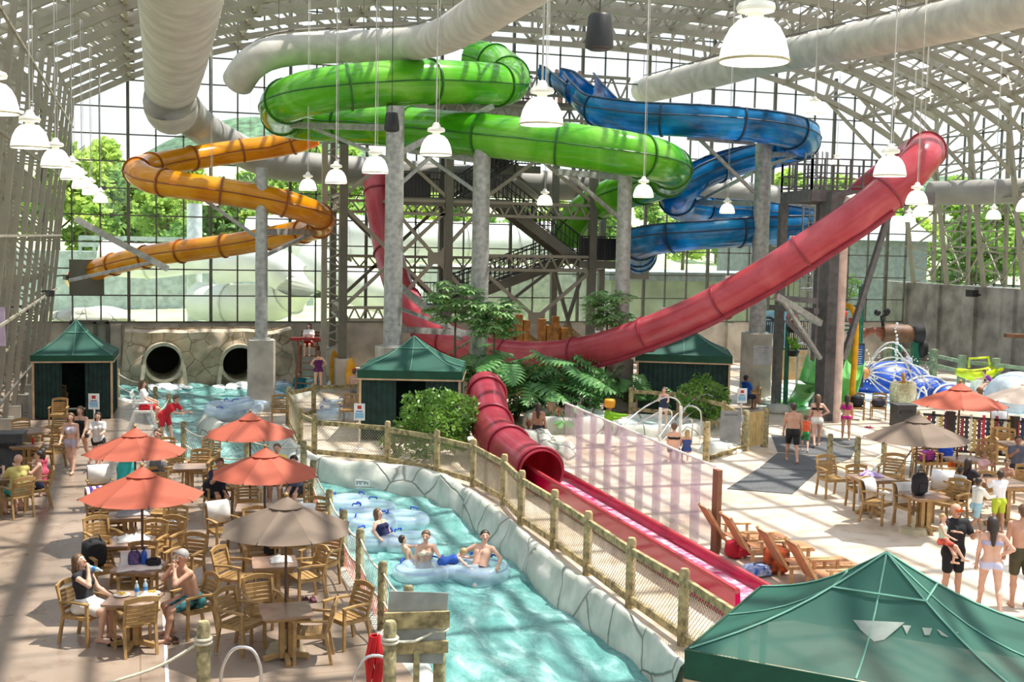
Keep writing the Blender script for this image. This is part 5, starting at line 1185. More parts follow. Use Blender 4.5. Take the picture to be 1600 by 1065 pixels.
def nets(D, lo, cell):
    s = D < 0; c = np.zeros(tuple(n-1 for n in D.shape), bool); cnt = np.zeros(c.shape, np.uint8)
    P = np.zeros(c.shape+(3,), np.float32); W = np.zeros(c.shape, np.float32)
    def cor(i, j, k_): return tuple(slice(o, D.shape[a]-1+o) for a, o in enumerate((i, j, k_)))
    cs = [(i, j, k_) for i in (0, 1) for j in (0, 1) for k_ in (0, 1)]
    for q in cs: cnt += s[cor(*q)]
    act = (cnt > 0) & (cnt < 8)
    for i in range(8):
        for ax in range(3):
            if cs[i][ax]: continue
            q = list(cs[i]); q[ax] = 1; a = D[cor(*cs[i])]; b = D[cor(*q)]; m = ((a < 0) != (b < 0)) & act
            if not m.any(): continue
            t = a[m]/(a[m]-b[m]); v = np.tile(np.array(cs[i], np.float32), (m.sum(), 1)); v[:, ax] = t; P[m] += v; W[m] += 1
    ids = -np.ones(c.shape, np.int64); ii = np.argwhere(act); ids[act] = np.arange(len(ii)); pos = (ii+P[act]/W[act][:, None])*cell+lo
    F_ = []
    for ax in range(3):
        u, v = (ax+1) % 3, (ax+2) % 3; sa = [slice(None)]*3; sb = [slice(None)]*3; sa[ax] = slice(0, -1); sb[ax] = slice(1, None)
        a = s[tuple(sa)]; b = s[tuple(sb)]; e = np.argwhere(a != b); 
        e = e[(e[:, u] > 0) & (e[:, v] > 0) & (e[:, u] < D.shape[u]-1) & (e[:, v] < D.shape[v]-1)]
        if not len(e): continue
        flip = a[tuple(e.T)]; q = []
        for du, dv_ in ((-1, -1), (0, -1), (0, 0), (-1, 0)): w_ = e.copy(); w_[:, u] += du; w_[:, v] += dv_; q.append(ids[tuple(w_.T)])
        q = np.stack(q, 1); q[~flip] = q[~flip][:, ::-1]; F_.append(q)
    F_ = np.concatenate(F_); F_ = F_[(F_ >= 0).all(1)]
    return pos, F_
def rot(v, ax, deg): return Matrix.Rotation(math.radians(deg), 3, ax) @ V(v)
POSES = {  # thigh fwd, knee bend, per leg; lean; arms: (raise fwd, raise side, elbow bend)
 'stand': dict(L=(2, 2), R=(-2, 4), lean=0), 'walk': dict(L=(24, 6), R=(-16, 22), lean=3), 'walk2': dict(L=(-14, 26), R=(22, 8), lean=3), 'sit': dict(L=(84, 88), R=(82, 92), lean=-6), 'sitfwd': dict(L=(80, 70), R=(84, 100), lean=18),
 'float': dict(L=(62, 25), R=(58, 30), lean=-28), 'wade': dict(L=(4, 4), R=(-2, 4), lean=2), 'lie': dict(L=(10, 8), R=(6, 12), lean=78), 'bend': dict(L=(20, 12), R=(0, 10), lean=48), 'lap': dict(L=(60, 70), R=(75, 40), lean=-4)}
ARMS = {'down': (6, 8, 12), 'akimbo': (-10, 48, 95), 'fwd': (40, 10, 50), 'table': (48, 14, 78), 'up': (95, 15, 110), 'out': (30, 62, 18), 'reach': (78, 22, 12), 'swing': (26, 8, 22), 'back': (-22, 10, 14), 'hold': (34, 12, 88), 'drink': (68, 8, 128), 'chin': (62, 6, 118), 'tube': (20, 58, 40), 'lapa': (28, 8, 40)}
def limb(o, up, fwd, deg_f, deg_s, s):
    pass
NP = [0]
def person(label, px=None, py=None, face=0., h=1.7, pose='stand', arms=('down', 'down'), skin='A', hair='b', hl=0, top=None, bot=None, fem=False, z=0., at=None, turn=0., nod=0., extra=None, bulk=1., cell=None, hat=None, cat='person', seat=None, name='person'):
    """face: heading in degrees relative to the camera's view direction: 0 = seen from behind, 180 = facing the camera, 90 = facing right"""
    p = V(at) if at is not None else atz(px, py, z)
    rz = -YAW-math.radians(face)
    t = thing(name, label, cat, p, rz)
    S = h/1.75; c = cell or max(.013, min(.022, .0006*(p-CAMP).length*1.0)); ps = POSES[pose]; hipz = .93
    sw = (.168 if fem else .185)*bulk; hw = (.098 if fem else .092)
    lean = ps['lean']
    # skeleton (unit: metres at 1.75), facing +Y
    def torso(v): return V((0, 0, 0))+rot(v, 'X', -lean)      # relative to the pelvis
    pel = V((0, 0, 0)); J = {}
    J['chest'] = torso((0, .005, .36)); J['neck'] = torso((0, 0, .53)); ln = lean*.35
    hd = J['neck']+rot(rot((0, .012, .155), 'X', nod), 'X', -ln); J['head'] = hd
    legs = {}
    for s, k in ((-1, 'L'), (1, 'R')):
        a, b = ps[k]; hip = V((s*hw, 0, -.01)); sp = 5 if 'sit' in pose else 2
        d1 = rot(rot((0, 0, -1), 'X', a), 'Y', -s*sp); kn = hip+d1*.43; d2 = rot(rot((0, 0, -1), 'X', a-b), 'Y', -s*1); an = kn+d2*.41
        fd = rot((0, 1, 0), 'X', max(-25, min(20, (a-b)*.4)) if 'walk' in pose else (0 if pose not in ('float', 'lie') else 50)); legs[k] = (hip, kn, an, an+fd*.17+V((0, 0, -.045)), an-fd*.05+V((0, 0, -.05)))
    arm = {}
    for s, k, am in ((-1, 'L', arms[0]), (1, 'R', arms[1])):
        f, sd_, el = ARMS[am] if isinstance(am, str) else am; sh = torso((s*sw, 0, .475)); b0 = rot(rot((0, 0, -1), 'X', f), 'Y', -s*sd_)
        if am == 'akimbo': b0 = V((s*.62, -.22, -.75)).normalized(); el_p = sh+b0*.28; b1 = V((-s*.72, .32, -.5)).normalized()
        else:
            el_p = sh+b0*.28; b1 = rot(rot(rot((0, 0, -1), 'X', f+el), 'Y', -s*sd_*.5), 'Z', s*(18 if el > 60 else 4))
            if am == 'drink': b1 = (V((-s*.02, .14, .06))+J['head']-el_p).normalized()
            if am == 'chin': b1 = (V((-s*.0, .12, -.06))+J['head']-el_p).normalized()
        wr = el_p+b1*.245; arm[k] = (sh, el_p, wr, b1)
    # ground or seat it
    if pose in ('sit', 'sitfwd', 'lap'): zoff = (seat if seat is not None else .47)/S+.10
    elif pose == 'float': zoff = .12
    elif pose == 'wade': zoff = .28
    elif pose == 'lie': zoff = .24
    else: zoff = -min(min(q.z for q in legs[k][3:]) for k in 'LR')+.028
    O = V((0, 0, zoff)); bk = bulk
    def G(v): return (V(v)+O)*S
    pr_ = []
    def C(a, b, r0, r1): pr_.append((G(a), G(b), r0*S, r1*S))
    hb = 1.08 if fem else 1.0; wb = .86 if fem else 1.0
    for s in (-1, 1):
        C((s*.065*hb, 0, 0), torso((s*.055*wb, 0, .16)), .108*hb*bk, .092*wb*bk); C(torso((s*.055*wb, 0, .16)), torso((s*.078, 0, .36)), .092*wb*bk, .100*bk)
        C(torso((s*.078, .0, .36)), torso((s*(sw-.05), 0, .455)), .098*bk, .062*bk); C(torso((0, 0, .50)), torso((s*(sw-.01), 0, .475)), .05, .052*bk)
        if fem: C(torso((s*.075, .075, .355)), torso((s*.075, .08, .345)), .058, .055)
        C((s*hw, -.06, -.02), (s*hw, -.07, -.05), .085*hb, .082*hb)
    C(torso((0, 0, .48)), J['neck']+(J['head']-J['neck'])*.45, .058, .05)
    for k in 'LR':
        hip, kn, an, toe, heel = legs[k]; mid = hip.lerp(kn, .4); C(hip, mid, .088*bk*hb, .078*bk); C(mid, kn, .078*bk, .054); calf = kn.lerp(an, .3)+(an-kn).normalized().cross(V((1, 0, 0)))*.012
        C(kn, calf, .052, .055); C(calf, an, .055, .034); C(heel, toe, .034, .026); C(an, heel, .036, .034); C(heel.lerp(toe, .8)+V((0, 0, .0)), toe, .036, .024)
        sh, el, wr, d = arm[k]; C(sh, el, .049*bk, .038); C(el, el.lerp(wr, .35), .038, .038); C(el.lerp(wr, .35), wr, .038, .024); C(wr, wr+d*.075, .027, .034)
    # head: skull, jaw, nose, ears
    hr = Matrix.Rotation(math.radians(turn), 3, 'Z') @ Matrix.Rotation(math.radians(nod-ln), 3, 'X')
    def H(v): return J['head']+hr @ V(v)
    C(H((0, -.012, .035)), H((0, -.02, .03)), .088, .088); C(H((0, .02, .0)), H((0, .03, -.045)), .072, .052); C(H((0, .045, -.07)), H((0, .05, -.075)), .034, .03)
    C(H((0, .088, .012)), H((0, .108, -.015)), .010, .016)
    for s in (-1, 1): C(H((s*.083, -.005, .01)), H((s*.085, -.008, -.02)), .016, .012)
    vs, fs = sdf_mesh(pr_, [], c, .022*S)
    sk = M['skin'+skin]; vs = vs.tolist(); fs = [tuple(x) for x in fs.tolist()]; mb = MB(); mb.add(vs, fs)
    # fingers: four unequal, bent, plus a thumb from the side of the palm
    for k, s in (('L', -1), ('R', 1)):
        sh, el, wr, d = arm[k]; side = V((1, 0, 0)) if abs(d.x) < .8 else V((0, 1, 0)); side = (side-d*side.dot(d)).normalized(); nrm = d.cross(side); pc = wr+d*.085
        for i, (o_, ln_) in enumerate(((-.027, .062), (-.009, .072), (.009, .068), (.027, .052))):
            a = pc+side*o_; b = a+d*ln_*.5-nrm*.006*s; e = b+(d*.8-nrm*.6*s).normalized()*ln_*.5; mb.tube([G(a), G(b), G(e)], [.0095*S, .0088*S, .007*S], 5)
        a = wr+d*.035+side*(-.03); b = a+(d*.5-side*.85).normalized()*.032; e = b+(d*.9-side*.2).normalized()*.03; mb.tube([G(a), G(b), G(e)], [.012*S, .0105*S, .008*S], 5)
    # face details belong to the body mesh
    mb.mi = 1
    for s in (-1, 1): mb.ball(G(H((s*.032, .078, .022))), .0105*S, 6, 4, (1.3, .6, .7)); mb.beam(G(H((s*.018, .083, .043))), G(H((s*.05, .072, .045))), .008*S, .006*S)
    mb.mi = 2; mb.beam(G(H((-.022, .082, -.045))), G(H((.022, .082, -.045))), .012*S, .012*S)
    body = mb.build('body', [sk, M['hair_d'], M['lip']], t, smooth=True)
    # hair
    hm = M['hair_'+hair] if hair else None
    if hair:
        hp = [(G(H((0, -.022, .048))), G(H((0, -.03, .04))), .096*S, .098*S), (G(H((0, -.05, .0))), G(H((0, -.05, -.02))), .078*S, .07*S)]
        if hl: # long hair falls down the back
            n = hl; b0 = H((0, -.07, 0)); dn_ = torso((0, -.02, -1)).normalized(); hp += [(G(b0), G(b0+dn_*.13+V((0, -.03, 0))), .075*S, .062*S), (G(b0+dn_*.13+V((0, -.03, 0))), G(b0+dn_*(.13+n)+V((0, -.04, 0))), .062*S, .03*S)]
            if n > .1: hp += [(G(H((s*.07, -.01, .02))), G(H((s*.075, -.02, -.11))), .03*S, .03*S) for s in (-1, 1)]
        cut = [(tuple(G(H((0, .045, .035)))), tuple(hr @ V((0, .93, -.36))))]
        v2, f2 = sdf_mesh(hp, cut, max(.012, c*.8), .02*S); npmesh('hair', v2, f2, hm, t, smooth=True)
    # clothing = inflated shells of the same body
    def cloth(nm, m, sel, infl, cuts, kk=.02):
        v2, f2 = sdf_mesh([(a, b, r0+infl*S, r1+infl*S) for a, b, r0, r1 in sel], cuts, max(.012, c*.85), kk*S); npmesh(nm, v2, f2, m, t, smooth=True)
    TP_ = []
    for s in (-1, 1):
        TP_ += [((s*.065*hb, 0, 0), torso((s*.055*wb, 0, .16)), .108*hb*bk, .092*wb*bk), (torso((s*.055*wb, 0, .16)), torso((s*.078, 0, .36)), .092*wb*bk, .100*bk), (torso((s*.078, .0, .36)), torso((s*(sw-.05), 0, .455)), .098*bk, .062*bk)]
        if fem: TP_.append((torso((s*.075, .075, .355)), torso((s*.075, .08, .345)), .058, .055))
    TP_ = [(G(a), G(b), r0*S, r1*S) for a, b, r0, r1 in TP_]; upv = tuple(torso((0, 0, 1)).normalized()); dnv = tuple(-torso((0, 0, 1)).normalized())
    def upto(f, thr=.43):
        out = []
        for k in 'LR':
            hip, kn, an, *_ = legs[k]; out.append((G(hip), G(hip.lerp(kn, f)), .088*bk*hb*S, (.088-.03*f)*bk*S)); out.append((G(hip+V((0, -.06, -.03))), G(hip+V((0, -.065, -.05))), .083*hb*S, .083*hb*S))
        return out
    if top:
        kind, col = top; m = cm('cloth_'+col, col, .85, var=.06); 
        if kind in ('tee', 'long', 'tank'):
            sel = TP_+[(G(torso((0, 0, .46))), G(torso((0, 0, .52))), .066*S, .060*S)]+[(G(torso((0, 0, .49))), G(torso((s*(sw-.01), 0, .475))), .052*S, .054*bk*S) for s in (-1, 1)]
            if kind != 'tank':
                for k in 'LR':
                    sh, el, wr, d = arm[k]; sel.append((G(sh), G(sh.lerp(el, .62 if kind == 'tee' else 1)), .052*bk*S, .05*S))
                    if kind == 'long': sel.append((G(el), G(wr), .045*S, .032*S))
            cloth('shirt', m, sel, .016, [(tuple(G(torso((0, 0, -.06)))), dnv), (tuple(G(torso((0, 0, .565)))), upv)])
        elif kind == 'bikini':
            cloth('bikini_top', m, TP_[1:3]+TP_[3:4]+TP_[5:], .015, [(tuple(G(torso((0, 0, .395)))), upv), (tuple(G(torso((0, 0, .315)))), dnv)])
        elif kind == 'crop': cloth('crop_top', m, TP_, .015, [(tuple(G(torso((0, 0, .44)))), upv), (tuple(G(torso((0, 0, .25)))), dnv)])
        elif kind == 'suit': cloth('swimsuit', m, TP_+upto(.12), .014, [(tuple(G(torso((0, 0, .43)))), upv), (tuple(G((0, 0, -.07))), (0, 0, -1))])
        elif kind == 'dress': cloth('dress', m, TP_+upto(.6)+[(G((0, 0, .0)), G((0, .04, -.30)), .14*S, .20*S)], .014, [(tuple(G(torso((0, 0, .44)))), upv)], .05)
    if bot:
        kind, col = bot; m = cm('cloth_'+col, col, .85, var=.10 if kind != 'print' else .5, scale=9 if kind == 'print' else 3)
        wc = (tuple(G(torso((0, 0, .09)))), upv)
        if kind in ('shorts', 'print'): cloth('shorts', m, TP_+upto(.72), .016, [wc], .03)
        elif kind == 'mini': cloth('shorts', m, TP_+upto(.22), .015, [wc], .02)
        elif kind == 'brief': cloth('bikini_bottom', m, TP_+upto(.08), .013, [(tuple(G(torso((0, 0, .03)))), upv), (tuple(G((0, 0, -.09))), (0, 0, -1))], .02)
        elif kind == 'wrap': cloth('wrapped_towel', m, TP_+upto(.6)+[(G((0, 0, 0)), G(legs['L'][1].lerp(legs['R'][1], .5)*.55), .14*S, .13*S)], .02, [(tuple(G(torso((0, 0, .12)))), upv)], .05)
    if hat: mb = MB(); q = G(H((0, 0, .075))); mb.lathe([(.098*S, 0), (.09*S, .05*S), (.05*S, .09*S), (0, .10*S)], q, 14); mb.box(q+(hr @ V((0, .12, .0)))*S, (.13*S, .09*S, .012)); mb.build('cap', cm('cloth_'+hat, hat, .8), t, smooth=40)
    if 'shoes' in (extra or ''):
        for k in 'LR':
            mb = MB(); hip, kn, an, toe, heel = legs[k]; mb.tube([G(heel), G(heel.lerp(toe, .5)), G(toe+V((0, .02, 0)))], [.045*S, .05*S, .042*S], 8, sy=.6); mb.build('shoe', cm('cloth_shoe', extra.split(':')[1], .7), t, smooth=True)
    t['_'] = 0; del t['_']
    return t, (lambda k: t.matrix_basis @ G(arm[k][2]+arm[k][3]*.09)), (lambda v: G(v)), H
def seatat(lb, dz=0.):
    (p, rz) = CP[lb]; return p, math.degrees(-YAW-rz)
# --- walking group on the left deck
person('girl in a striped crop top and striped shorts walking towards us', 112, 738, 178, 1.62, 'walk', ('down', 'swing'), 'A', 'b', .14, ('crop', 'C9C2D0'), ('mini', 'C6BDD2'), True)
person('girl in a black swimsuit walking behind the striped crop top', 127, 728, 183, 1.66, 'walk2', ('swing', 'down'), 'A', 'b', .12, ('suit', '17171B'), None, True)
person('dark haired girl in a loose white tee shirt walking on the deck', 154, 733, 172, 1.58, 'walk', ('fwd', 'fwd'), 'A', 'd', .16, ('tee', 'D6D4D2'), ('mini', '23262E'), True)
q, a = seatat('armchair the man in yellow sits on'); person('bald man in a yellow tee shirt seated at the left edge table', at=q, face=a, h=1.75, pose='sit', arms=('table', 'table'), skin='A', hair=None, top=('tee', 'D9CC7E'), bot=('shorts', '3FA79B'))
q, a = seatat('armchair the shirtless boy sits on'); person('shirtless boy in navy trunks seated beside the man in yellow', at=q, face=a, h=1.6, pose='sit', arms=('table', 'down'), skin='A', hair='d', bot=('shorts', '1E2747'))
person('small child in pink standing behind the shirtless boy', 67, 775, -60, 1.15, 'stand', ('fwd', 'fwd'), 'B', 'd', .12, ('dress', 'C24C68'), None, True)
person('woman in a teal striped dress standing behind the heaped table', 197, 790, 160, 1.68, 'stand', ('fwd', 'hold'), 'A', 'y', .2, ('dress', '2FB0AC'), None, True)
person('shirtless man standing behind the terracotta umbrellas', 247, 788, 190, 1.78, 'stand', ('hold', 'hold'), 'A', 'b', 0, None, ('shorts', '6C6F76'))
q, a = seatat('armchair the drinking woman sits on'); wdr, wh, _, _ = person('woman in a black top with a white towel on her lap drinking water', at=q, face=a, h=1.68, pose='sit', arms=('lapa', 'drink'), skin='A', hair='b', hl=.12, top=('tank', '26262A'), bot=('wrap', 'E6E2DC'), fem=True, nod=18)
q, a = seatat('armchair the shirtless eating man sits on'); person('grey haired shirtless man in patterned trunks with elbows on the table', at=q, face=a, h=1.78, pose='sitfwd', arms=('chin', 'chin'), skin='B', hair='g', bot=('print', '3D7F86'), turn=25)
q, a = seatat('armchair with a black bag under the middle terracotta umbrella'); person('person in dark clothes leaning over under the middle terracotta umbrella', at=q, face=a, h=1.7, pose='sitfwd', arms=('table', 'table'), skin='B', hair='b', top=('tee', '2A2E48'), bot=('shorts', '1C1C20'))
q, a = seatat('armchair taken by a person behind the middle terracotta umbrella'); person('person in a yellow top seated behind the middle terracotta umbrella', at=q, face=a, h=1.7, pose='sit', arms=('table', 'table'), skin='A', hair='b', top=('tee', 'E2C66A'), bot=('shorts', '2F3B7A'))
q, a = seatat('armchair by the river under the middle terracotta umbrella'); person('person in a plaid shirt seated by the river rope', at=q, face=a, h=1.7, pose='sitfwd', arms=('table', 'lapa'), skin='A', hair='d', top=('tee', '6E7690'), bot=('shorts', '35363C'))
# --- river
person('woman in a navy swimsuit seated in a clear tube', at=V((TP['navy'].x-.1, TP['navy'].y, WZ)), face=120, h=1.6, pose='float', arms=('lapa', 'tube'), skin='A', hair='b', hl=.12, top=('suit', '1F2350'), fem=True, turn=10, cell=.014)
person('boy with dark hair riding low between two tubes', at=atz(644, 872, WZ)+V((0, 0, -.16)), face=70, h=1.35, pose='float', arms=('reach', 'down'), skin='A', hair='d', cell=.014)
person('woman in a pale bandeau standing waist deep in the river', at=atz(664, 893, WZ)+V((0, 0, -.20)), face=165, h=1.68, pose='wade', arms=('reach', 'down'), skin='A', hair='b', top=('bikini', 'E8D0B8'), bot=('brief', '2A3E8C'), fem=True, turn=-20, cell=.014)
person('child lying across the clear double tube', at=V((TP['girl'].x, TP['girl'].y-.1, WZ+.14)), face=80, h=1.2, pose='lie', arms=('reach', 'out'), skin='A', hair='y', top=('suit', '2A58B0'), cell=.014, fem=True)
person('dark haired shirtless man sitting in a clear tube holding hands', at=V((TP['man'].x-.05, TP['man'].y-.05, WZ)), face=205, h=1.78, pose='float', arms=('tube', 'out'), skin='A', hair='d', bot=('shorts', '28344F'), turn=30, cell=.014, bulk=1.05)
person('person in a teal rash guard wading near the river exit', at=atz(468, 620, WZ), face=175, h=1.75, pose='wade', arms=('down', 'hold'), skin='B', hair='d', top=('long', '1F6F7C'), bot=('shorts', '7A2B33'))
person('woman in a purple swimsuit standing with hands on hips by the river exit', 497, 612, 330, 1.68, 'stand', ('akimbo', 'akimbo'), 'A', 'b', 0, ('suit', '5A1F5C'), None, True)
# --- lifeguards
lgz = 1.05
# --- plaza
person('shirtless man in black shorts walking away over the rubber mats', 1237, 722, 8, 1.80, 'walk', ('down', 'down'), 'B', 'd', 0, None, ('shorts', '1B1B1D'), bulk=1.05)
person('woman in a black bikini top and white shorts walking away', 1275, 698, 5, 1.70, 'walk2', ('down', 'akimbo'), 'A', 'b', .25, ('bikini', '1B1818'), ('mini', 'E8E4DA'), True)
person('small child in an orange vest between the walking adults', 1257, 705, 10, 1.15, 'walk', ('swing', 'down'), 'A', 'b', 0, ('tank', 'E2603A'), ('shorts', '2F8A4A'))
person('small child in red walking beside the woman in white shorts', 1268, 694, 0, 1.1, 'stand', ('down', 'down'), 'A', 'b', 0, ('tank', 'C9344A'), ('shorts', '7A4A9A'))
person('girl in a magenta two piece swimsuit seen from behind near the square column', 1321, 688, 12, 1.5, 'stand', ('hold', 'down'), 'B', 'd', .24, ('crop', 'C21C86'), ('brief', 'C21C86'), True, extra='shoes:2FA88A')
dad, dh, _fG, _fH = person('bald man in a black tee and sunglasses carrying a toddler', 1486, 942, 165, 1.80, 'stand', ('hold', 'swing'), 'B', None, 0, ('tee', '1C1C20'), ('shorts', '15161C'), bulk=1.1)
mb = MB(); q = _fG(_fH((0, .098, .022))); mb.box(q, (.15, .03, .04)); mb.build('sunglasses', cm('lens_orange', 'D8641E', .2), dad)
person('blond toddler in a flowered swimsuit carried by the man in black', at=dad.location+RGT*-.26-FWD*.18+V((0, 0, 1.12)), face=125, h=1.0, pose='lap', arms=('fwd', 'lapa'), skin='A', hair='y', seat=.0, top=('suit', 'B7C9B0'), bot=('print', 'D05A4A'), cell=.013)
person('woman in a white bikini with wet dark hair, hands on hips, from behind', 1545, 955, 12, 1.72, 'walk', ('down', 'akimbo'), 'A', 'd', .22, ('bikini', 'A9A6C4'), ('brief', 'C9C9E2'), True)
person('shirtless man in olive shorts at the right edge, from behind', 1592, 948, 8, 1.84, 'stand', ('down', 'akimbo'), 'B', 'b', 0, None, ('shorts', '4A4630'), bulk=1.05)
person('boy in a white rash shirt and pale blue trunks walking past the family table', 1524, 834, 70, 1.30, 'walk', ('swing', 'fwd'), 'C', 'd', 0, ('long', 'E2E6E0'), ('shorts', '9CC6D8'))
person('child in a white tee shirt standing against the family table', 1558, 832, -10, 1.4, 'stand', ('table', 'fwd'), 'C', 'd', 0, ('tee', 'E9E9F0'), ('shorts', 'B7C83A'))
person('dark haired child in a sleeveless shirt left of the family table', 1497, 812, 60, 1.25, 'stand', ('fwd', 'down'), 'C', 'd', 0, ('tank', 'D9DAD6'), ('shorts', '2A2A30'))
for px, py, fc, h_, lb, tp, hr_ in ((1512, 800, 60, 1.6, 'dark haired woman seated on the far left of the family table', '2A2530', 'd'), (1535, 775, 150, 1.3, 'child seated behind the family table', 'C9A0A0', 'b'), (1570, 790, 200, 1.3, 'shirtless child seated at the right of the family table', None, 'd'), (1588, 762, 190, 1.75, 'man in grey seated behind the family table by the edge', '5A6070', 'd')):
    person(lb, px, py, fc, h_, 'sit', ('table', 'table'), 'C', hr_, .12 if 'woman' in lb else 0, ('tee', tp) if tp else None, ('shorts', '30343C'), 'woman' in lb)
# --- hot tub terrace
person('woman with long black hair sitting on the hot tub rim, from behind', at=atz(842, 672, .45), face=20, h=1.65, pose='sit', arms=('down', 'down'), skin='C', hair='d', hl=.34, bot=('shorts', '2C2A30'), fem=True, seat=.0)
person('baby peeking over the hot tub rim beside the long haired woman', at=atz(860, 662, .15), face=170, h=.9, pose='stand', arms=('down', 'down'), skin='B', hair='b')
person('child in a dark swimsuit standing on the hot tub steps', at=atz(1036, 668, .2), face=190, h=1.35, pose='stand', arms=('fwd', 'hold'), skin='A', hair='b', top=('suit', '2B3350'), fem=True)
person('woman in a black halter bikini sitting below the hot tub handrail', at=atz(1052, 722, 0), face=10, h=1.62, pose='sit', arms=('lapa', 'lapa'), skin='A', hair='b', top=('bikini', '18181C'), bot=('brief', '18181C'), fem=True, seat=.30)
person('red haired child sitting next to the woman in the halter bikini', at=atz(1072, 722, 0), face=0, h=1.25, pose='sit', arms=('lapa', 'lapa'), skin='A', hair='y', hl=.12, top=('suit', '3A4C8A'), seat=.30, fem=True)
person('person sitting in the doorway of the cabana behind the shrub', at=atz(602, 690, 0)+FWD*.7, face=180, h=1.65, pose='sit', arms=('lapa', 'lapa'), skin='A', hair='d', top=('tee', 'B59A8A'), bot=('shorts', '5A4A60'), seat=.42)
person('person in a blue shirt seated beside the gate cabana', at=atz(1166, 640, 0), face=60, h=1.7, pose='sit', arms=('lapa', 'lapa'), skin='C', hair='d', top=('tee', '1F5FC0'), bot=('shorts', '26304A'), seat=.45)
person('child in a red cap standing behind the green cabana', 553, 640, 10, 1.5, 'stand', ('down', 'down'), 'A', 'b', 0, None, ('shorts', '8A8A90'), hat='C22A2A')
# --- splash pool
person('lifeguard in a white shirt standing among the water jets', 1414, 610, 185, 1.75, 'stand', ('down', 'fwd'), 'B', 'b', 0, ('tee', 'DCDCE2'), ('shorts', 'B8B8C0'))
person('child in purple and yellow climbing by the yellow slide', 1549, 622, -60, 1.35, 'bend', ('fwd', 'fwd'), 'A', 'b', 0, ('suit', '7A2A86'), ('mini', 'D8C22A'), True)
person('child crouching behind the terracotta plaza umbrella', 1530, 632, 60, 1.2, 'bend', ('fwd', 'fwd'), 'A', 'b', 0, None, ('shorts', '8A5A3A'))
# --- upper deck
for i, (px, lb, tp) in enumerate(((870, 'person with dark hair on the top deck at the blue slide entry', 'A88A80'), (882, 'shirtless rider waiting on the top deck, second from the entry', None), (906, 'rider standing behind the blue flume crest', None), (822, 'rider seen through the railing of the top deck', 'B06A6A'))):
    q = aty(px, 115, 51.5+(i % 2)*.6); person(lb, at=V((q.x, q.y, ZT)), face=180, h=1.7, pose='stand', arms=('down', 'down'), skin='B', hair='d', top=('tank', tp) if tp else None, bot=('shorts', '39404A'), cell=.024)
# ================================================================ plants
rng = np.random.default_rng(5)
def leafcloud(name, centers, sizes, m, parent, up=.35, asp=.5, fold=.0):
    """one broad pointed leaf (two quads) per centre, random tilt"""
    n = len(centers); C_ = np.asarray(centers, float); s = np.asarray(sizes, float)[:, None]
    a = rng.uniform(0, 2*PI, n); el = rng.normal(up, .5, n); d = np.stack([np.cos(a)*np.cos(el), np.sin(a)*np.cos(el), np.sin(el)], 1)
    r = rng.normal(size=(n, 3)); sd_ = np.cross(d, r); sd_ /= np.linalg.norm(sd_, axis=1)[:, None]; nn = np.cross(d, sd_)
    v = np.stack([C_-d*s*.5, C_+sd_*s*asp*.5+nn*s*fold, C_+d*s*.5, C_-sd_*s*asp*.5+nn*s*fold], 1).reshape(-1, 3)
    f = np.arange(4*n).reshape(n, 4); return npmesh(name, v, f, m, parent)
def shrub(name, label, cat, p, h, w, n, size, m=None, seed=0, shape=1.):
    t = thing(name, label, cat, p); r = np.random.default_rng(seed); u = r.normal(size=(n, 3)); u /= np.linalg.norm(u, axis=1)[:, None]; rad = r.uniform(.45, 1, n)**.5
    lump = 1+.22*np.sin(u[:, 0]*5+seed)*np.cos(u[:, 2]*4+seed)
    c = u*rad[:, None]*lump[:, None]*np.array([w/2, w/2, h/2]); c[:, 2] += h/2+.05; c = c[c[:, 2] > .03]
    leafcloud('foliage', c, r.uniform(.7, 1.3, len(c))*size, m or M['leaf_l'], t)
    mb = MB(); rr = random.Random(seed)
    for i in range(9): a = rr.uniform(0, 6.28); q = V((math.cos(a)*w*.3, math.sin(a)*w*.3, h*rr.uniform(.6, .9))); mb.tube([V((q.x*.1, q.y*.1, 0)), q*.5+V((0, 0, .1)), q], [.022, .016, .008], 5)
    mb.build('stem', M['bark'], t); return t
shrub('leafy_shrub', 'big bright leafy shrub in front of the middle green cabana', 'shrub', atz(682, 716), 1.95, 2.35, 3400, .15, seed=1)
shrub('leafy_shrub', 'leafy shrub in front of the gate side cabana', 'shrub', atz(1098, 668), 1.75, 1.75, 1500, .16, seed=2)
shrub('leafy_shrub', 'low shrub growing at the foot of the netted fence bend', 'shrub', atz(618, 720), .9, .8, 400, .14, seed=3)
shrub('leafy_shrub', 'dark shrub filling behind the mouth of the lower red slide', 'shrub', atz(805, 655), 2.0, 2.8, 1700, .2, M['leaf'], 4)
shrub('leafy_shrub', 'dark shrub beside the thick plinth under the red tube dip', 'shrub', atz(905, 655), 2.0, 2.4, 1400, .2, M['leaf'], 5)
shrub('leafy_shrub', 'small pale tree tip behind the glass wall pipe', 'shrub', aty(1325, 470, YB+2)*1, 1.5, 1.5, 300, .2, M['leaf_l'], 6)
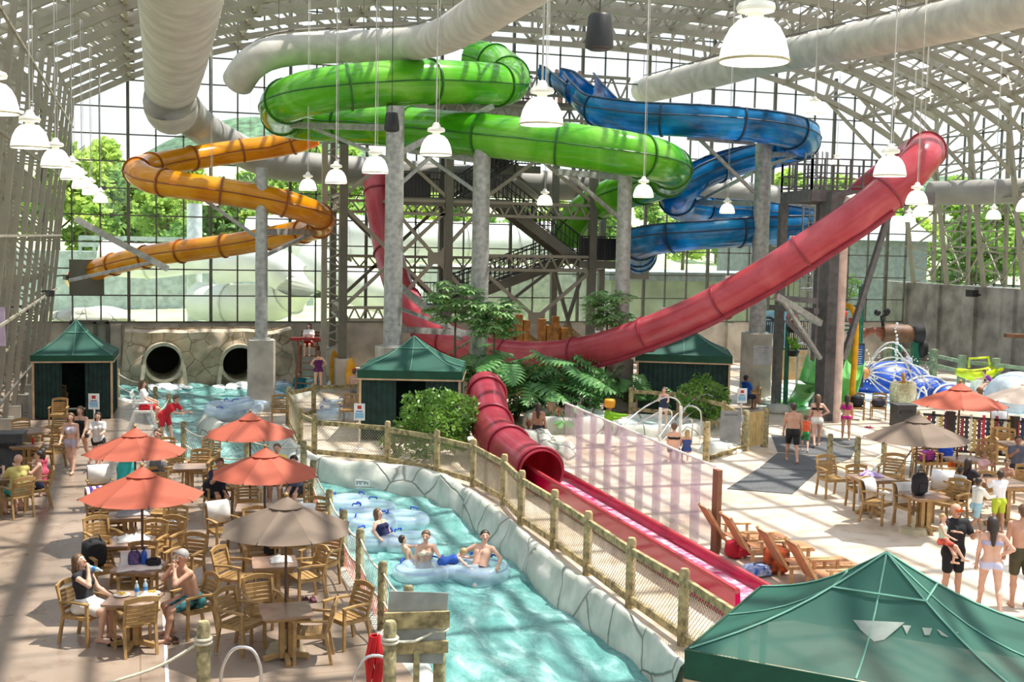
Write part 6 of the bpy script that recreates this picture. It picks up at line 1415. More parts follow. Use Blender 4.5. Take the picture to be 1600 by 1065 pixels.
def umbrella_tree(label, px, py, zc, w, seed, lean=0):
    p = atz(px, py); t = thing('umbrella_tree', label, 'tree', p); r = random.Random(seed); mb = MB(); vs = []; fs = []
    mb.tube([V((0, 0, 0)), V((lean*.4, 0, zc*.5)), V((lean, 0, zc))], [.06, .045, .03], 8); mb.build('trunk', M['bark'], t, smooth=True)
    lv = MB()
    for k in range(105):
        a = r.uniform(0, 6.28); rr = r.uniform(.15, 1)**.6*w/2; z = zc+r.uniform(-.45, .5)*w*(1-.4*rr/(w/2)); c = V((lean+rr*math.cos(a), rr*math.sin(a), z)); out = V((math.cos(a), math.sin(a), .5)).normalized()
        for j in range(8):
            b = 2*PI*j/8+r.uniform(-.2, .2); d = V((math.cos(b), math.sin(b), -.35+r.uniform(-.25, .1))).normalized(); L = r.uniform(.28, .40); s = V((-math.sin(b), math.cos(b), 0))*.07
            lv.add([c, c+d*L*.45+s+V((0, 0, .02)), c+d*L, c+d*L*.45-s+V((0, 0, .02))], [(0, 1, 2, 3)])
        mb2 = None
    lv.build('foliage', mat('umbrella_tree_leaf', (.42, .62, .28), .35, 0, .4, 1.2, transl=.4, col2=(.14, .32, .10)), t)
    return t
umbrella_tree('umbrella tree left of the stair tower column above the green cabana', 709, 655, 4.1, 1.9, 1)
umbrella_tree('umbrella tree in front of the wooden play fort', 770, 660, 3.6, 1.7, 2)
umbrella_tree('umbrella tree behind the dip of the red tube slide', 945, 640, 3.8, 1.8, 3)
def monstera(label, px, py, z0, n, seed, size=.62, spread=1., h=1.3):
    p = atz(px, py); t = thing('split_leaf_plant', label, 'plant', p); r = random.Random(seed); lv = MB(); st = MB()
    for k in range(n):
        a = r.uniform(0, 6.28); el = r.uniform(.15, 1.15); L = r.uniform(.6, 1.25)*h; d = V((math.cos(a)*math.cos(el)*spread, math.sin(a)*math.cos(el)*spread, math.sin(el)))
        o = V((r.uniform(-.3, .3)*spread, r.uniform(-.3, .3)*spread, z0)); tip = o+d*L; mid = o+d*L*.6+V((0, 0, .15)); st.tube([o, mid, tip], [.02, .015, .01], 4)
        S_ = size*r.uniform(.7, 1.2); ax = V((math.cos(a), math.sin(a), r.uniform(-.9, -.1))).normalized(); sdv = V((-math.sin(a), math.cos(a), r.uniform(-.25, .25))).normalized(); nr = ax.cross(sdv)
        base = tip-ax*S_*.15
        for side in (-1, 1):
            for j in range(9):
                f = j/8; q = base+ax*(S_*f); wd = S_*.52*math.sin(PI*min(1, .22+f*.78))**.8*(1-.45*f); w_ = S_*.058; dirn = (sdv*side*(.95)+ax*(-.35+.95*f)).normalized(); e = q+dirn*wd-nr*0-V((0, 0, wd*.30))
                m_ = q+dirn*wd*.6-V((0, 0, wd*.08)); lv.add([q-ax*w_, q+ax*w_, m_+ax*w_*.95, e+ax*w_*.2, m_-ax*w_*.9], [(0, 1, 2, 4), (4, 2, 3)])
    lv.build('leaves', M['leafm'], t); st.build('stems', cm('plant_stem', '4E6A2E', .6), t); return t
M['leafm'] = mat('split_leaf_green', (.20, .42, .14), .30, 0, .4, 1.1, transl=.3, col2=(.06, .20, .06), coat=.2)
for i, (lb, px, py, z0, n, sz, sp, h_) in enumerate((('large split leaf plant right behind the lower red slide mouth', 786, 660, 1.1, 34, 1.15, 1.1, 1.5), ('split leaf plant above the red slide mouth towards the umbrella tree', 750, 655, 1.2, 22, 1.0, .9, 1.3), ('split leaf plant left of the thin plinth', 850, 655, .8, 30, 1.0, 1.2, 1.4),
    ('split leaf plant under the dip of the red tube', 905, 645, .6, 26, .85, 1.2, 1.3), ('split leaf plant right of the thin plinth by the cabana corner', 985, 645, .4, 26, .75, 1.0, 1.3), ('low split leaf plant by the hot tub rim', 890, 672, .2, 14, .5, 1.0, .8))):
    monstera(lb, px, py, z0, n, 20+i, sz, sp, h_)
# spiky red bromeliads
for i, (px, py, z, lb) in enumerate(((826, 668, .45, 'spiky red bromeliad near the slide mouth'), (872, 650, .5, 'spiky red bromeliad by the long haired woman'))):
    p = atz(px, py, z) if z < 1 else atd(px, py, 33.5); t = thing('bromeliad', lb, 'plant', p, group='red bromeliads among the plants'); mb = MB(); r = random.Random(i)
    for k in range(26): a = r.uniform(0, 6.28); e = r.uniform(.3, 1.3); d = V((math.cos(a)*math.cos(e), math.sin(a)*math.cos(e), math.sin(e))); s = V((-math.sin(a), math.cos(a), 0))*.022; L = r.uniform(.25, .45); mb.add([s*.6, d*L*.6+s, d*L-V((0, 0, .04)), d*L*.6-s, -s*.6], [(0, 1, 2, 3, 4)])
    mb.build('leaves', mat('bromeliad_leaf', (.45, .08, .06), .5, 0, .5, 4, transl=.2, col2=(.16, .14, .05)), t)
    mb = MB(); q = p.z; mb.cyl((0, 0, -q), (0, 0, .02), .05, .04, 8); mb.build('stem', M['bark'], t)

# ================================================================ trees outside
def tree_proto(seed, h, w, n, sz, m):
    t = thing('woodland_tree', 'x', 'tree'); r = np.random.default_rng(seed); cs = []
    for k in range(26):
        a = r.uniform(0, 6.28); zz = r.uniform(.30, 1.0); rr = w/2*math.sin(PI*min(1, .12+zz*.88)**.9)*r.uniform(.2, 1.0); c0 = np.array([rr*math.cos(a), rr*math.sin(a), h*zz*.92]); g = r.normal(size=(n//26, 3)); g /= np.linalg.norm(g, axis=1)[:, None]
        cs.append(c0+g*(r.uniform(.4, 1, (n//26, 1))**.5)*w*r.uniform(.13, .23)*np.array([1, 1, .75]))
    c = np.concatenate(cs); leafcloud('crown', c, r.uniform(.6, 1.4, len(c))*sz, m, t, up=.2, asp=.7)
    mb = MB(); mb.tube([V((0, 0, -1)), V((.1, 0, h*.4)), V((-.1, .1, h*.85))], [.26, .2, .06], 8)
    for k in range(6): a = k*1.1+seed; z = h*(.3+.08*k); mb.tube([V((0, 0, z)), V((math.cos(a)*w*.18, math.sin(a)*w*.18, z+1)), V((math.cos(a)*w*.36, math.sin(a)*w*.36, z+2))], [.1, .07, .03], 6)
    mb.build('trunk', M['bark'], t); return t
pro = [tree_proto(1, 11, 7.5, 3400, .55, M['leaf_o']), tree_proto(2, 13, 6.5, 3400, .55, M['leaf_o']), tree_proto(3, 9, 8, 3400, .55, mat('darker_woodland_leaf', (.25, .44, .10), .6, 0, .3, .5, transl=.5, col2=(.11, .25, .05))), tree_proto(4, 12, 8, 3000, .6, mat('yellow_woodland_leaf', (.58, .72, .16), .6, 0, .3, .5, transl=.5, col2=(.28, .46, .08)))]
kinds = ['pale green broad tree', 'tall slim green tree', 'dark green spreading tree', 'yellow green sunlit tree']; used_p = set(); rr_ = random.Random(11); spots = []
for i in range(13): spots.append((90+i*36+rr_.uniform(-10, 10), 105+rr_.uniform(-10, 16)))
for i in range(12): spots.append((560+i*50+rr_.uniform(-14, 14), 110+rr_.uniform(-8, 20)))
for i in range(11): spots.append((1170+i*52+rr_.uniform(-14, 14), 100+rr_.uniform(-8, 20)))
def zg(x, y): return max(0, min((y-62)*.055, 1.6))+max(0, y-95)*.085+.5*math.sin(x*.05)
for i, (px, Y) in enumerate(spots):
    k = rr_.randrange(4); p = aty(px, 300, Y); sc = rr_.uniform(.78, 1.02)*(1.0 if px < 550 else .86 if px < 1100 else 1.15)
    t = pro[k] if k not in used_p else copy_tree(pro[k]); used_p.add(k); t.location = (p.x, p.y, zg(p.x, p.y)-.3); t.scale = (sc, sc, sc*(1 if px < 550 else .85)); t.rotation_euler = (0, 0, rr_.uniform(0, 6.28))
    t['label'] = kinds[k]+' in the belt of woodland seen through the glass wall'; t['group'] = kinds[k]+'s outside the glass'
# side woodland beyond the right wall
for i in range(9):
    k = rr_.randrange(4); t = copy_tree(pro[k]); X0 = XR+16+rr_.uniform(-2, 8); Y0 = 22+i*5.5; t.location = (X0, Y0, 3.5+max(0, X0-46)*.12); sc = rr_.uniform(.7, .95); t.scale = (sc,)*3
    t['label'] = kinds[k]+' on the bank beyond the windows above the right hand concrete'; t['group'] = kinds[k]+'s beyond the right windows'
# ================================================================ helpers for small things
def one(name, mb, m, label, cat, loc=None, smooth=False, group=None, kind=None):
    o = mb.build(name, m, None, smooth, org=None); 
    if loc is not None: o.location = loc
    return tag(o, label, cat, group, kind)
def bx(mb, c, d, rz=0): mb.box(c, d, rz); return mb
def cloth_heap(name, label, cat, p, w, d, h, m, seed=0, flat=False):
    n = 14; vs = []; fs = []
    for i in range(n+1):
        for j in range(n+1):
            u = i/n*2-1; v = j/n*2-1; e = max(0, 1-(u*u)**1.5)*max(0, 1-(v*v)**1.5); q = V((u*3+seed*5, v*3, seed))
            z = h*e*(.45+.55*abs(noise.noise(q)*2.2)) if not flat else h*e+.01*noise.noise(q*2); k = 1+.18*noise.noise(q*.8+V((9, 0, 0)))
            vs.append((u*w/2*k, v*d/2*k, z))
    for i in range(n):
        for j in range(n): a = i*(n+1)+j; fs.append((a, a+1, a+n+2, a+n+1))
    mb = MB(); mb.add(vs, fs); mb.add([(x, y, -.004) for x, y, z in vs[::n]+vs[n::n]][:0], []); o = mb.build(name, m, None, smooth=True); o.location = p; o.modifiers.new('thick', 'SOLIDIFY').thickness = .008
    return tag(o, label, cat)
def tp(k, dx=0., dy=0.):
    p = T[k]; s = .757*(next(r[6] for r in TB if r[0] == k)); return V((p.x, p.y, 0))+RGT*dx+FWD*dy+V((0, 0, s))
TW = cm('white_towel', 'E9E7E2', .9, bump=.3, bscale=60)
cloth_heap('towel', 'crumpled white towel on the table under the terracotta umbrella', 'towel', tp('C', .02, .1), .55, .42, .12, TW, 1)
cloth_heap('towel', 'white towel with thin stripes on the honey-topped table', 'towel', tp('B', .1, .05), .36, .30, .10, TW, 2)
cloth_heap('napkin_heap', 'crumpled white napkins beside the plate of the eating couple', 'napkin', tp('D', .22, -.02), .30, .26, .09, TW, 3)
cloth_heap('towel', 'white towel spread over the bottle table', 'towel', tp('E', 0, 0), .72, .6, .015, TW, 4, True)
cloth_heap('clothes_heap', 'heap of grey and white clothes on the table behind the umbrella', 'clothes', tp('G', .1, 0), .6, .4, .12, cm('grey_clothes', '9C9C9E', .9), 5)
cloth_heap('towel', 'purple and white towel bundle on the plaza table', 'towel', tp('M', 0, .1), .5, .35, .14, mat('purple_towel', rgb('8C62B8'), .9, col2=rgb('E4DDE8'), scale=12), 6)
cloth_heap('towel', 'rumpled white towel on the backpack table', 'towel', tp('N', -.05, .1), .4, .3, .12, TW, 7)
def bottle(label, p, h=.24, r=.034, body='C9E2EC', cap='FFFFFF', alpha=.6, lab='3A86C8'):
    t = thing('bottle', label, 'bottle', p); mb = MB(); mb.lathe([(0, 0), (r, .004), (r, h*.62), (r*.85, h*.72), (r*.38, h*.86), (r*.36, h*.93)], n=14); mb.build('bottle_body', mat('bottle_'+body, rgb(body), .1, alpha=alpha) if alpha < 1 else cm('bottle_'+body, body, .3), t, smooth=50)
    mb = MB(); mb.cyl((0, 0, h*.9), (0, 0, h), r*.42, n=10); mb.build('cap', cm('cap_'+cap, cap, .4), t, smooth=40)
    if lab: mb = MB(); mb.cyl((0, 0, h*.32), (0, 0, h*.55), r*1.03, n=14, cap=False); mb.build('label_band', cm('band_'+lab, lab, .5), t, smooth=True)
bottle('clear water bottle on the left of the eating couple table', tp('D', .03, .08)); bottle('clear water bottle farther back on the eating couple table', tp('D', .13, .18))
bottle('tall blue sports bottle on the towel covered table', tp('E', .06, .05), .30, .05, '1F56B8', '101828', 1, None)
bottle('orange bottle standing on the deck by the drinking woman', atz(137, 1003), .28, .036, 'D8551E', 'B03A12', 1, None)
bottle('red ketchup bottle on the table behind the grey bin', tp('J', .12, .1), .20, .03, 'C41E1E', 'FFFFFF', 1, None)
bottle('water bottle held up by the drinking woman', wdr.matrix_basis @ V((0, 0, 0))+V((0, 0, 0)) if False else wh('R')+V((0, 0, -.02))); 
t_ = bpy.data.objects[[o.name for o in bpy.data.objects if o.get('label') == 'water bottle held up by the drinking woman'][0]]; t_.rotation_euler = (0, math.radians(-100), math.radians(150))
# plate with food
def plate(label, p, food=True):
    t = thing('food_plate', label, 'plate', p); mb = MB(); mb.lathe([(0, .004), (.08, .006), (.12, .02), (.125, .022), (.12, .016), (.08, 0), (0, 0)], n=24); mb.build('dish', M['white'], t, smooth=True)
    if food:
        mb = MB(); r = random.Random(3)
        for k in range(26): a = r.uniform(0, 6.28); q = r.uniform(0, .075); mb.beam((q*math.cos(a), q*math.sin(a), .02+r.uniform(0, .02)), (q*math.cos(a)+r.uniform(-.05, .05), q*math.sin(a)+r.uniform(-.05, .05), .03+r.uniform(0, .03)), .012)
        mb.build('fries', cm('fries', 'D8B048', .7), t)
plate('white plate of fries in front of the drinking woman', tp('D', -.2, .1)); plate('white plate near the shirtless man elbows', tp('D', .22, .22)); plate('white plate on the table at the left edge', tp('K', .1, 0)); plate('white paper plate on the table behind the grey bin', tp('J', -.05, 0))
# towels over chair backs
def chair_towel(lb, label, cols, w=.46, drop=.34, stripes=0):
    p, rz = CP[lb]; t = thing('draped_towel', label, 'towel', (p.x, p.y, 0), rz); m1 = cm('towel_'+cols[0], cols[0], .9); mb = MB(); s = 1.04
    prof = [(-.19, .87-drop), (-.21, .87-.1), (-.262, .90), (-.33, .925), (-.375, .90), (-.38, .75), (-.365, .87-drop-.12)]
    n = 1 if not stripes else stripes
    for k in range(n):
        if stripes and k % 2: continue
        a = -w/2+w*k/n; b = a+w/n; vs = []
        for y, z in prof: vs += [(a*s, y*s, z*s), (b*s, y*s, z*s)]
        mb.add(vs, [(2*i, 2*i+1, 2*i+3, 2*i+2) for i in range(len(prof)-1)])
    o = mb.build('towel_cloth', m1, t, smooth=True); o.modifiers.new('thick', 'SOLIDIFY').thickness = .012
    if stripes:
        mb = MB()
        for k in range(1, n, 2):
            a = -w/2+w*k/n; b = a+w/n; vs = []
            for y, z in prof: vs += [(a*s, y*s, z*s), (b*s, y*s, z*s)]
            mb.add(vs, [(2*i, 2*i+1, 2*i+3, 2*i+2) for i in range(len(prof)-1)])
        o = mb.build('stripe', cm('towel_'+cols[1], cols[1], .9), t, smooth=True); o.modifiers.new('thick', 'SOLIDIFY').thickness = .012
chair_towel('armchair draped with a purple striped towel', 'purple and white striped towel over a chair back', ('E6E2E6', '4B2E8E'), stripes=7)
chair_towel('armchair draped with a white towel behind the eating table', 'white towel with a navy stripe over the chair behind the eating couple', ('ECEAE6', '26324E'))
chair_towel('armchair draped in white left of the taupe umbrella', 'white towel over the chair left of the taupe umbrella', ('E8E6E2',)); chair_towel('armchair with white cloth under the taupe umbrella edge', 'white towel on the chair under the taupe umbrella edge', ('E4E2E0',))
chair_towel('armchair with a white cover behind the heaped table', 'white towel covering the chair behind the heaped table', ('F0EEEA',)); chair_towel('armchair with a white towel over its back, left of the backpack table', 'white towel hanging long over the plaza chair left of the backpacks', ('E6E4E6',))
chair_towel('armchair draped with a white towel in front of the backpack table', 'white towel with a dark stripe over the plaza chair in front', ('ECEAEA',)); chair_towel('armchair right of the backpack table with a white towel', 'broad white towel over the chair right of the backpacks', ('F0EFF0',), .5)
chair_towel('armchair behind the plaza near the net fence', 'pale towel over the chair near the net fence', ('D8DAE0',))
# bags
def bag(label, p, size, m, kind='backpack', rz=0., str_=None, cat='bag'):
    w, d, h = size; t = thing(kind, label, cat, p, rz); mb = MB(); mb.ball((0, 0, 0), 1, 16, 10); vs = []
    for v in mb.v:
        q = V(v); k = 1/max(.001, (abs(q.x)**3.5+abs(q.y)**3.5+abs(q.z)**3.5)**(1/3.5)); k *= 1+.10*noise.noise(q*1.7+V((w*9, h*7, 0))); vs.append((q.x*k*w/2, q.y*k*d/2, h/2+q.z*k*h/2))
    mb.v = vs; mb.build('bag_body', m, t, smooth=True)
    mb = MB(); mb.tube([V((-w*.25, -d*.35, h*.8)), V((-w*.2, -d*.1, h*1.12)), V((w*.2, -d*.1, h*1.12)), V((w*.25, -d*.35, h*.8))], .014, 6); mb.build('strap', M['black'] if str_ is None else str_, t, smooth=True)
    mb = MB(); mb.box((0, -d*.5, h*.38), (w*.6, d*.16, h*.38)); mb.build('pocket', m, t)
    return t
BK = cm('bag_black', '1A1B20', .8); q, a = CP['armchair with a black backpack hung on it']
bag('black backpack hanging over the chair beside the drinking woman', V((q.x, q.y, .42))+RGT*-.2, (.42, .30, .52), BK, rz=.6)
q, a = CP['armchair behind the towel table with a dark bag on its arm']; bag('small black bag on the chair behind the white towel table', V((q.x, q.y, .50))+RGT*.22, (.26, .18, .22), BK, 'handbag')
q, a = CP['armchair with a black bag under the middle terracotta umbrella']; bag('black bag on the seat below the middle terracotta umbrella', V((q.x, q.y, .44))+RGT*-.1-FWD*.1, (.4, .3, .4), BK, 'handbag')
bag('red duffel bag lying before the sun lounger', atz(1152, 870)-RGT*.0, (.55, .34, .36), cm('bag_red', 'C11632', .7), 'duffel_bag', .3); bag('black and orange striped beach bag beside the loungers', atz(1212, 896), (.50, .30, .55), mat('bag_orange', rgb('D8602A'), .8, col2=rgb('1C1A1C'), scale=7), 'beach_bag', -.2)
bag('blue and white striped towel bag at the slide edge', atz(1182, 898), (.55, .4, .22), mat('bag_blue', rgb('2668C8'), .8, col2=rgb('DDE6F0'), scale=9), 'towel_roll', .2)
q, a = CP['armchair with a blue coat under the plaza umbrella']; bag('bright blue coat bundled on the chair under the plaza umbrella', V((q.x, q.y, .5)), (.36, .3, .5), cm('coat_blue', '0F49C4', .8), 'coat'); q, a = CP['armchair with a blue and pink bag under the plaza umbrella']; bag('navy and pink bag on the chair under the plaza umbrella', V((q.x, q.y, .5)), (.42, .3, .3), mat('bag_navy', rgb('25307A'), .8, col2=rgb('B0307A'), scale=6), 'handbag')
bag('black and pink backpack standing on the plaza table', tp('N', -.15, -.12), (.34, .26, .50), cm('bag_bp', '24222A', .8)); bag('black cap and bag on the far side of the bottle table', tp('E', .22, .05), (.24, .2, .12), BK, 'cap', cat='cap'); bag('small patterned bag beside the blue sports bottle', tp('E', -.1, .05), (.2, .16, .24), mat('bag_pat', rgb('7A5A8A'), .8, col2=rgb('1E2E5A'), scale=14), 'pouch')
bag('orange bag hanging near the blue coat', atz(1488, 758)+V((0, 0, .35)), (.3, .2, .3), cm('bag_or', 'D8641E', .8), 'tote_bag'); bag('dark bag in the armchair by the square column', atz(1338, 655)+V((0, 0, .48)), (.46, .34, .42), BK, 'duffel_bag'); bag('dark clothes bundle in the armchair by the splash pool', atz(1372, 655)+V((0, 0, .48)), (.5, .36, .28), cm('cl_dark', '3A3A48', .9), 'clothes_bundle', cat='clothes')
bag('white net bag on the chair right of the towel table', V((*CP['armchair right of the crumpled towel table'][0].xy, .46)), (.3, .25, .2), cm('grey_bag', 'A8A8AA', .9), 'clothes_bundle', cat='clothes')
# sandals on the deck
for i, (px, py, lb) in enumerate(((180, 1005, 'dark sandal under the eating couple table'), (268, 1003, 'brown sandal beneath the shirtless man chair'), (484, 938, 'purple sandals under the towel table chairs'), (1358, 668, 'pink sandals on the ground by the splash pool chairs'))):
    mb = MB()
    for s in (-.06, .06): mb.box((s, 0, .015), (.09, .25, .03)); mb.tube([V((s-.04, .03, .02)), V((s, .05, .07)), V((s+.04, .03, .02))], .012, 5)
    one('sandals', mb, cm('sandal%d' % i, ('26222A', '5A3A28', '6A3A4A', 'B03A6A')[i], .7), lb, 'sandals', atz(px, py))
# bins, mats and signs
def boxthing(name, label, cat, p, d, m, rz=0., lid=None):
    t = thing(name, label, cat, p, rz); mb = MB(); w, dd, h = d; mb.prism([(-w/2, -dd/2), (w/2, -dd/2), (w/2, dd/2), (-w/2, dd/2)], .04, h); mb.build('bin_body', m, t); mb = MB(); mb.box((0, 0, h+.03), (w+.05, dd+.05, .06)); mb.build('lid', lid or m, t); mb = MB(); mb.box((0, -dd/2-.02, h*.75), (w*.7, .03, h*.12)); mb.build('flap', M['black'], t); return t
boxthing('litter_bin', 'dark grey litter bin cut by the edge beside the ketchup table', 'bin', atz(8, 738), (.95, .6, 1.0), cm('bin_grey', '4E5054', .5), -.1); boxthing('litter_bin', 'black rectangular bin in front of the net fence', 'bin', atz(1410, 668), (.7, .6, .78), cm('bin_black', '3A3A3C', .5), -.2)
RM = cm('rubber_mat', '5C5E60', .9, var=.12, scale=20, bump=.3, bscale=80)
mb = MB(); P_ = [atz(*q) for q in ((1185, 732), (1276, 737), (1238, 772), (1136, 764))]; mb.prism([(q.x, q.y) for q in P_], .0, .02); one('rubber_mat', mb, RM, 'nearer black rubber mat on the plaza', 'mat'); 
mb = MB(); P_ = [atz(*q) for q in ((1215, 708), (1330, 716), (1277, 736), (1187, 731))]; mb.prism([(q.x, q.y) for q in P_], .0, .022); one('rubber_mat', mb, RM, 'farther black rubber mat under the walking man', 'mat')
mb = MB(); P_ = [atz(*q) for q in ((1205, 680), (1345, 686), (1330, 715), (1215, 706))]; mb.prism([(q.x, q.y) for q in P_], .0, .018); one('rubber_mat', mb, RM, 'farthest rubber mat under the woman in white shorts', 'mat')
mb = MB(); mb.beam(atz(262, 1075)+V((0, 0, .004)), atz(256, 960)+V((0, 0, .004)), .05, .006); one('floor_line', mb, M['white'], 'white painted line on the left deck under the eating table', 'floor line')
def txt(s, size, m, parent, loc, rz=0., w=None):
    cu = bpy.data.curves.new('lettering', 'FONT'); cu.body = s; cu.size = size; cu.extrude = .001; cu.align_x = 'CENTER'; cu.align_y = 'CENTER'; cu.resolution_u = 2; o = bpy.data.objects.new('tmp', cu); COL.objects.link(o)
    dg = bpy.context.evaluated_depsgraph_get(); me = bpy.data.meshes.new_from_object(o.evaluated_get(dg)); bpy.data.objects.remove(o); me.materials.clear(); me.materials.append(m)
    o = bpy.data.objects.new('lettering', me); COL.objects.link(o); o.parent = parent; o.location = loc; o.rotation_euler = (PI/2, 0, rz)
def sign(label, p, w, h, zc, face, post_h=None, boardc='F2F4F6', items=(), post=True, th=.02):
    t = thing('notice_sign', label, 'sign', p, -YAW-face); mb = MB(); mb.box((0, 0, zc), (w, th, h)); mb.build('sign_board', cm('board_'+boardc, boardc, .5), t)
    if post: mb = MB(); mb.box((0, .03, zc/2), (.04, .04, zc)); mb.box((0, .03, .015), (.3, .3, .03)); mb.build('sign_post', M['white'], t)
    for (x, z, ww, hh, c) in items: mb = MB(); mb.box((x, -th/2-.003, zc+z), (ww, .006, hh)); mb.build('printed_block', cm('ink_'+c, c, .6), t)
    return t
it = ((0, .14, .12, .10, 'C03030'), (0, .02, .20, .03, '3C6FB0'), (0, -.10, .26, .16, '8FC4E6'))
sign('white cabana sign with a blue panel on a thin post by the left cabana', atz(147, 672), .34, .50, .92, 0, items=it); sign('white cabana sign with a blue panel behind the fence netting', atz(561, 702), .32, .50, 1.12, 0, items=it); sign('white cabana sign with a blue panel near the gate side cabana', atz(1158, 662), .34, .52, 1.0, 0, items=it)
t = sign('grey notice sheet fixed on the wide round plinth', atz(1184, 634)-FWD*.62, .72, .72, 2.05, 0, boardc='C4C6C8', post=False, items=tuple((0, .18-.07*k, .5, .012, '8A8E94') for k in range(6))); txt('WELCOME', .09, cm('ink_dk', '4A4C50', .6), t, (0, -.014, 2.34))
t = sign('tall green and blue information board standing by the splash pool', atz(1327, 634), 1.0, 1.75, 1.62, 0, boardc='20384A', items=((-.22, .16, .40, 1.28, '6E9A2E'), (.24, .16, .46, 1.28, '1B62B4'), (.24, -.65, .2, .2, 'E4E6E8')), th=.08)
for k in range(9): mb = MB(); mb.box((.24, -.052, 2.25-.09*k), (.34-.03*(k % 3), .004, .022)); mb.build('text_line', M['white'], t)
for k in range(6): mb = MB(); mb.box((-.22, -.052, 2.2-.13*k), (.2, .004, .04)); mb.build('text_line', cm('ink_dg', '2E4A16', .6), t)
sign('grey weathered board leaning at the hot tub terrace', atz(1140, 706), .62, .95, .78, 0, boardc='8E9090', post=False, items=((0, .36, .4, .05, '6A6C6E'),)); sign('small white notice beside the plank gate', atz(1152, 705), .30, .22, 1.0, 0, boardc='C8CCD2', post=True, items=((0, 0, .2, .03, '70747C'),))
sign('pink edged sign cut by the edge on the leaning frames', atd(1, 510, 34), .25, 1.1, 0, 0, boardc='D8C0DC', post=False); 
# white lifeguard chair
def lifeguard_chair(label, p, m, seat_z, face, w=.7, red=False):
    t = thing('lifeguard_chair', label, 'lifeguard chair', p, -YAW-math.radians(face)); s = w/2
    for x, y in ((-s, -.45), (s, -.45), (-s, .45), (s, .45)): mb = MB(); mb.beam((x*1.12, y*1.2, 0), (x*.9, y*.55, seat_z), .08, .08, (0, 1, 0)); mb.build('leg', m, t)
    mb = MB(); mb.box((0, 0, seat_z), (w, .55, .06)); mb.build('seat', m, t); mb = MB(); 
    for k in range(4): mb.box((0, -.28-.03*k, seat_z+.18+.12*k), (w*.95, .03, .09))
    mb.build('backrest', m, t)
    n = int(seat_z/.3)
    for k in range(n): mb = MB(); z = .25+.28*k; f = 1-z/seat_z; mb.box((0, .25+.28*f, z), (w*(.92+.2*f), .08, .04)); mb.build('step', m, t)
    for x in (-s, s): mb = MB(); mb.box((x, .0, seat_z+.26), (.08, .6, .04)); mb.box((x, .24, seat_z+.13), (.06, .06, .26)); mb.build('armrest', m, t)
    if red: mb = MB(); mb.box((0, .25, seat_z+.30), (w*1.7, .25, .14)); mb.build('rescue_tube_rack', cm('lg_red', '9A2A22', .6), t)
    return t
p = atz(226, 690); lifeguard_chair('white lifeguard chair at the river edge of the left deck', p, M['white'], .95, 80); 
person('lifeguard in white and red sitting on the white lifeguard chair', at=p, face=80, h=1.65, pose='sit', arms=('lapa', 'lapa'), skin='A', hair='b', hl=.12, top=('tee', 'F0EEEE'), bot=('shorts', 'C81E2E'), seat=1.0, fem=True)
person('lifeguard in red bending by the white lifeguard chair', 257, 692, 110, 1.65, 'bend', ('fwd', 'fwd'), 'A', 'b', 0, ('tee', 'CC2030'), ('shorts', 'D02838'), True)
mb = MB(); a = atz(285, 700, .15); b = atz(238, 722, .15); mb.tube([a, (a+b)/2, b], [.16, .2, .17], 12); one('foam_roller', mb, cm('foam_white', 'E8E6DE', .6), 'white foam roll lying along the deck edge by the lifeguard', 'foam roll', smooth=True)
p = atz(482, 606); RW = cm('lg_wood', '8A5230', .7); lifeguard_chair('tall brown lifeguard tower chair against the far concrete wall', p, RW, 1.75, 180, .8, True)
person('lifeguard in white sitting on the tall brown tower chair', at=p, face=180, h=1.7, pose='sit', arms=('lapa', 'lapa'), skin='A', hair='d', hl=.12, top=('tee', 'F0F0F0'), bot=('shorts', 'C22A2E'), seat=1.8, fem=True)
mb = MB(); mb.ball((0, 0, .8), .5, 14, 10, (.42, .2, 1.6)); one('kayak_float', mb, cm('float_yellow', 'E0A010', .4), 'yellow float standing against the far wall by the lattice mast', 'float', atz(522, 606), smooth=True)
mb = MB(); mb.ball((0, 0, .7), .5, 14, 10, (.42, .2, 1.4)); one('kayak_float', mb, cm('float_yellow', 'E0A010', .4), 'yellow and red float leaning right of the lattice mast foot', 'float', atz(548, 612), smooth=True)

# ================================================================ hot tub terrace
M['tubw'] = mat('hot_tub_water', (.50, .68, .66), .1, 0, .2, 3, .6, 9, col2=(.86, .93, .92))
def tub(label, px, py, rx, ry, h=.38):
    c = atz(px, py); t = thing('hot_tub', label, 'hot tub', c, -YAW); n = 40; prof = [(1.22, 0), (1.20, h*.6), (1.12, h), (1.02, h+.03), (.98, h-.04), (.96, h-.2)]; vs = []; 
    for k, (f, z) in enumerate(prof):
        for i in range(n): a = 2*PI*i/n; w_ = 1+.04*noise.noise(V((math.cos(a)*2, math.sin(a)*2, k*.4+px))); vs.append((rx*f*w_*math.cos(a), ry*f*w_*math.sin(a), z+.05*noise.noise(V((math.cos(a)*4, math.sin(a)*4, px)))*(k > 0)))
    mb = MB(); mb.add(vs, [(k*n+i, k*n+(i+1) % n, (k+1)*n+(i+1) % n, (k+1)*n+i) for k in range(len(prof)-1) for i in range(n)]); mb.build('rock_rim', M['rock'], t, smooth=True)
    mb = MB(); vs = [(0, 0, h-.12)]+[(rx*.99*math.cos(2*PI*i/n), ry*.99*math.sin(2*PI*i/n), h-.12) for i in range(n)]; mb.add(vs, [(0, i+1, (i+1) % n+1) for i in range(n)]); mb.build('tub_water', M['tubw'], t)
    return t
tub('hot tub with the long haired woman on its rim', 892, 668, 1.35, 1.2, .5); tub('hot tub with the steel handrails and a child on the steps', 1012, 672, 1.7, 1.25, .34)
boulder('boulder', 'pale boulder left of the clear splash screen', 'boulder', atz(868, 715), .75, (1.0, .8, .75), seed=3); boulder('boulder', 'flat pale boulder below the long haired woman', 'boulder', atz(838, 695), .7, (1.0, .9, .75), seed=4)
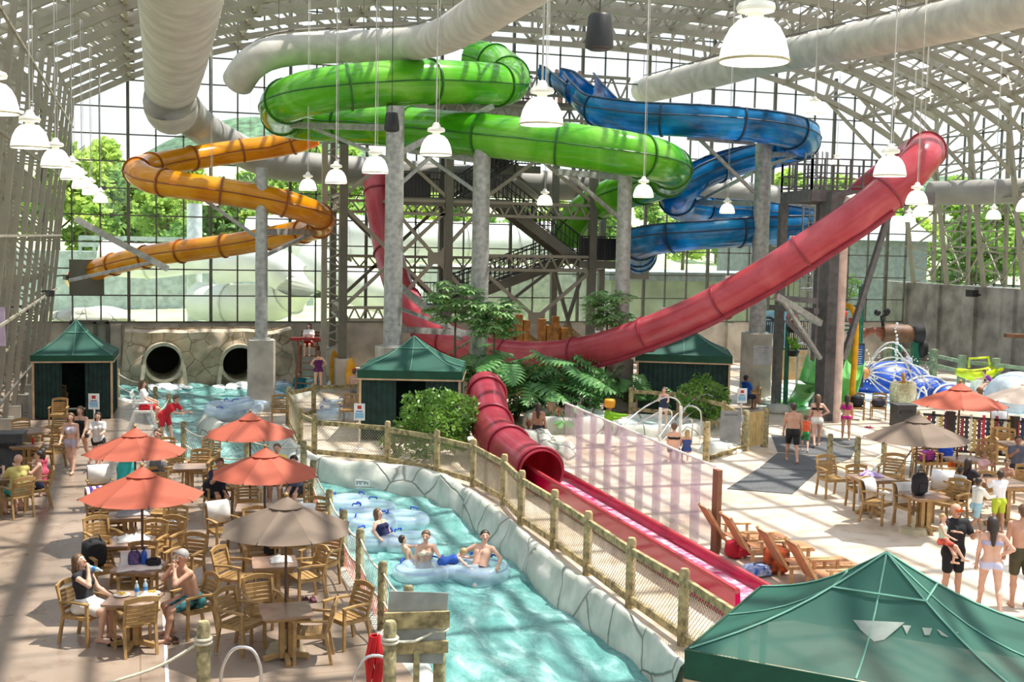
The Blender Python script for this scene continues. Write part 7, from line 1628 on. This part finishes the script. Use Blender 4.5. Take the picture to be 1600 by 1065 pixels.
boulder('boulder', 'pale boulder beside the low terrace fence', 'boulder', atz(1125, 706), .65, (1.2, .8, .55), seed=6)
for i, (px, py, r_, lb) in enumerate(((1205, 628, .4, 'grey rounded rock by the green slide, left one'), (1218, 640, .45, 'grey rounded rock by the green slide, lower one'), (1232, 630, .35, 'small grey rock by the ladder foot'))): boulder('river_rock', lb, 'rock', atz(px, py, .1), r_, (1.2, 1, .55), 'rock', 8+i)
boulder('boulder', 'large tan rock under the ropes of the plaza', 'boulder', atz(1425, 735), .75, (1.6, 1, .45), seed=12)
def hrail(label, pts, r=.026): mb = MB(); mb.tube(spline(pts, .1), r, 8); one('handrail', mb, M['chrome'], label, 'handrail', smooth=True)
a = atz(975, 690, .3); b = atz(1042, 664, .3); Zr = V((0, 0, 1.0))
for k, (p, q, lb) in enumerate(((atz(968, 686, .35), atz(1048, 676, .2), 'left sloping steel handrail of the hot tub steps'), (atz(1028, 702, .1), atz(1080, 690, .0), 'front steel handrail of the hot tub steps'), (atz(1060, 668, .1), atz(1104, 668, .0), 'rear steel handrail of the hot tub steps'))):
    hrail(lb, [p+V((0, 0, .35)), p.lerp(q, .5)+V((0, 0, .95)), q+V((0, 0, 1.15)), q+V((0, 0, 1.0))+RGT*.25, q+V((0, 0, 0))+RGT*.27]); hrail(lb+', its lower bar', [p+V((0, 0, .1)), p.lerp(q, .5)+V((0, 0, .55)), q+V((0, 0, .7)), q+V((0, 0, .0))])
for i, (px, py) in enumerate(((1030, 700), (1062, 697))): mb = MB(); mb.cyl((0, 0, 0), (0, 0, 1.25), .05, n=10); one('steel_post', mb, M['white'], ('white post at the left' if i == 0 else 'white post at the right')+' of the hot tub steps', 'post', atz(px, py))
# poolside figure in a green suit
p = atz(950, 680, .3); ft, fh, fG, fH = person('life-size figure in a green and orange suit with a yellow helmet and dark red gloves', at=p, face=75, h=1.62, pose='wade', arms=('fwd', 'reach'), skin='C', hair=None, top=('long', '7AB61E'), bot=('shorts', '5F9A1C'), cat='statue', name='statue', bulk=1.15)
mb = MB(); hq = fG(fH((0, 0, .03))); mb.lathe([(0, .22), (.15, .21), (.175, .16), (.17, -.02), (.12, -.05)], hq, 16); mb.build('helmet', cm('helmet_yellow', 'D8961E', .4), ft, smooth=True)
mb = MB(); mb.box(hq+V((0, .14, -.02)), (.2, .06, .12)); mb.build('visor', M['black'], ft)

# ================================================================ play fort, splash zone, right side
FW = cm('fort_wood', 'B07C3C', .75, var=.2, scale=6)
t = thing('play_fort', 'wooden play fort of posts, planks and cargo nets behind the red tube slide', 'play fort', atz(850, 600)); org = t.location.copy(); Yp = 46
for px, tp_ in ((776, 488), (793, 500), (811, 491), (822, 500), (847, 498), (858, 508), (868, 494), (881, 512)):
    q = aty(px, tp_, Yp); mb = MB(); mb.box((q.x, q.y, q.z/2), (.26, .26, q.z)); mb.build('fort_post', FW, t, org=org)
for a_, b_ in ((776, 815), (845, 880)):
    p = aty(a_, 508, Yp); q = aty(b_, 508, Yp); mb = MB(); n = 6
    for i in range(n): x = p.x+(q.x-p.x)*(i+.5)/n; mb.box((x, Yp+.1, p.z-1.0), (.13, .04, 1.9))
    mb.build('plank_screen', FW, t, org=org); mb = MB(); mb.box(((p.x+q.x)/2, Yp, p.z-1.7), (abs(q.x-p.x), 1.6, .15)); mb.build('fort_deck', FW, t, org=org)
for a_, b_, e in ((815, 842, 1), (884, 925, 1)):
    p = aty(a_, 505, Yp); q = aty(b_, 540, Yp); mb = MB()
    for k in range(7): mb.beam(p-V((0, 0, .16*k)), q-V((0, 0, .09*k)), .035)
    for k in range(12): f = k/11; u_ = p.lerp(q, f); mb.beam(u_, u_-V((0, 0, .96-.4*f)), .035, up=(0, 1, 0))
    mb.build('cargo_net', cm('net_tan', 'A8843C', .9), t, org=org)
# tan wall with railing
a = aty(1196, 548, 50); b = aty(1272, 548, 50); mb = MB(); mb.box(((a.x+b.x)/2, 50, a.z/2), (b.x-a.x, .3, a.z)); one('planter_wall', mb, cm('tan_block', 'C09A6C', .85), 'tan block wall with a metal railing behind the square column', 'low wall')
t = thing('wall_railing', 'dark vertical bar railing on top of the tan block wall', 'railing', (a.x, 50, a.z)); mb = MB()
for k in range(26): mb.box(((b.x-a.x)*k/25, 0, .7), (.03, .03, 1.4))
mb.box(((b.x-a.x)/2, 0, 1.4), (b.x-a.x, .05, .06)); mb.box(((b.x-a.x)/2, 0, .08), (b.x-a.x, .05, .06)); mb.build('bars', M['rail_b'], t)
# porthole banner
c = aty(1209, 514, 51.5); t = thing('porthole_banner', 'pale blue banner with a dark round porthole beside the blue flume column', 'banner', c); mb = MB(); mb.box((0, 0, 0), (1.35, .05, 1.75)); mb.build('banner_cloth', mat('banner_blue', rgb('A8D8E4'), .8, col2=rgb('7FB8CC'), scale=2), t)
mb = MB(); mb.tube([V((-.38+.48*math.cos(x), -.06, .02+.56*math.sin(x))) for x in [2*PI*k/24 for k in range(24)]], .07, 6, closed=True, up=(0, 1, 0)); mb.build('porthole_ring', M['black'], t, smooth=True)
mb = MB(); mb.tube([V((.1+.30*math.cos(x), -.05, -.5+.34*math.sin(x))) for x in [1.2*PI+1.3*PI*k/14 for k in range(14)]], .035, 5); mb.box((-.4, -.04, 0), (.3, .02, .4)); mb.build('porthole_detail', cm('ink_slate', '3A5A66', .6), t)
# green slide of the play structure, splash pool floor, structure
M['pool'] = mat('shallow_pool', (.62, .86, .88), .15, 0, .1, 1.5, .4, 6, col2=(.82, .93, .93))
mb = MB(); P_ = [atz(*q) for q in ((1180, 640), (1225, 596), (1330, 588), (1500, 598), (1640, 622), (1640, 652), (1500, 640), (1420, 634), (1300, 642))]; mb.prism([(q.x, q.y) for q in P_], 0, .025); one('splash_pool', mb, M['pool'], 'shallow pale blue splash pool behind the plaza', 'pool')
GS = mat('lime_fibreglass', rgb('9BEA90'), .25, 0, .1, 2, transl=.3); pts = spline([atd(1276, 555, 45.5), atd(1270, 575, 45), atd(1262, 598, 44.5), atz(1246, 622, .3), atz(1228, 630, .2)], .2)
t = thing('small_slide', 'bright lime green kiddie slide behind the dark square column', 'slide', (pts[-1].x, pts[-1].y, 0)); mb = MB(); arcsweep(mb, pts, .38, math.radians(-185), math.radians(5), 14); mb.build('slide_bed', GS, t, smooth=50, org=t.location)
mb = MB(); mb.tube([p+V((0, 0, .02)) for p in pts], .03, 5); mb.build('rim', GS, t, org=t.location)
pts2 = spline([atd(1338, 560, 47), atd(1330, 590, 46), atz(1318, 628, .3), atz(1304, 634, .2)], .2); t = thing('small_slide', 'pale green kiddie slide behind the information board', 'slide', (pts2[-1].x, pts2[-1].y, 0)); mb = MB(); arcsweep(mb, pts2, .38, math.radians(-185), math.radians(5), 14); mb.build('slide_bed', GS, t, smooth=50, org=t.location)
t = thing('play_structure', 'green steel climbing structure with netting, pipes and toys behind the information board', 'play structure', atz(1318, 610)); org = t.location.copy(); GR = cm('teal_steel', '1F6B52', .5)
ps_ = [atz(1300, 612), atz(1338, 612), atz(1306, 600), atz(1342, 600)]
for p in ps_: mb = MB(); zt = 4.6; mb.cyl((p.x, p.y, 0), (p.x, p.y, zt), .09, n=10); mb.build('steel_post', GR, t, org=org)
for z in (1.9, 2.7, 3.6): mb = MB(); [mb.beam((a.x, a.y, z), (b.x, b.y, z), .09) for a, b in ((ps_[0], ps_[1]), (ps_[2], ps_[3]), (ps_[0], ps_[2]), (ps_[1], ps_[3]))]; mb.build('crossbar', GR, t, org=org)
for i, (z, f, c_) in enumerate(((3.2, .3, 'C23A2A'), (2.3, .7, '2A6AC0'), (2.9, .75, 'A83A3A'), (3.9, .2, 'D8B02A'))): p = ps_[0].lerp(ps_[1], f); mb = MB(); mb.lathe([(0, 0), (.16, .02), (.22, .3), (.2, .32), (0, .05)], (p.x, p.y, z), 12); mb.build('tipping_bucket', cm('toy_'+c_, c_, .4), t, smooth=True, org=org)
YP = cm('pipe_yellow', 'F0B414', .35); q0 = atd(1300, 480, 44.5); q1 = atd(1328, 478, 44); q2 = atd(1336, 487, 44); q3 = atz(1334, 640, 0); q3 = V((q2.x, q2.y, 0)); mb = MB(); mb.tube(spline([q0, q1, q2+V((0, 0, -.1)), q3], .2), .11, 10); one('water_pipe', mb, YP, 'bent yellow water pipe arching beside the information board', 'pipe', smooth=True)
mb = MB(); mb.cyl(atd(1232, 495, 46), V((*atd(1232, 495, 46).xy, 0)), .09, n=10); one('green_pole', mb, GR, 'dark green pole in front of the tan block wall', 'pole')
for i, (px, py, c_, lb) in enumerate(((1238, 503, 'E06A9A', 'pink flower basket hanging by the ladder'), (1240, 540, '8ABF2E', 'lime hanging basket under the flower basket'), (1290, 505, 'E0C22E', 'yellow and red hanging toy near the square column'))):
    t = thing('hanging_basket', lb, 'hanging basket', atd(px, py, 46)); mb = MB(); r = random.Random(i)
    for k in range(26): mb.ball((r.uniform(-.22, .22), r.uniform(-.2, .2), r.uniform(-.25, .3)), r.uniform(.05, .1), 6, 4)
    mb.build('flowers', mat('flower_'+c_, rgb(c_), .6, col2=rgb('4A8A2E'), scale=9), t); mb = MB(); mb.lathe([(0, -.42), (.15, -.4), (.25, -.2), (.2, -.18), (0, -.2)], n=12); mb.build('pot', M['black'], t); mb = MB(); mb.cyl((0, 0, 0), (0, 0, 1.6), .012, n=4); mb.build('chain', M['black'], t)
# wooden animal sculpture on the wall, fences, water toys
BRS = cm('sculpt_brown', '6E4A30', .6, var=.2); DK = cm('sculpt_dark', '1E1A1A', .6)
c = atd(1402, 521, 58); t = thing('cannon_sculpture', 'brown barrel shaped cannon sculpture with dark flared end over the splash pool', 'sculpture', (c.x, c.y, 0)); u_ = RGT
mb = MB(); mb.tube([c-u_*.7, c-u_*.4, c+u_*.5, c+u_*.8], [.42, .47, .45, .3], 14); mb.build('barrel', BRS, t, smooth=40, org=t.location)
mb = MB(); mb.tube([c+u_*.75, c+u_*1.2, c+u_*1.3], [.36, .52, .25], 14); mb.ball(c+u_*1.25-V((0, 0, .7)), .35, 10, 7, (.8, .8, 1.3)); mb.build('flared_end', DK, t, smooth=40, org=t.location)
mb = MB(); mb.tube([c-u_*.7, c-u_*1.1+V((0, 0, .15)), c-u_*1.6], [.3, .16, .2], 10); mb.ball(c-u_*1.7, .26, 10, 7); mb.build('nozzle', cm('sculpt_rust', '8A4A30', .5), t, smooth=True, org=t.location)
mb = MB(); mb.tube([c-u_*.7+V((0, 0, .35)), c-u_*.8+V((0, 0, .8)), c-u_*.5+V((0, 0, .95))], .08, 8); mb.ball(c-u_*1.0+V((0, 0, 1.0)), .17, 8, 6); mb.ball(c-u_*.55+V((0, 0, 1.05)), .17, 8, 6); mb.build('wheel_valve', DK, t, smooth=True, org=t.location)
mb = MB(); mb.box((c.x, c.y, (c.z-.4)/2), (.3, .3, c.z-.4)); mb.box((c.x+.9*u_.x, c.y+.9*u_.y, (c.z-.4)/2), (.3, .3, c.z-.4)); mb.build('stand', GR, t, org=t.location)
c = atd(1590, 524, 44); t = thing('water_cannon', 'dark plank shaped water spout at the right edge pouring a thin jet', 'water spout', (c.x, c.y, 0)); mb = MB(); mb.beam(c-RGT*.45, c+RGT*1.6-V((0, 0, .05)), .3, .14); mb.build('spout', BRS, t, org=t.location); mb = MB(); q = c+RGT*1.5; mb.box((q.x, q.y, q.z/2), (.2, .2, q.z)); mb.build('post', DK, t, org=t.location)
GF = mat('pale_green_timber', rgb('8FA080'), .8, 0, .15, 5)
t = None
fp = [(1385, 578), (1457, 594), (1501, 606), (1554, 612), (1608, 620)]; P_ = [atz(px, py) for px, py in fp]; t = thing('timber_fence', 'pale green two-rail timber fence behind the water jets', 'fence', P_[0])
for p in P_: mb = MB(); mb.box((p.x, p.y, .75), (.26, .26, 1.5)); mb.build('fence_post', GF, t, org=P_[0])
for i in range(4):
    for z in (.75, 1.2): mb = MB(); mb.beam(P_[i]+V((0, 0, z)), P_[i+1]+V((0, 0, z)), .08, .16); mb.build('rail', GF, t, org=P_[0])
BL = mat('blue_play_shell', rgb('1E4FB8'), .3, 0, .2, 2); c = atz(1405, 620)
for i, (px, py, r_, sc_, lb) in enumerate(((1392, 600, 1.15, (1.6, 1.0, .9), 'big blue curved play whale body behind the jets'), (1440, 612, .9, (1.3, .8, .8), 'blue curved play whale shoulder beside the jets'), (1478, 620, .72, (1.1, .9, .8), 'round glossy blue play shape right of the jets'))):
    p = atz(px, py, .3); t = thing('play_whale', lb, 'play sculpture', p); mb = MB(); mb.ball((0, 0, 0), r_, 22, 14, sc_); mb.build('shell', BL, t, smooth=True)
    mb = MB(); mb.tube([V((r_*sc_[0]*1.0*math.cos(x), -r_*sc_[1]*.35, r_*sc_[2]*.95*math.sin(x))) for x in [PI*k/14 for k in range(15)]], .05, 6); mb.build('white_line', M['white'], t, smooth=True)
YW = cm('toy_lime', 'C8D818', .35); p = atz(1525, 612, 0); t = thing('float_slide', 'yellow green play float with a raised lip near the white dome', 'play float', p); mb = MB(); mb.tube([V((-1.0, 0, .9)), V((-.3, 0, .75)), V((.5, 0, .8)), V((1.2, 0, 1.1))], [.22, .32, .34, .24], 12, sy=.8); mb.build('float_body', YW, t, smooth=True)
mb = MB(); mb.tube([V((-.6, -.2, 1.1)), V((-.6, -.2, 1.5)), V((.4, -.2, 1.55)), V((.5, -.2, 1.2))], .05, 8); mb.build('float_handle', YW, t, smooth=True); mb = MB(); mb.cyl((0, 0, 0), (0, 0, .6), .25, n=12); mb.build('float_stand', M['white'], t)
p = atz(1590, 640, 0); mb = MB(); mb.lathe([(1.35, 0), (1.32, .5), (1.15, .95), (.8, 1.3), (.4, 1.47), (0, 1.52)], n=32); one('white_dome', mb, cm('dome_pale', 'CFE0EC', .3), 'smooth white domed play shape at the right edge', 'dome', p, smooth=True)
p = atz(1410, 630, 0); t = thing('stone_planter', 'round stone clad water barrel in front of the blue whale', 'planter', p); mb = MB(); mb.lathe([(0, 0), (.50, 0), (.54, .5), (.50, .85), (.44, .85), (.42, .7), (0, .7)], n=24); mb.build('stone_drum', rock_mat('stone_cladding', rgb('D8CFAE'), rgb('A89C7C'), (.3, .28, .25), 6.), t, smooth=40); mb = MB(); mb.cyl((0, 0, .7), (0, 0, 1.25), .07, n=10); mb.build('nozzle', FW, t, smooth=True)
# water jets
M['jet'] = mat('water_jet', (.92, .95, .97), .1, alpha=.8)
def jet(label, a, b, hgt, r=.03):
    mb = MB(); n = 14; pts = []
    for k in range(n+1): f = k/n; q = a.lerp(b, f); q.z += hgt*4*f*(1-f); pts.append(q)
    mb.tube(pts, [r*(1.1-.3*math.sin(k*2.3)) for k in range(n+1)], 5); one('water_jet', mb, M['jet'], label, 'water jet', smooth=True, group='arcing water jets of the splash pool')
a0_ = atd(1352, 582, 49)
for i, (dx, h_) in enumerate(((2.2, 1.5), (2.9, 1.1), (3.1, .7), (2.7, .35), (2.2, .1), (1.6, -.1), (1.0, -.1))): jet('thin white water jet arcing right from the spray head, ranked %s from the top' % ('first second third fourth fifth sixth seventh'.split()[i]), a0_, V((a0_.x, a0_.y, .2))+RGT*dx, h_, .028)
jet('tall white water jet arch ending near the lifeguard', atd(1362, 560, 50), atd(1425, 565, 50), .75, .03); jet('small water arch at the blue play shape', atz(1442, 628, .05), atz(1478, 632, .05), .9, .03); jet('low water arch beside the stone barrel', atz(1432, 630, .05), atz(1450, 634, .05), .7, .04)
mb = MB(); rj = random.Random(4); p = atz(1396, 622)
for k in range(18): mb.ball((rj.uniform(-.06, .06), rj.uniform(-.06, .06), .4+k*.16), .07*rj.uniform(.7, 1.4), 6, 5)
one('water_column', mb, M['jet'], 'upright white water column beside the stone barrel', 'water jet', p, smooth=True, kind='stuff')
mb = MB(); c = atd(1350, 575, 49)
for k in range(150): a = rj.uniform(0, 6.28); q = abs(rj.gauss(0, .5)); mb.ball(c+RGT*(q*math.cos(a))+V((0, 0, q*math.sin(a)*.9)), rj.uniform(.02, .05), 5, 4)
for k in range(120): mb.ball(atd(1430+rj.gauss(0, 14), 585+rj.gauss(0, 12), 47), rj.uniform(.015, .035), 5, 4)
one('water_spray', mb, M['jet'], 'burst of white spray drops around the spray head', 'water spray', kind='stuff')
mb = MB(); mb.ball(atd(1348, 582, 49.1), .3, 10, 8); o = one('spray_head', mb, cm('spray_orange', 'D89A5A', .5), 'round orange spray head of the water jets', 'nozzle', smooth=True)
# dark net fence with hanging coloured slats
P0 = atz(1440, 704); P1 = atz(1640, 722); t = thing('net_fence', 'dark netting fence with colourful hanging slats behind the plaza tables', 'fence', P0); org = P0.copy(); L = (P1-P0).length; dd_ = (P1-P0).normalized()
netting(P0, P1, .1, 1.15, M['black'], t, org, .15, .03); mb = MB(); mb.beam(P0+V((0, 0, 1.15)), P1+V((0, 0, 1.15)), .06, .07); mb.beam(P0+V((0, 0, .1)), P1+V((0, 0, .1)), .06, .07); mb.build('rail', M['black'], t, org=org)
cols = ['D8C48A', '8A2E3A', '3A3A3C', 'E0D8C0', 'B8A05A', '5A2E4A', 'C03A4A', '2A3A5A']
for k in range(30): q = P0.lerp(P1, (k+.5)/30); mb = MB(); mb.beam(q+V((0, 0, .1)), q+V((0, 0, 1.1+.08*(k % 3))), .09, .06, (dd_.y, -dd_.x, 0)); mb.build('coloured_slat', cm('slat_'+cols[k % 8], cols[k % 8], .7), t, org=org-V((0, 0, 0)))
for f in (.22, .72): mb = MB(); mb.box(P0.lerp(P1, f)+V((0, 0, .65)), (.2, .2, 1.3)); mb.build('fence_post', cm('dark_post', '3A2E26', .8), t, org=org)
for i, (a_, lb) in enumerate(((1424, 'rope spider net toy under the plaza umbrella'),)):
    c = atz(a_, 742); mb = MB()
    for k in range(6): x = 2*PI*k/6; mb.beam(c+V((.55*math.cos(x), .35*math.sin(x), 0)), c+V((0, 0, .75)), .025); mb.beam(c+V((.3*math.cos(x), .2*math.sin(x), .35)), c+V((.3*math.cos(x+1.05), .2*math.sin(x+1.05), .35)), .02)
    one('folded_stroller', mb, M['black'], 'black folded stroller frame between the plaza tables', 'stroller')

# ================================================================ beyond the glass
M['outw'] = mat('white_outdoor_flume', (.88, .90, .88), .35, 0, .04, 1, transl=.3)
def oduct(label, cps, r, n=20):
    pts = spline(cps, .8); t = thing('outdoor_flume', label, 'water slide', (pts[0].x, pts[0].y, pts[0].z), group='white flumes outside the glass'); mb = MB(); mb.tube(pts, r, n); mb.build('flume_shell', M['outw'], t, smooth=50, org=t.location)
    for k in range(3, len(pts)-1, 4): mb = MB(); d = (pts[k+1]-pts[k-1]).normalized()*.05; mb.tube([pts[k]-d, pts[k]+d], r+.07, n); mb.build('flange', cm('flange_pale', 'D6D8D4', .5), t, smooth=50, org=t.location)
D = atd
oduct('white outdoor flume running low left of the river column outside', [D(160, 402, 66), D(230, 408, 66), D(310, 400, 66), D(380, 402, 66), D(430, 420, 66), D(460, 440, 65)], .95)
oduct('white outdoor flume curving in a big bowl behind the river column', [D(340, 415, 64), D(390, 408, 63.5), D(440, 422, 63), D(462, 448, 63), D(430, 470, 64), D(360, 474, 65), D(310, 470, 66)], 1.05)
oduct('white outdoor flume passing high behind the stair tower', [D(390, 372, 68), D(480, 366, 68), D(600, 372, 68), D(700, 378, 70), D(800, 380, 72), D(900, 372, 74)], 1.2)
oduct('white outdoor flume sloping down behind the thick column', [D(470, 400, 66), D(540, 440, 66), D(600, 460, 66), D(650, 480, 66)], 1.1)
mb = MB(); p = aty(700, 425, 72); q = aty(960, 425, 72)
mb.box(((p.x+q.x)/2, 76, p.z/2-.2), (q.x-p.x, 8, p.z+1)); t = one('pump_building', mb, cm('metal_cladding', 'B9BDB8', .6), 'pale clad low building outside behind the stair tower', 'building')
p = aty(960, 438, 63); q = aty(1300, 438, 63); t = thing('outdoor_building', 'pale grey panelled building outside behind the dip of the red slide', 'building', ((p.x+q.x)/2, 66, 0)); mb = MB(); mb.box((0, 0, p.z/2), (q.x-p.x, 5, p.z)); mb.build('wall_panels', cm('panel_pale', 'A9ADA6', .7, scale=.8), t); mb = MB(); mb.box((0, -.2, p.z+.25), (q.x-p.x+.8, 6, .5)); mb.build('roof', cm('roof_grey', '8E949A', .6), t)
p = aty(1395, 375, 66); q = aty(1300, 375, 66); t = thing('outdoor_building', 'grey timber clad house outside behind the ladder tower', 'building', ((p.x+q.x)/2+2, 74, 0)); mb = MB(); mb.box((0, 0, p.z/2), (13, 6, p.z)); mb.build('clad_wall', cm('clad_grey', '7C8488', .7), t); mb = MB(); mb.add([(-7, -3.5, p.z), (7, -3.5, p.z), (7, 0, p.z+1.8), (-7, 0, p.z+1.8), (-7, 3.5, p.z), (7, 3.5, p.z)], [(0, 1, 2, 3), (3, 2, 5, 4)]); mb.build('roof', cm('roof_grey', '8E949A', .6), t)
p = D(304, 420, 68); mb = MB(); mb.cyl((p.x, p.y, 0), (p.x, p.y, aty(304, 318, p.y).z), .42, n=16); one('outdoor_column', mb, cm('column_white', 'C8D2D4', .4), 'pale outdoor column behind the orange slides', 'column', smooth=50)
mb = MB(); a = aty(125, 371, 84); b = aty(400, 371, 84)
for z in (a.z, a.z-.45): mb.box(((a.x+b.x)/2, 84, z), (b.x-a.x, .1, .3))
for k in range(14): mb.box((a.x+(b.x-a.x)*k/13, 84.1, a.z-.5), (.2, .2, 1.2))
mb.box(((a.x+b.x)/2, 85.5, (a.z-.9)/2), (b.x-a.x+8, 2.6, a.z-.9))
one('guard_rail', mb, cm('guardrail_grey', 'A9B4B6', .5), 'pale guard rail along the road outside on the left', 'guard rail')
c = aty(132, 470, 62); t = thing('fire_hydrant', 'dark red fire hydrant on the lawn outside the door', 'hydrant', (c.x, c.y, zg(c.x, c.y))); mb = MB(); mb.lathe([(0, 0), (.16, 0), (.14, .1), (.13, .55), (.16, .58), (.1, .72), (0, .76)], n=12); mb.cyl((-.25, 0, .42), (.25, 0, .42), .06, n=8); mb.build('hydrant_body', cm('hydrant_red', '7A2038', .5), t, smooth=40)
boulder('boulder', 'pile of pale rocks on the lawn outside the door', 'boulder', aty(148, 497, 61.5), 1.1, (1.7, .8, .5), 'rock', 15)


# see-through window flaps in the near canopy roof
bpy.context.view_layer.update(); tn = [o for o in bpy.data.objects if str(o.get('label', '')).startswith('large green canopy in the near corner')][0]; cn = [c for c in tn.children if c.name.startswith('canopy')][0]
mw = cn.matrix_world; mi_ = mw.inverted(); WF = mat('clear_window_flap', (.40, .44, .38), .3, 0, .2, 3, alpha=.7)
for quad in (((1333, 969), (1414, 973), (1382, 1000), (1366, 1003), (1345, 985)), ((1410, 977), (1424, 978), (1417, 992)), ((1441, 981), (1457, 982), (1453, 993), (1445, 993)), ((1464, 984), (1497, 989), (1480, 996), (1471, 993))):
    vs = []
    for q in quad:
        d = ray(*q); ok, loc, nr, _ = cn.ray_cast(mi_ @ CAMP, (mi_.to_3x3() @ d).normalized())
        if ok: vs.append(loc+(nr if nr.z > 0 else -nr)*.012)
    if len(vs) == len(quad): mb = MB(); mb.add(vs, [tuple(range(len(vs)))]); mb.build('window_flap', WF, tn)
p = atz(603, 1075); mb = MB(); rj = random.Random(9)
for k in range(40): a = rj.uniform(0, 6.28); mb.tube([V((.10*math.cos(a), .10*math.sin(a), .1)), V((.13*math.cos(a+.5), .13*math.sin(a+.5), .4)), V((.07*math.cos(a+1), .07*math.sin(a+1), .75))], .012, 4)
one('netting_bundle', mb, cm('net_red', 'D8262E', .7), 'bright red netting bundle beside the rope-bound post at the bottom edge', 'netting', p-RGT*.16)

# ================================================================ sub-parts: hang details under the part that carries them
def under(child, parent_name):
    for o in [o for o in bpy.data.objects if o.name.split('.')[0] == child and o.parent is not None and o.parent.parent is None]:
        c = [q for q in o.parent.children if q.name.split('.')[0] == parent_name]
        if c: o.parent = c[0]
for a_, b_ in (('shade_rim', 'lamp_shade'), ('vent_cap', 'canopy'), ('finial', 'pole'), ('rib', 'canopy'), ('handle', 'ring'), ('seam_line', 'ring'), ('trim_band', 'valance'), ('seam_tape', 'canopy'), ('label_band', 'bottle_body'), ('fries', 'dish'), ('stripe', 'towel_cloth'), ('pocket', 'bag_body'), ('text_line', 'sign_board'), ('printed_block', 'sign_board'), ('grille', 'speaker_body'), ('foot', 'pedestal_post')):
    under(a_, b_)
